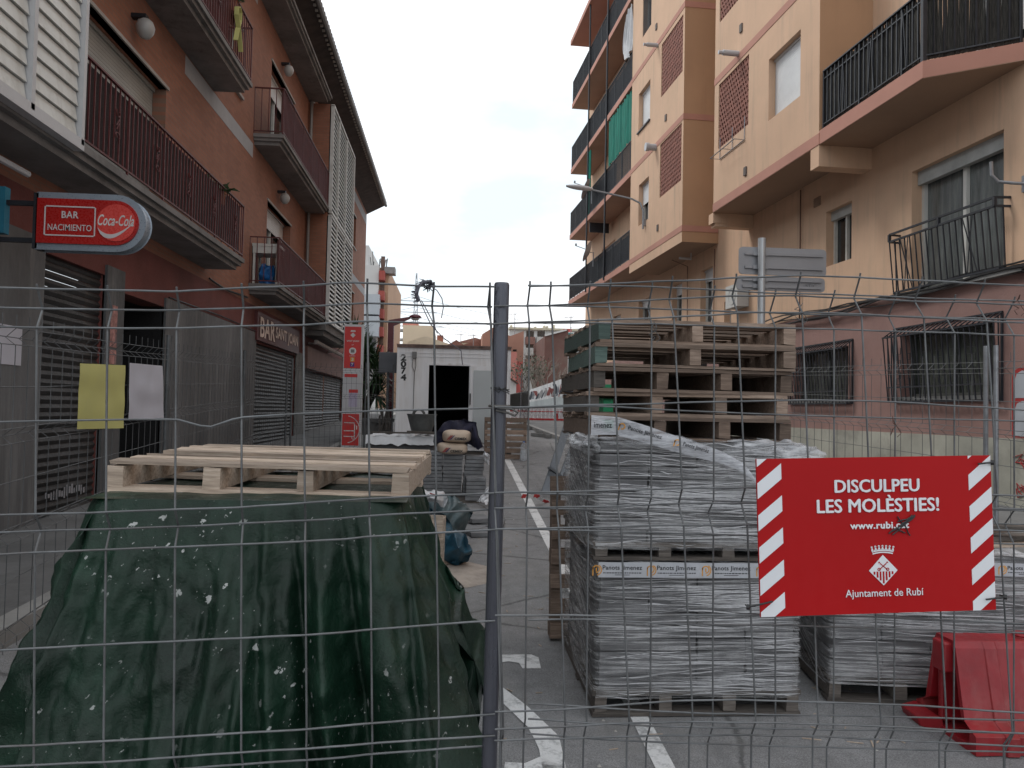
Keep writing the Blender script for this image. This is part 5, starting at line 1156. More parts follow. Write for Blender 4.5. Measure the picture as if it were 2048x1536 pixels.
# ================================================================ wrapped paver stacks
def ridged(v): return (1 - abs(noise.noise(v)) * 2.2)
def wrapped(label, x0, x1, y0, y1, zb, z1, rz=0, pallet_h=.12, tape=None, seed=0, bulge=.02, topwave=0, brand=True, layers=.062, group=None, film_mat=None, dens=250):
    cx, cy = (x0 + x1) / 2, (y0 + y1) / 2; Wd, Dp = x1 - x0, y1 - y0
    r_ = thing('wrapped_paver_stack', label, 'paver stack', (cx, cy, zb), rz, group)
    T = Matrix.Translation((cx, cy, 0)) @ Matrix.Rotation(rz, 4, 'Z')
    g = MB(T); hx, hy = Wd / 2, Dp / 2; bt = .02
    for k in range(4): x = -hx + .03 + (Wd - .06) * k / 3; g.box(x - .03, x + .03, -hy, hy, zb + bt, zb + pallet_h - bt, .003)
    pb_ = part('pallet_stringers', g, woodk, r_)
    g = MB(T)
    for k in range(7): y = -hy + .045 + (Dp - .09) * k / 6; g.box(-hx - .01, hx + .01, y - .045, y + .045, zb + pallet_h - bt + .001, zb + pallet_h, .003)
    for k in range(3): y = -hy + .045 + (Dp - .09) * k / 2; g.box(-hx - .01, hx + .01, y - .045, y + .045, zb, zb + bt - .001, .003)
    part('pallet_boards', g, woodk, r_)
    g = MB(T); n = max(1, round((z1 - zb - pallet_h) / layers)); lh = (z1 - zb - pallet_h) / n; nx = 4; ny = 4
    for l in range(n):
        z = zb + pallet_h + .002 + l * lh
        for i in range(nx):
            for j in range(ny):
                if 0 < i < nx - 1 and 0 < j < ny - 1 and l < n - 1: continue
                a = -hx + .02 + (Wd - .04) * i / nx; b = -hy + .02 + (Dp - .04) * j / ny; e = rnd.uniform(-.005, .005); f_ = rnd.uniform(-.005, .005)
                g.box(a + .002 + e, a + (Wd - .04) / nx - .002 + e, b + .002 + f_, b + (Dp - .04) / ny - .002 + f_, z, z + lh - .006)
    part('pavers', g, paver, r_)
    # film: rounded rectangle round the stack, pulled into fine horizontal creases
    per = []; rc = .02; N_ = 60
    for (ax, ay, bx, by) in ((-hx, -hy, hx, -hy), (hx, -hy, hx, hy), (hx, hy, -hx, hy), (-hx, hy, -hx, -hy)):
        nrm = Vector(((by - ay), -(bx - ax))).normalized()
        for k in range(N_): t_ = (k + .5) / N_; per.append((ax + (bx - ax) * t_, ay + (by - ay) * t_, nrm.x, nrm.y, min(t_, 1 - t_)))
    nv = int((z1 - zb) / .0085); za = zb + pallet_h - .03; zt_ = z1 + .004
    def fn(i, j):
        x, y, nx_, ny_, e = per[i]; z = za + (zt_ - za) * j / (nv - 1); s = i * .045
        d = .006 + bulge * .5 * (noise.noise(Vector((s * 1.3, z * 5, seed))) + .25) + .010 * max(0, ridged(Vector((s * .8 + z * .8, z * 26, seed + 3)))) + .006 * noise.noise(Vector((s * 2.5, z * 70, seed + 5)))
        d *= min(1, .35 + e * 8); tw = topwave * noise.noise(Vector((s * 2.2, 1, seed + 9))) * (j / (nv - 1)) ** 3
        return (x + nx_ * d, y + ny_ * d, z + tw)
    g = MB(T); g.grid(len(per), nv, fn, wrap=True); fm = part('stretch_film', g, film_mat or wrapH, r_, smooth=True)
    g = MB(T)                                       # taut creases of the film: their highlights painted as pale slivers just proud of it
    cr_ = random.Random(int(seed * 10)); cl_ = [[cr_.uniform(za, zt_) for _ in range(4)] for _ in range(3)]
    for (ax, ay, bx, by, nn_, sl_, cnt) in ((-hx, -hy, hx, -hy, (0, -1), .05, dens), (-hx, hy, -hx, -hy, (-1, 0), -.35, int(dens * .6)), (hx, -hy, hx, hy, (1, 0), .2, 60)):
        for _ in range(cnt):
            l_ = cr_.uniform(.05, .55) if cr_.random() < .8 else cr_.uniform(.5, .9); t0 = cr_.uniform(.0, 1 - l_ * .6); t1 = min(1, t0 + l_); z_ = cr_.uniform(za + .01, zt_ - .01) if cr_.random() < .4 else min(zt_ - .01, max(za + .01, cr_.gauss(cl_[int(t0 * 3) % 3][cr_.randrange(4)], .022))); m_ = cr_.gauss(0, 1) * (.035 if nn_[1] else .05) + (sl_ if not nn_[1] else 0) + (.16 * (z_ - za) / (zt_ - za) * cr_.random() * (1 if seed > 8 and nn_[1] else .2)) * (-1 if cr_.random() < .75 else 1)
            wd_ = cr_.choice((.0007, .0009, .0012, .0018, .0026)); o_ = bulge * .35 + .012 + cr_.uniform(-.002, .004); ph = cr_.uniform(0, 6); vs_ = []
            for q in range(7):
                tt = t0 + (t1 - t0) * q / 6; zz = z_ + m_ * (tt - t0) + .004 * math.sin(ph + q * .8); zz = min(max(zz, za), zt_); w2_ = wd_ * math.sin(math.pi * (q + .4) / 6.8)
                x_, y_ = ax + (bx - ax) * tt + nn_[0] * o_, ay + (by - ay) * tt + nn_[1] * o_; vs_ += [(x_, y_, zz - w2_), (x_, y_, zz + w2_)]
            g.add(vs_, [(2 * q, 2 * q + 2, 2 * q + 3, 2 * q + 1) for q in range(6)])
    part('film_creases', g, creasem, r_)
    g = MB(T)
    g.grid(30, 30, lambda i, j: (-hx + Wd * i / 29, -hy + Dp * j / 29, z1 + .006 + .012 * noise.noise(Vector((i * .35, j * .35, seed))))); part('film_top', g, wrapC, r_, smooth=True)
    return r_, T
ribm = film('ribbon_film', (.55, .56, .6), .35, .9, (6, 6, 40), .4, .6)
tapem = M('printed_tape', (.42, .43, .46), .06, 12, .3, .1, 20)
orng = M('orange_print', (.55, .26, .05)); ink = M('tape_black_ink', (.02, .02, .022))
def tape_marks(parent, pts, h, R3, U3, spans, s=1.0):
    pass
def tape(parent, o, right, up, x0, x1, h, starts, pitch, T=None, scale=1, lift=.0):
    """printed strip along `right` from o"""
    R, U = Vector(right).normalized(), Vector(up).normalized(); o = Vector(o)
    tb = part('printed_tape', flat([[(x0, -h / 2), (x1, -h / 2), (x1, h / 2), (x0, h / 2)]], o, R, U, .0015, lift), tapem, parent)
    for s in starts:
        k = h * scale; e = o + R * s; N_ = R.cross(U)
        lg = ring(.2 * k, .29 * k, k * .14, k * .05, 20, -90, 180) + ring(.34 * k, .42 * k, k * .14, k * .0, 20, -80, 60) + [[(-.15 * k, -.42 * k), (-.06 * k, -.42 * k), (-.06 * k, .2 * k), (-.15 * k, .2 * k)], [(.1 * k, -.12 * k), (.19 * k, -.12 * k), (.19 * k, .15 * k), (.1 * k, .15 * k)]]
        part('orange_logo', flat(lg, e + N_ * (lift + .001), R, U, .001), orng, tb)
        txt('Panots Jimenez', e + R * (k * 2.05) + U * (k * .12) + N_ * (lift + .0015), R, U, k * 2.9, k * .42, ink, tb, bold=.018, thick=.0006)
        dashes = []; x_ = .65 * k
        while x_ < 3.4 * k: l_ = rnd.uniform(.06, .22) * k; dashes.append([(x_, -.25 * k), (x_ + l_, -.25 * k), (x_ + l_, -.18 * k), (x_, -.18 * k)]); x_ += l_ + .05 * k
        dashes += [[(1.5 * k, -.38 * k), (2.6 * k, -.38 * k), (2.6 * k, -.34 * k), (1.5 * k, -.34 * k)]]
        part('small_print', flat(dashes, e + N_ * (lift + .0015), R, U, .0006), ink, tb)
    return tb
WG = None
s1, T1_ = wrapped('film-wrapped grey pavers with printed band, lower stack in front of the fence', .71, 1.72, 3.80, 4.85, gz(4.3) - .01, .875, seed=1.7)
tape(s1, (.71, 3.762, .845), (1, 0, 0), (0, 0, 1), .0, 1.01, .072, (-.02 , .245, .515, .785), .27, scale=.92)
s2, T2_ = wrapped('film-wrapped grey pavers with a twisted printed ribbon, upper stack under the empty pallets', .70, 1.705, 3.80, 4.85, .882, 1.462, seed=8.1, pallet_h=.085, bulge=.045, topwave=.03)
# loose twisted printed ribbon across the upper stack
rb = [(1182, 850, 40), (1235, 852, 36), (1290, 868, 34), (1345, 886, 32), (1400, 902, 30), (1440, 914, 24), (1480, 932, 18), (1500, 950, 10), (1512, 965, 5)]
g = MB(); P_ = [(PY(x, y, 3.735 - .012 * math.sin(i)), w_ / 1577 * 3.75) for i, (x, y, w_) in enumerate(rb)]
vs = []
for i, (p, w_) in enumerate(P_):
    d = (P_[min(i + 1, len(P_) - 1)][0] - P_[max(i - 1, 0)][0]).normalized(); u = Vector((-d.z, 0, d.x)); u = u if u.z > 0 else -u
    vs += [p - u * w_ / 2, p + Vector((0, -.008, 0)), p + u * w_ / 2]
g.add(vs, [(3 * i + a, 3 * i + 3 + a, 3 * i + 4 + a, 3 * i + 1 + a) for i in range(len(P_) - 1) for a in (0, 1)]); rib = part('twisted_ribbon', g, ribm, s2, smooth=True)
for (px, py, s_, w_, lg) in ((1206, 850, 'imenez', .085, 0), (1290, 866, 'Panots Jimenez', .17, 1), (1392, 896, 'Panots Jimenez', .13, 1)):
    p = PY(px, py, 3.712); R = Vector((1, 0, -.0 if px < 1250 else -.27)).normalized(); U = Vector((-R.z, 0, R.x)); txt(s_, p, R, U, w_, .026, ink, rib, bold=.015)
    if lg: q = p - R * (w_ / 2 + .03); part('orange_logo', flat(ring(.010, .016, 0, 0, 16, -100, 200) + [[(-.016, -.022), (-.01, -.022), (-.01, .008), (-.016, .008)]], q, R, U, .001, .001), orng, rib)
# bunched film at the top corners and over the front edge
def film_bunch(parent, c, sx, sy, sz, seed, mat=None, n=26):
    g = MB(); c = Vector(c)
    def fn(i, j):
        a, b = i / n * 2 * math.pi, (j + .2) / (n * .6) * math.pi; d = Vector((math.cos(a) * math.sin(b), math.sin(a) * math.sin(b), math.cos(b)))
        k = 1 + .5 * noise.noise(d * 1.7 + Vector((seed, 0, 0))) + .16 * noise.noise(Vector((d.x * 2.5, d.y * 5, d.z * 11 + seed)))
        return c + Vector((d.x * sx, d.y * sy, d.z * sz)) * k
    g.grid(n, int(n * .6), fn, wrap=True); return part('bunched_film', g, mat or wrapB, parent, smooth=True)
film_bunch(s2, (.69, 4.1, 1.44), .06, .3, .055, 2.2); film_bunch(s2, (1.66, 3.85, 1.40), .12, .1, .075, 5.5); film_bunch(s2, (1.5, 3.84, 1.435), .16, .07, .045, 9.5); film_bunch(s2, (.95, 3.86, 1.46), .26, .08, .03, 3.1); film_bunch(s2, (1.80, 3.95, 1.40), .1, .1, .05, 13.1)
film_bunch(s1, (1.74, 3.84, .74), .03, .06, .12, 4.4)
# second row of stacks on the right
s3, T3_ = wrapped('film-wrapped grey pavers half hidden behind the red sign and red barrier', 2.02, 3.06, 3.9, 4.95, gz(4.2), .90, rz=R_(-7), seed=14.2, dens=120)
M3 = Matrix.Translation((2.54, 4.425, 0)) @ Matrix.Rotation(R_(-7), 4, 'Z')
q = M3 @ Vector((-.52, -.563, .845)); tape(s3, q, M3.to_3x3() @ Vector((1, 0, 0)), (0, 0, 1), 0, 1.04, .066, (.02, .29, .56, .83), .27, scale=.92)
for i, (x, y, l, rz, z_, mt) in enumerate(((2.75, 4.1, 1.1, 8, .925, woodn), (2.8, 4.25, 1.2, 12, .925, woodo), (2.78, 4.12, 1.0, 10, .955, woodk), (2.8, 4.2, 1.1, 15, .985, woodo), (2.85, 4.15, 1.1, -14, 1.015, woodk))):
    g = MB(Matrix.Translation((x, y, z_)) @ Matrix.Rotation(R_(rz), 4, 'Z')); g.box(-l / 2, l / 2, -.05, .05, -.013, .013, .003)
    solo('plank', g, mt, ['pale plank lowest on the wrapped stack right of the red sign', 'brown plank lying behind the pale one right of the red sign', 'dark plank second layer on the stack right of the red sign', 'brown plank third layer on the stack right of the red sign', 'dark plank lying crosswise on top of the planks right of the red sign'][i], 'plank', 'planks on the far right stack')
s4, _ = wrapped('film-wrapped pavers standing farther back behind the upper stack', 1.86, 2.8, 5.4, 6.4, gz(5.9), 1.22, rz=R_(-4), seed=22.2)
# green crates glimpsed through the pallets
for i, (x, y, z_, lab) in enumerate(((1.05, 6.2, 0, 'green plastic container behind the pallets at the left'),)):
    g = MB(); g.box(1.13, 1.29, 5.9, 6.3, gz(6), 1.70); g.box(1.11, 1.31, 5.88, 6.32, 1.70, 1.73); g.box(1.13, 1.27, 5.9, 6.3, 1.73, 1.81); solo('site_box', g, M('green_box_paint', (.012, .2, .085), .1, 3, .5), 'tall bright green box glimpsed through the left gaps of the pallet stack', 'box')

# ================================================================ green tarpaulin over a stack
TP = thing('tarpaulin', 'large paint-splashed dark green tarpaulin draped over the stack in the left foreground', 'tarpaulin', (-.68, 3.2, gz(3.2)))
NU, NV = 760, 150
fr_ = random.Random(11)
FOLDS = [(fr_.uniform(0, 4.4), fr_.uniform(.012, .03), fr_.uniform(-.12, .12), fr_.choice((-1, 1, 1)) * fr_.uniform(.02, .05), fr_.uniform(0, .25)) for _ in range(46)] + [(fr_.uniform(0, 4.4), fr_.uniform(.04, .09), fr_.uniform(-.15, .15), fr_.uniform(.04, .10), fr_.uniform(0, .2)) for _ in range(16)] + [(.62, .03, .08, .07, 0), (.7, .02, .12, -.05, 0), (.78, .035, .1, .09, 0), (.86, .025, .14, -.06, 0), (.95, .04, .1, .08, 0), (.16, .04, -.06, .06, .05), (.06, .05, -.04, .07, 0)]
xl0, xr0, yf0, yb0 = -1.21, -.15, 2.68, 3.86
def tarpf(i, j):
    t_ = i / NU * 4; sd = int(t_) % 4; e = t_ - int(t_); v_ = j / (NV - 1)
    zt_, z0 = 1.283, gz(2.6) + .01
    xl, xr, yf, yb = xl0 - .09 * v_ ** 1.1, xr0 + .13 * v_ ** .8, yf0 - .24 * v_ ** .9, yb0 + .15 * v_
    P0 = [(xl, yf), (xr, yf), (xr, yb), (xl, yb)]; a, b = P0[sd], P0[(sd + 1) % 4]; nx_, ny_ = [(0, -1), (1, 0), (0, 1), (-1, 0)][sd]
    x, y = a[0] + (b[0] - a[0]) * e, a[1] + (b[1] - a[1]) * e; s_ = (a[0] + b[0]) * 0 + t_ * 1.1
    rr_ = min(e, 1 - e); cor = max(0, 1 - rr_ * 7)                    # corners get pulled round and flare
    f1 = noise.noise(Vector((s_ * 3.2 + .25 * v_, v_ * .55, 3.3))); f1 = (1 - abs(f1) * 2.4)
    f2 = noise.noise(Vector((s_ * 7.5 - .8 * v_, v_ * 1.3, 8.3))); f3 = noise.noise(Vector((s_ * 17, v_ * 8, 1.3))); f4 = ridged(Vector((s_ * 2.2 + v_ * 2.2, v_ * 2.6, 17)))
    amp = v_ ** .7
    pl_ = max(0, 1 - abs(noise.noise(Vector((s_ * 4.6 - .5 * v_ * v_, v_ * .35, 21.5)))) * 4.5)
    fo = 0
    for (sk, wk, mk, ak, vk) in FOLDS:
        u_ = (s_ - sk - mk * v_) / (wk * (.6 + .8 * v_))
        if -3 < u_ < 3 and v_ > vk: fo += ak * math.exp(-u_ * u_) * min(1, (v_ - vk) * 2.2) ** .8 * (1 + .4 * noise.noise(Vector((sk * 9, v_ * 4, 2))))
    fo *= (.45 + .55 * min(1, max(0, (s_ - .4) * 5)), .55, .6, .6)[sd]
    d = fo + amp * (.05 * f1 + .045 * f2 + .075 * pl_) + .014 * f3 * min(1, v_ * 6) + .05 * amp * max(0, f4) + .012 * noise.noise(Vector((s_ * 34, v_ * 20, 4)))*min(1, v_*5)
    cs = -.35 * cor * cor * .12
    z = zt_ + (z0 - zt_) * v_ + .012 * noise.noise(Vector((s_ * 4, v_ * 3, 2))) * min(1, v_ * 5)
    dx, dy = nx_, ny_
    if cor > 0:
        o_ = [(-1, -1), (1, -1), (1, 1), (-1, 1)][sd if e < .5 else (sd + 1) % 4]; dx, dy = nx_ + o_[0] * cor * .5, ny_ + o_[1] * cor * .5
    if j == NV - 1: z = z0
    return (x + dx * (d + cs), y + dy * (d + cs), z)
g = MB(); g.grid(NU, NV, tarpf, wrap=True)
g2 = 40
part('draped_sheet', g, tarp, TP, smooth=True)
g = MB(); g.grid(50, 44, lambda i, j: (xl0 + (xr0 - xl0) * i / 49, yf0 + (yb0 - yf0) * j / 43, 1.283 + (.0 if i in (0, 49) or j in (0, 43) else .006 * noise.noise(Vector((i * .2, j * .2, 5)))))); part('top_sheet', g, tarp, TP, smooth=True)
# loose gathered fold sticking out on the right side
part('loose_fold', pillow([(868, 1120), (890, 1135), (905, 1143), (922, 1165), (932, 1200), (945, 1230), (962, 1262), (974, 1300), (980, 1345), (970, 1392), (955, 1372), (948, 1420), (950, 1500), (900, 1500), (880, 1300)], 3.15, .22, 5, nz=.05), tarp, TP, smooth=True)

# ================================================================ side fences
def fence(pa_, pb_, label, group, hh=1.86, base=.1, step=.15, r=.0026, n=6):
    a, b = Vector((*pa_, 0)), Vector((*pb_, 0)); b = b - (b - a).normalized() * .055; d = b - a; L_ = d.length; nrm = Vector((-d.y, d.x, 0)).normalized()
    t_ = thing('fence_panel', label, 'fence', (pa_[0], pa_[1], gz(pa_[1]) + base), 0, group)
    bz = lambda s: gz(a.y + d.y * s) + base
    for s, e in ((0, a), (1, b)):
        g = MB(); g.tube([(e.x, e.y, bz(s)), (e.x, e.y, bz(s) + hh)], .019, 10); part('post', g, wired if a.x < 0 else galv, t_)
    for e, s in ((a, 0),):
        g = MB(Matrix.Translation((e.x, e.y, bz(s) - .1)) @ Matrix.Rotation(math.atan2(d.y, d.x) + (math.pi / 2), 4, 'Z')); g.box(-.3, .3, -.11, .11, .0, .13); part('concrete_foot', g, conc, t_)
    g = MB(); hs = [.08, .12, .16, .4, .6, .64, .68, .92, 1.12, 1.16, 1.2, 1.42, 1.64, 1.68, 1.73]; fl_ = {.12, .64, 1.16, 1.68}
    for h in hs: o = nrm * (.05 if h in fl_ else 0); g.tube([a.lerp(b, s / 4) + Vector((0, 0, bz(s / 4) + h + .01 * noise.noise(Vector((s, h * 9, pa_[1]))))) + (o if 0 < s < 4 else Vector()) for s in range(5)], r, 4, cap=False)
    m_ = int(L_ / step)
    for k in range(1, m_):
        s = k / m_; c = a.lerp(b, s); g.tube([c + Vector((0, 0, bz(s) + h)) + (nrm * .05 if h in fl_ else Vector()) for h in ([.03] + hs + [1.80])], r, 4, cap=False)
    part('wire_mesh', g, wired, t_); return t_
FLn = 'mesh fence panels along the left pavement'
lp = [(-1.96, .4), (-2.26, 3.85), (-2.56, 7.3), (-2.8, 10.8), (-2.96, 14.3)]
for i, lab in enumerate(('nearest panel of the left pavement fence, entering at the left edge', 'left pavement fence panel that carries the yellow and white sheets', 'left pavement fence panel in front of the stone-clad wall', 'left pavement fence panel in front of the second bar')): fence(lp[i], lp[i + 1], lab, FLn)
fence((-2.92, 14.5), (-1.78, 16.4), 'short mesh panel turning towards the cabin across the bus stop totem', FLn); fence((-1.76, 16.45), (-1.32, 17.6), 'last short mesh panel touching the left side of the cabin', FLn)
FRn = 'mesh fence panels along the right pavement'
rpz = [(4.45, 2.55), (4.25, 6.02), (4.0, 9.5), (3.8, 13.0), (3.6, 16.5)]
for i, lab in enumerate(('nearest right pavement fence panel, at the right edge beyond the red sign', 'right pavement fence panel below the large barred window', 'right pavement fence panel below the smaller barred window', 'farthest right pavement fence panel behind the pallets')): fence(rpz[i], (rpz[i + 1][0], rpz[i + 1][1] - .06), lab, FRn, base=.13)
fence((2.3, 27), (2.9, 30.4), 'small distant mesh panel at the far kerb in front of the barriers', 'distant mesh panels at the far kerb')
# sheets hanging on the left fence
def sheet(quad, mat, label, a_, b_):
    P4 = [PL(x, y, a_, b_, 0) - Vector((-.02, .03, 0)) for x, y in quad]; g = MB()
    g.grid(10, 12, lambda i, j: P4[0].lerp(P4[1], i / 9).lerp(P4[3].lerp(P4[2], i / 9), j / 11) + Vector((.012, -.02, 0)) * noise.noise(Vector((i * .4, j * .3, quad[0][0]))) * 1.2); return solo('paper_sheet', g, mat, label, 'sheet', smooth=True)
sheet([(158, 727), (249, 731), (245, 856), (152, 858)], yell, 'yellow sheet hanging on the left mesh fence', lp[1], lp[2])
sheet([(257, 726), (323, 732), (325, 836), (255, 838)], papw, 'white sheet hanging on the left mesh fence beside the yellow one', lp[1], lp[2])
# ================================================================ site cabin
CY = 17.5; cb = (-1.27, 1.25); zb_, zt_ = gz(CY) + .07, 2.96
CN = thing('site_cabin', 'white portable site cabin with an open dark doorway and the stencilled number 2074', 'cabin', (0, 18.7, gz(18.7)))
dx0, dx1, dz1 = -.56, .33, 2.56
fc = lambda a, b, d: (a, CY + d, b)
g = MB(); wall(g, fc, cb[0], cb[1], zb_, zt_, [(dx0, dx1, zb_ + .12, dz1)], .12)
for x in cb: g.quad((x, CY, zb_), (x, CY + 6, zb_), (x, CY + 6, zt_), (x, CY, zt_))
g.quad((cb[0], CY, zt_), (cb[1], CY, zt_), (cb[1], CY + 6, zt_), (cb[0], CY + 6, zt_)); g.quad((cb[0], CY + 6, zb_), (cb[1], CY + 6, zb_), (cb[1], CY + 6, zt_), (cb[0], CY + 6, zt_)); g.quad((cb[0], CY, zb_ + .001), (cb[1], CY, zb_ + .001), (cb[1], CY + 6, zb_ + .001), (cb[0], CY + 6, zb_ + .001))
wl = part('cabin_walls', g, contm, CN)
g = MB(); g.box(cb[0] + .0, cb[1], CY - .03, CY + .02, zt_ - .03, zt_ + .02); g.box(cb[0] - .01, cb[1] + .01, CY - .04, CY + 6, zt_ + .02, zt_ + .05); part('roof_edge', g, M('rusty_roof_edge', (.16, .11, .095), .4, 8), CN)
g = MB()
for z in (zt_ - .14, zt_ - .22): g.box(cb[0] + .05, cb[1] - .05, CY - .012, CY, z, z + .012)
g.box(cb[0], cb[1], CY - .02, CY, zb_, zb_ + .1); g.box(cb[0] + .005, cb[0] + .05, CY - .015, CY - .001, zb_ + .1, zt_ - .03); g.box(dx0 - .06, dx0, CY - .02, CY - .001, zb_ + .1, dz1 + .05); g.box(dx0 - .06, dx1 + .05, CY - .021, CY - .001, dz1, dz1 + .05); part('steel_trim', g, contm, CN)
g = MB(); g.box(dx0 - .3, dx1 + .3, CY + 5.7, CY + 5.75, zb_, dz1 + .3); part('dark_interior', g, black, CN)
g = MB(); g.hexa([(dx1 + .02, CY - .04, zb_ + .12), (dx1 + .88, CY - .06, zb_ + .12), (dx1 + .88, CY - .03, zb_ + .12), (dx1 + .02, CY - .01, zb_ + .12), (dx1 + .02, CY - .04, dz1), (dx1 + .88, CY - .06, dz1), (dx1 + .88, CY - .03, dz1), (dx1 + .02, CY - .01, dz1)]); dr_ = part('door', g, contm, CN)
g = MB(); g.box(dx1 + .1, dx1 + .82, CY - .075, CY - .062, zb_ + .2, dz1 - .1); part('door_panel', g, M('grey_door_panel', (.42, .45, .46), .04, 2, .4, 0), dr_)
g = MB(); g.bar((dx1 + .03, CY - .06, 1.7), (dx1 + .03, CY - .06, 1.95), .03); part('handle', g, blk, dr_)
for i, ch in enumerate('2074'): p = PY(807, 715 + i * 13.2, CY); txt(ch, (p.x, CY - .003, p.z), (1, 0, 0), (0, 0, 1), (.125 if ch != '7' else .11), .145, blk, wl, name='stencilled_digit', bold=.045)
g = MB(); p = PY(829, 710, CY); g.box(p.x - .05, p.x + .05, CY - .06, CY - .001, p.z - .07, p.z + .07)
for k in (-1, 1): g.tube([(p.x + .03 * k, CY - .04, p.z - .07), (p.x + .04 * k, CY - .05, p.z - .25), (p.x + .01, CY - .03, p.z - .38), (p.x, CY - .02, p.z - 1.5)], .008, 5)
part('socket_and_cable', g, M('socket_grey', (.2, .2, .2)), CN)
g = MB()
for x in (-1.1, 0, 1.1): g.box(x - .15, x + .15, CY + .1, CY + .5, gz(CY) - .05, zb_)
g.box(-.05, 1.3, CY - .02, CY + .08, gz(CY), gz(CY) + .09); part('timber_bearers', g, woodk, CN)
# small debris leaning left of the cabin, planter, palm, sign back
def totem():
    x0, x1, Y = -2.35, -2.0, 17.0; z0 = gz(Y) + .12; t_ = thing('bus_stop_totem', 'tall red, white and grey bus stop totem for the SANT JOAN stop', 'bus stop', ((x0 + x1) / 2, Y, z0))
    f = lambda a, b, d: (a, Y + d, b); R, U = (1, 0, 0), (0, 0, 1)
    g = MB(); g.box(x0 - .02, x1 + .05, Y + .002, Y + .12, z0, 3.36); part('totem_body', g, M('totem_grey', (.55, .56, .58), .05, 2, .4, 0), t_, bevel=.01)
    def pan(za, zb2, m, n='panel', a=x0, b=x1): g = MB(); g.box(a, b, Y - (.009 if n == 'red_strip' else .006), Y + .001, za, zb2); return part(n, g, m, t_)
    sr = M('totem_red', (.55, .03, .028), .05, 2, .4, 0); top = pan(2.42, 3.31, sr, 'red_panel'); cx = (x0 + x1) / 2
    w = M('totem_print', (.62, .6, .6)); e = .055
    part('emblem', flat([[(0, e), (e, 0), (0, -e), (-e, 0)]] + [[(-e, e * 1.3), (e, e * 1.3), (e * .8, e * 1.9), (-e * .8, e * 1.9)]], (cx, Y - .0065, 3.13), R, U), w, top)
    txt('SANT JOAN', (cx, Y - .008, 3.0), R, U, .26, .045, w, top, bold=.02); txt('1P', (cx, Y - .008, 2.92), R, U, .04, .03, w, top)
    part('bus_roundel', flat([disc(.075)], (cx, Y - .0065, 2.79), R, U), w, top); part('bus_pictogram', flat([[(-.04, -.035), (.04, -.035), (.04, .035), (-.04, .035)]], (cx, Y - .009, 2.79), R, U), M('picto_grey', (.2, .2, .2)), top)
    txt('LÍNIES', (cx, Y - .008, 2.69), R, U, .12, .035, w, top); part('line_plate', flat([[(-.045, -.045), (.045, -.045), (.045, .045), (-.045, .045)]], (cx, Y - .0065, 2.61), R, U), M('line_orange', (.6, .3, .05)), top); txt('3', (cx, Y - .0095, 2.61), R, U, .045, .07, w, top, bold=.03)
    part('line_plate', flat([[(-.045, -.045), (.045, -.045), (.045, .045), (-.045, .045)]], (cx, Y - .0065, 2.5), R, U), M('line_purple', (.08, .03, .2)), top); txt('7', (cx, Y - .0095, 2.5), R, U, .045, .07, w, top, bold=.03)
    pan(1.5, 2.3, M('timetable_white', (.5, .5, .52), .05), 'timetable_panel'); pan(2.23, 2.30, sr, 'red_strip', x0 + .02, x1 - .06)
    pan(1.9, 1.97, sr, 'red_strip', x0 + .12, x1 - .04); g = MB(); g.box(x0 + .12, x1 - .05, Y - .0085, Y - .007, 1.6, 1.9); bb = part('route_sheet', g, M('lilac_sheet', (.42, .38, .5)), t_)
    bot = pan(.78, 1.45, sr, 'red_panel'); part('bus_outline_ring', flat(ring(.28, .295, -.1, 0, 30, -80, 80), (cx, Y - .0065, 1.12), R, U), w, bot)
    part('bus_outline', flat([[(-.14, .15), (.08, .15), (.08, .13), (-.14, .13)], [(.06, .15), (.1, .1), (.1, -.15), (.075, -.15), (.075, .1)], [(-.14, -.02), (.09, -.02), (.09, -.04), (-.14, -.04)], [(-.14, -.14), (.05, -.14), (.05, -.16), (-.14, -.16)], [(.11, .08), (.14, .08), (.14, .0), (.12, 0), (.12, .06)]] + ring(.02, .035, .06, -.18, 14), (cx, Y - .0065, 1.12), R, U), w, bot)
totem()
g = MB(); g.box(-2.6, -1.5, 18.7, 19.6, gz(19) + .1, 1.25); g.box(-2.65, -1.45, 18.65, 19.65, 1.25, 1.33); solo('planter', g, M('dark_concrete_planter', (.13, .125, .12), .2, 3), 'square dark concrete planter under the palm', 'planter')
g = MB(); g.box(-2.25, -1.55, 17.7, 17.8, gz(18) + .02, .98); solo('panel_board', g, M('light_grey_board', (.33, .34, .34), .1), 'low pale grey board standing behind the fence near the totem', 'board')
for x, lab in ((-2.0, 'dark squat bin left of two at the foot of the fence'), (-1.75, 'dark squat bin right of two at the foot of the fence')):
    g = MB(); g.lathe([(.08, 0), (.1, .22), (.115, .22), (.115, .25), (.001, .25)], 14, (x, 15.6, gz(15.6) + .0)); solo('bucket', g, rubber, lab, 'bucket')
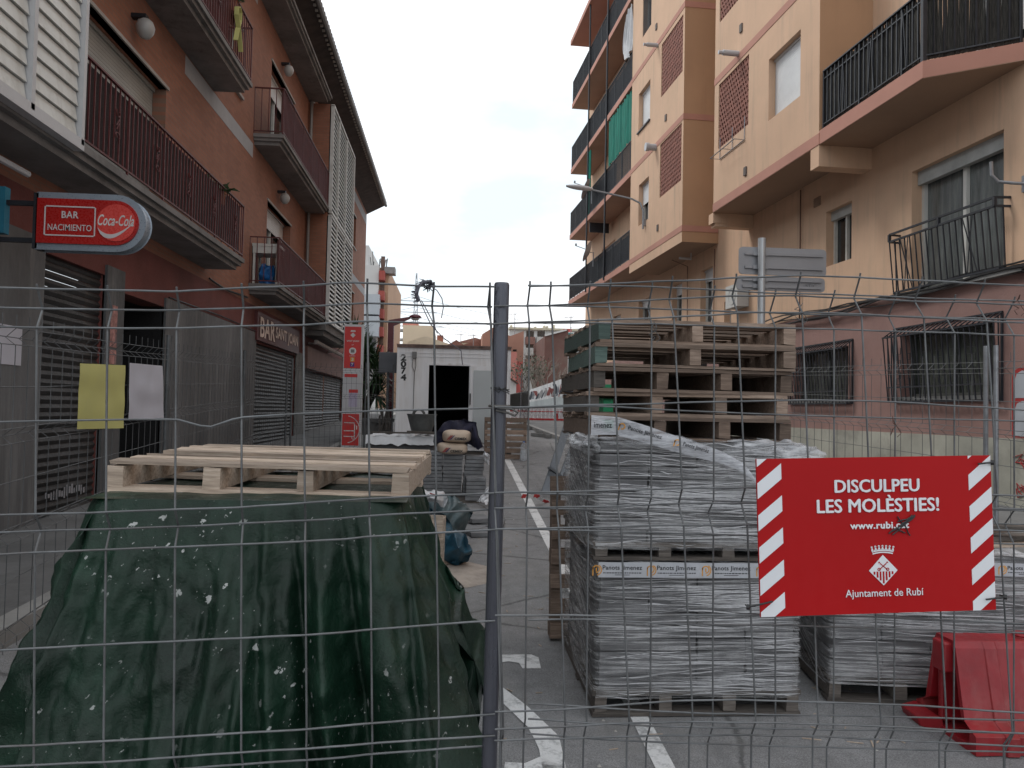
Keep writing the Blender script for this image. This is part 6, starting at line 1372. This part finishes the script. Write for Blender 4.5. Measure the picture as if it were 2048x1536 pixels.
# palm
PM = thing('palm', 'dark yucca palm with spiky leaves between the bus stop totem and the red lamp post', 'palm', (-2.35, 20.5, gz(20)), 0)
g = MB()
for (x, y, zt2) in ((-2.3, 20.5, 2.9), (-2.0, 20.3, 2.3), (-2.6, 20.8, 3.3)): g.tube([(-2.4, 20.5, gz(20)), ((x - 2.4) / 2 - .03, y, (zt2 + .7) / 2), (x, y, zt2)], [.14, .1, .09], 8)
part('trunk', g, M('palm_trunk', (.1, .075, .055), .3, 12, .95, .5), PM)
for cx_, cy_, cz_ in ((-2.3, 20.5, 2.95), (-1.98, 20.3, 2.35), (-2.6, 20.8, 3.35), (-1.95, 20.2, 1.9), (-2.45, 20.3, 2.3), (-2.1, 20.6, 2.7)):
    g = MB(); c = Vector((cx_, cy_, cz_))
    for k in range(150):
        a = rnd.uniform(0, 6.283); e = rnd.uniform(-.75, 1.45); l = rnd.uniform(.5, .85); d = Vector((math.cos(a) * math.cos(e), math.sin(a) * math.cos(e), math.sin(e))); s_ = d.cross(Vector((0, 0, 1))).normalized() * .022; dr2 = Vector((0, 0, -.12 * l))
        g.add([c + s_ * .7, c - s_ * .7, c + d * l * .55 - s_, c + d * l + dr2, c + d * l * .55 + s_], [(0, 1, 2, 4), (2, 3, 4)])
    part('leaf_crown', g, leafm, PM)
# dark red lamp post
LP = thing('street_lamp', 'dark wine-red street lamp with an angled arm behind the fence by the cabin', 'street lamp', (-1.78, 22, gz(22)))
g = MB(); g.box(-1.86, -1.7, 21.92, 22.08, gz(22), 4.0); part('column', g, lampr, LP)
g = MB(); g.hexa([(-1.72, 21.95, 3.86), (-1.25, 21.97, 4.08), (-1.25, 22.03, 4.08), (-1.72, 22.05, 3.86), (-1.86, 21.95, 4.02), (-1.25, 21.97, 4.14), (-1.25, 22.03, 4.14), (-1.86, 22.05, 4.02)]); part('arm', g, lampr, LP)
g = MB(); g.grid(16, 8, lambda i, j: (-1.12 + .18 * math.cos(i / 16 * 6.283) * math.sin((j + .3) / 8 * 1.57), 22 + .14 * math.sin(i / 16 * 6.283) * math.sin((j + .3) / 8 * 1.57), 4.1 + .11 * math.cos((j + .3) / 8 * 1.57)), wrap=True); part('lamp_hood', g, lampr, LP, smooth=True)
g = MB(); g.grid(16, 6, lambda i, j: (-1.12 + .13 * math.cos(i / 16 * 6.283) * math.sin((j + .3) / 6 * 1.57), 22 + .1 * math.sin(i / 16 * 6.283) * math.sin((j + .3) / 6 * 1.57), 4.105 - .07 * math.cos((j + .3) / 6 * 1.57)), wrap=True); part('lens', g, M('lamp_lens', (.6, .6, .58)), LP)
g = MB(); a, b = PY(758, 704, 18.6), PY(794, 746, 18.6); g.box(a.x, b.x, 18.6, 18.66, b.z, a.z)
SBk = thing('road_sign', 'small dark grey rectangular sign seen from behind, left of the cabin number', 'sign', ((a.x + b.x) / 2, 18.65, gz(18.6))); part('plate', g, M('sign_back_dark', (.12, .125, .14), .1, 3), SBk, bevel=.01)
g = MB(); g.tube([((a.x + b.x) / 2, 18.7, gz(18.6)), ((a.x + b.x) / 2, 18.7, a.z + .02)], .03, 8); part('pole', g, galv, SBk)
g = MB()
for k in range(14): g.bar((-1.55 + rnd.uniform(-.2, .2), 17.9 + rnd.uniform(0, .3), gz(18)), (-1.5 + rnd.uniform(-.2, .2), 18.3, 1.35 + rnd.uniform(-.2, .25)), .05, .02)
solo('timber_offcuts', g, woodk, 'dark timber offcuts leaning in the corner left of the cabin', 'timber', kind='stuff')

# ================================================================ big road sign from behind
TS = thing('road_sign', 'large grey traffic direction sign seen from behind on a round galvanised pole', 'sign', (4.735, 12.05, gz(12)))
def tpanel(q, Y):
    P4 = [PY(x, y, Y) for x, y in q]; x0, x1, z0, z1 = P4[0].x, P4[1].x, (P4[3].z + P4[2].z) / 2, (P4[0].z + P4[1].z) / 2
    g = MB(); g.prism(rr2(x0, x1, z0, z1, .05), lambda a, b, d: (a, Y + d, b), 0, .02); pl_ = part('sign_plate', g, sgnbk, TS, bevel=.006)
    g = MB()
    for z in ((z0 + (z1 - z0) * .25), (z0 + (z1 - z0) * .75)): g.box(x0 + .08, x1 - .06, Y - .035, Y - .001, z - .018, z + .018); g.box(4.62, 4.86, Y - .05, Y - .036, z - .03, z + .03)
    part('mounting_rail', g, sgnbk, pl_); return pl_
def rr2(a0, a1, b0, b1, r): return [(a0 + r * (1 - math.cos(t)), b0 + r * (1 - math.sin(t))) for t in (1.57, .8, 0)][::-1] [::-1] + [(a0, b1 - r), (a0 + r * .3, b1 - r * .3), (a0 + r, b1), (a1 - r, b1), (a1 - r * .3, b1 - r * .3), (a1, b1 - r), (a1, b0 + r), (a1 - r * .3, b0 + r * .3), (a1 - r, b0)]
tpanel([(1479, 494), (1652, 500), (1652, 552), (1479, 548)], 12.0); tpanel([(1474, 553), (1649, 556), (1649, 583), (1474, 580)], 12.0)
g = MB(); g.tube([(4.74, 11.9, gz(12)), (4.735, 11.9, 4.36)], .058, 16); part('pole', g, M('pole_pale_galvanised', (.45, .47, .49), .08, 5, .4, 0, metal=.4), TS, smooth=False)
txt('STIC', PY(1622, 572, 11.97), (1, 0, 0), (0, 0, 1), .18, .06, M('faint_stamp', (.15, .15, .16)), TS)

# ================================================================ loose paver pile, cement sacks, jacket
z0 = gz(11)
first = None
def slab(x, y, z, rz, lab='grey paving slab in the loose pile under the cement sacks', grp='paving slabs of the loose pile', L_=(.262, .40, .045)):
    global first
    if first is None:
        g = MB(); g.box(-L_[0] / 2, L_[0] / 2, -L_[1] / 2, L_[1] / 2, 0, L_[2]); first = solo('paving_slab', g, paverd, lab, 'paving slab', grp, loc=(0, 0, 0), bevel=.004); o = first
    else: o = first.copy(); col.objects.link(o); o['label'] = lab; o['group'] = grp
    o.location = (x, y, z); o.rotation_euler = (0, 0, rz); return o
for c, (x, n) in enumerate(((-.265, 12), (.003, 12), (.271, 11))):
    lean = 0
    for k in range(n):
        lean += rnd.uniform(-.004, .006) if c < 2 else .004; slab(x + lean * (-1 if c == 0 else 1), 11.1 + rnd.uniform(-.01, .01), z0 + .03 + k * .0505, rnd.uniform(-.03, .03))
for k in range(6): slab(.32 + rnd.uniform(-.006, .006), 10.68, z0 + .02 + k * .0505, rnd.uniform(-.02, .04), 'grey paving slab in the low front column of the loose pile')
for c in range(2):
    for k in range(9): slab(-.56 - .28 * c, 11.0 + .3 * c, z0 + .03 + k * .0505, rnd.uniform(-.03, .03), 'grey paving slab in the left columns half hidden by the tarpaulin pallet')
for i, (px, py, rz) in enumerate(((955, 1050, .3), (985, 1050, -.1), (958, 1068, .2), (940, 1062, -.4))):
    p = G(px, py); slab(p.x, p.y, p.z + (.0 if i != 0 else .05), rz, ['loose slab lying on top of another beside the blue tarpaulin', 'loose slab touching the zinc post side of the small heap', 'loose slab in front of the small heap by the blue tarpaulin', 'loose slab half under the blue tarpaulin'][i], 'single slabs lying on the road')
g = MB(); g.box(-.95, .5, 10.5, 11.5, z0 - .02, z0 + .025, .01); solo('timber_skid', g, woodk, 'dark timber base under the loose slab pile', 'timber')
def cushion(c, hx, hy, hz, p=2.6, seed=0, n=28, nz=.06):
    c = Vector(c); g = MB(); sg_ = lambda v: (abs(v) ** (2 / p)) * (1 if v >= 0 else -1)
    def fn(i, j):
        a, b = i / n * 2 * math.pi, -math.pi / 2 + math.pi * (j + .02) / (n * .5 - 1 + .04)
        d = Vector((sg_(math.cos(a)) * sg_(math.cos(b)) * hx, sg_(math.sin(a)) * sg_(math.cos(b)) * hy, sg_(math.sin(b)) * hz)); return c + d * (1 + nz * noise.noise(d * 7 + Vector((seed, 0, 0))))
    g.grid(n, int(n * .5), fn, wrap=True); return g
stripe_r = M('sack_red_print', (.25, .02, .02)); stripe_b = M('sack_blue_print', (.03, .04, .14))
for i, (cx_, cz_, hx, hz, lab) in enumerate(((.0, 1.055, .215, .085, 'brown kraft cement sack, lower of two on the slab pile'), (.055, 1.225, .2, .09, 'brown kraft cement sack, upper of two under the dark jacket'))):
    t_ = thing('cement_sack', lab, 'cement sack', (cx_, 11.1, cz_ - hz), 0, 'cement sacks on the slab pile'); bd = part('sack_body', cushion((cx_, 11.1, cz_), hx, .3, hz, 3.4, i * 5), sackm, t_, smooth=True)
    fy = 11.1 - .306; txt('CEMEX', (cx_ + .055, fy, cz_ - .03), (1, 0, 0), (0, 0, 1), .17, .036, blk, bd, bold=.03, thick=.012)
    for k, m_ in ((0, stripe_r), (1, stripe_r), (2, stripe_b)): part('print_stripe', flat([[(0, 0), (.014, 0), (.07, .06), (.056, .06)]], (cx_ - .14 + k * .022, fy, cz_ - .045), (1, 0, 0), (0, 0, 1), .012), m_, bd)
jb = thing('jacket', 'dark navy work jacket draped over the upper cement sack', 'jacket', (.05, 11.1, 1.1))
part('jacket_body', pillow([(865, 884), (869, 868), (882, 852), (900, 841), (925, 837), (953, 846), (953, 862), (960, 882), (966, 894), (955, 900), (944, 890), (930, 884), (900, 884), (888, 884), (878, 891), (868, 890)], 11.15, .24, 3, nz=.035), navy, jb, smooth=True)
part('sleeve', pillow([(946, 848), (953, 849), (957, 870), (966, 893), (957, 899), (947, 894), (943, 876)], 10.9, .1, 11), navy, jb, smooth=True)
# crumpled film beside the pile
g = MB()
def cf(i, j):
    a, b = i / 29, j / 39; p = Vector((.42, 10.9, 1.0)).lerp(Vector((.3, 10.2, .42)), b); x = .16 * math.sin(b * 3) + .12 * a * (.5 + b * .6)
    return p + Vector((x + .05 * noise.noise(Vector((a * 5, b * 4, 2))), -.2 * a + .09 * noise.noise(Vector((a * 7, b * 7, 5))), .05 * noise.noise(Vector((a * 9, b * 8, 9)))))
g.grid(30, 40, cf); solo('plastic_film', g, wrapC, 'crumpled clear stretch film hanging off the right side of the slab pile', 'plastic film', smooth=True)
# covered pile behind the tarpaulin pallet with bucket on top
PLs = thing('covered_pile', 'block pile with white plastic sheet on top, left of the cement sacks', 'pile', (-.85, 12.6, gz(12.6)))
g = MB()
for l in range(7): g.box(-1.25 + rnd.uniform(-.01, .01), -.3 + rnd.uniform(-.01, .01), 12.2, 13.2, gz(12.6) + .1 * l, gz(12.6) + .1 * l + .094)
part('blocks', g, paver, PLs); g = MB(); g.grid(30, 22, lambda i, j: (-1.32 + 1.1 * i / 29, 12.1 + 1.1 * j / 21, gz(12.6) + .73 + .05 * noise.noise(Vector((i * .35, j * .3, 3))) - (.12 if j == 0 else 0))); part('white_plastic', g, clothw, PLs, smooth=True)
g = MB(); zq = gz(12.6) + .75; g.obb(Matrix.Translation((-.45, 12.15, zq + .05)) @ Matrix.Rotation(.02, 4, 'Y'), .25, .05, .02); g.obb(Matrix.Translation((-.95, 12.2, zq + .04)), .3, .04, .012); solo('board_offcut', g, woodk, 'short dark boards lying on the white plastic sheet', 'board')
BK = thing('rubber_bucket', 'black rubber builders bucket with two loop handles, standing on the covered pile', 'bucket', (-.5, 12.7, zq)); g = MB(); c0 = (-.5, 12.7, zq + .02)
g.lathe([(.001, .0), (.155, .0), (.2, .16), (.235, .29), (.245, .30), (.24, .31), (.225, .29), (.15, .02), (.001, .02)], 28, c0); part('tub', g, rubber, BK, smooth=True)
for s in (-1, 1): g = MB(); g.tube([(-.5 + .09 * math.cos(a) - .05, 12.7 + s * .22, zq + .3 + .10 * math.sin(a)) for a in [k * math.pi / 10 for k in range(11)]], .014, 6); part('handle', g, rubber, BK)
# water bottle
g = MB(); p = G(1047, 922); pr = [(.001, 0), (.075, 0), (.08, .02)]
for k in range(7): pr += [(.08, .03 + k * .035), (.074, .045 + k * .035)]
pr += [(.078, .29), (.06, .34), (.025, .38), (.02, .4)]
BT = thing('water_bottle', 'large clear ribbed water bottle on the ground before the upright pallet', 'bottle', p); g.lathe(pr, 20, p); part('bottle_body', g, film('bottle_plastic', (.6, .65, .7), .25, .6, (3, 3, 3)), BT, smooth=True); g = MB(); g.lathe([(.024, .38), (.024, .415), (.001, .415)], 14, p); part('cap', g, M('cap_blue', (.1, .15, .3)), BT)
# blue tarpaulin heap, white sack, broken board, sand
BT_ = thing('blue_tarpaulin', 'crumpled blue tarpaulin heaped on the road behind the green one', 'tarpaulin', (-.06, 7.4, gz(7.4)))
part('sheet', pillow([(846, 1000), (880, 986), (905, 992), (925, 1004), (945, 1022), (943, 1036), (926, 1058), (905, 1068), (872, 1120), (848, 1120)], 7.75, .32, 3, nz=.06), M('dusty_blue_tarpaulin', (.045, .075, .085), .35, 7, .5, .4, 20), BT_, smooth=True)
part('sheet', pillow([(862, 1016), (884, 1030), (906, 1052), (912, 1075), (900, 1100), (880, 1112), (862, 1100)], 7.35, .2, 8, nz=.06), bluet, BT_, smooth=True)
part('sheet', pillow([(872, 1108), (892, 1080), (910, 1060), (930, 1068), (935, 1084), (946, 1096), (943, 1112), (922, 1126), (900, 1122)], 6.95, .16, 18, nz=.05), bluet, BT_, smooth=True)
t_ = thing('white_sack', 'white plastic rubble sack with red print lying on the blue tarpaulin', 'sack', (-.26, 7.9, gz(7.9) + .45)); part('sack_body', pillow([(828, 978), (838, 972), (850, 979), (868, 978), (882, 984), (894, 1000), (891, 1014), (880, 1006), (862, 1004), (846, 1006), (834, 994)], 7.3, .14, 21, nz=.04), clothw, t_, smooth=True)
part('red_print', flat([[(-.04, 0), (.02, -.012), (.025, -.002), (-.035, .01)], [(-.02, .018), (.03, .006), (.03, .012), (-.02, .026)]], tuple(PY(864, 992, 7.19)), (1, 0, 0), (0, .3, .95), .02), stripe_r, t_)
g = MB(); p = G(893, 1125); g.T = Matrix.Translation((p.x - .03, p.y + .15, p.z + .11)) @ Matrix.Rotation(R_(12), 4, 'Z') @ Matrix.Rotation(R_(16), 4, 'X')
g.grid(14, 10, lambda i, j: (-.14 + .3 * i / 13 + (.02 * rnd.uniform(-1, 1) if i == 13 else 0), -.24 + .45 * j / 9, .012 + .004 * noise.noise(Vector((i, j, 0))))); g.grid(14, 10, lambda i, j: (-.14 + .3 * i / 13 + (.02 * rnd.uniform(-1, 1) if i == 13 else 0), -.24 + .45 * j / 9, -.012)); g.box(.13, .165, -.22, .2, -.09, .0, .012); g.box(-.14, .15, -.235, -.215, -.1, .01, .006)
solo('broken_board', g, woodn, 'pale broken wooden board with a splintered end beside the tarpaulin', 'board')
g = MB(); c = G(925, 1148)
g.grid(40, 14, lambda i, j: (c.x + (.28 * (j / 13)) * math.cos(i / 40 * 6.283) * (1 + .3 * noise.noise(Vector((math.cos(i / 6.37) * 1.5, math.sin(i / 6.37) * 1.5, 2)))), c.y + .42 * (j / 13) * math.sin(i / 40 * 6.283) * (1 + .3 * noise.noise(Vector((math.cos(i / 6.37) * 1.5, math.sin(i / 6.37) * 1.5, 5)))), gz(c.y + .42 * (j / 13) * math.sin(i / 40 * 6.283)) + .002 + .03 * (1 - j / 13) ** 2), wrap=True)
solo('spilt_sand', g, sand, 'thin pale patch of spilt sand on the asphalt beside the broken board', 'sand', kind='stuff', smooth=True)

# ================================================================ grey steel trestle, warning tape
TR = thing('steel_trestle', 'painted grey steel trestle frame leaning behind the wrapped pavers', 'trestle', (1.5, 11.2, gz(11.2)))
tp_ = lambda x, y, Y: PY(x, y, Y)
g = MB(); g.bar(tp_(1090, 985, 11.2), tp_(1152, 800, 11.6), .11, .05, up=(0, 1, 0)); part('leg', g, metg, TR)
g = MB(); g.bar(tp_(1117, 975, 11.3), tp_(1168, 835, 11.6), .10, .05, up=(0, 1, 0)); part('leg', g, metg, TR)
g = MB(); g.prism([(p.x, p.z) for p in (tp_(1082, 984, 11.2), tp_(1150, 990, 11.2), tp_(1150, 970, 11.2), tp_(1128, 958, 11.2), tp_(1100, 942, 11.2))], lambda a, b, d: (a, 11.24 + d, b), 0, .02); part('gusset_plate', g, metg, TR)
g = MB(); g.tube([tp_(1120, 958, 11.3), tp_(1130, 940, 11.4), tp_(1150, 925, 11.5), tp_(1180, 915, 11.7)], .04, 8); g.bar(tp_(1098, 935, 11.2), tp_(1165, 985, 11.5), .07, .03); part('brace', g, metg, TR)
g = MB()
tpts = [tp_(x, y, 10.0 + k * .15) for k, (x, y) in enumerate(((1044, 992), (1060, 993), (1074, 991), (1080, 998), (1092, 1003), (1102, 1012)))]
whm = M('tape_white', (.6, .6, .6)); rdm = M('tape_red', (.45, .03, .03))
for i, (a, b) in enumerate(zip(tpts[:-1], tpts[1:])):
    for k in range(2): g.mi = (i + k) % 2; g.bar(a.lerp(b, k / 2), a.lerp(b, (k + 1) / 2), .055 * (1 - .3 * (i % 2)), .004, up=(0, 0, 1) if 0 else (0, 1, .2))
for p_ in (): pass
solo('warning_tape', g, [rdm, whm], 'red and white warning tape strung low beside the steel trestle', 'tape')

# ================================================================ red plastic barrier, bottom right
RBR = thing('road_barrier', 'red water-filled plastic road barrier at the bottom right', 'barrier', (2.9, 3.6, gz(3.5)))
TM = Matrix.Translation((2.34, 3.60, gz(3.5) - .0)) @ Matrix.Rotation(R_(-1.5), 4, 'Z')
def lofted(mb, secs):                              # secs: list of (x, profile[(y,z)])
    n = len(secs[0][1]); vs = [(x, y, z) for x, pr_ in secs for y, z in pr_]
    fs = [(i * n + k, i * n + (k + 1) % n, (i + 1) * n + (k + 1) % n, (i + 1) * n + k) for i in range(len(secs) - 1) for k in range(n)] + [tuple(range(n))[::-1], tuple((len(secs) - 1) * n + k for k in range(n))]; mb.add(vs, fs)
def prof(w0, w1, w2, h, h1=.11): return [(-w0, .0), (w0, .0), (w0, h1 * .8), (w1, h1 + .02), (w2, h - .03), (w2 - .02, h), (-w2 + .02, h), (-w2, h - .03), (-w1, h1 + .02), (-w0, h1 * .8)]
PB_ = lambda k=1.0, e=0: [(y * k, .01 + (z - .01) * (k if k < 1 else 1) + e) for y, z in prof(.235, .155, .085, .455, .1)]
g = MB(TM); secs = [(.0, PB_()), (.13, PB_()), (.135, PB_(1.07)), (.19, PB_(1.07)), (.195, PB_()), (.62, PB_()), (.625, PB_(1.07)), (.68, PB_(1.07)), (.685, PB_()), (1.15, PB_())]
n_ = len(secs[0][1]); ins = lambda x: [(x, y * .78, .03 + z * .86) for y, z in secs[0][1]]
lofted(g, secs); g.f = [f for f in g.f if not (len(f) == n_ and min(f) == 0 and max(f) == n_ - 1)]; g.m = [0] * len(g.f)
o0 = len(g.v); g.v += [Vector(p) for p in ins(.0)] + [Vector(p) for p in ins(.14)]
g.f += [(k, (k + 1) % n_, o0 + (k + 1) % n_, o0 + k) for k in range(n_)] + [(o0 + k, o0 + (k + 1) % n_, o0 + n_ + (k + 1) % n_, o0 + n_ + k) for k in range(n_)] + [tuple(o0 + n_ + k for k in range(n_))]; g.m = [0] * len(g.f)
part('barrier_body', g, redp, RBR, bevel=.007)
g = MB(TM); g.box(-.035, .10, -.05, .05, .30, .44); g.box(.0, .135, .03, .06, .05, .30); part('connector_lug', g, redp, RBR, bevel=.01)
g = MB(TM); g.tube([(.38 + .04 * math.cos(k / 10 * 6.283), .04 * math.sin(k / 10 * 6.283), .468) for k in range(11)], .008, 6); part('filler_ring', g, redp, RBR)
g = MB(TM); g.hexa([(-.07, .08, 0), (.02, .02, 0), (.02, .25, 0), (-.06, .25, 0), (-.09, .08, .05), (.0, .02, .07), (.0, .25, .07), (-.08, .25, .05)]); part('foot', g, redp, RBR, bevel=.008)
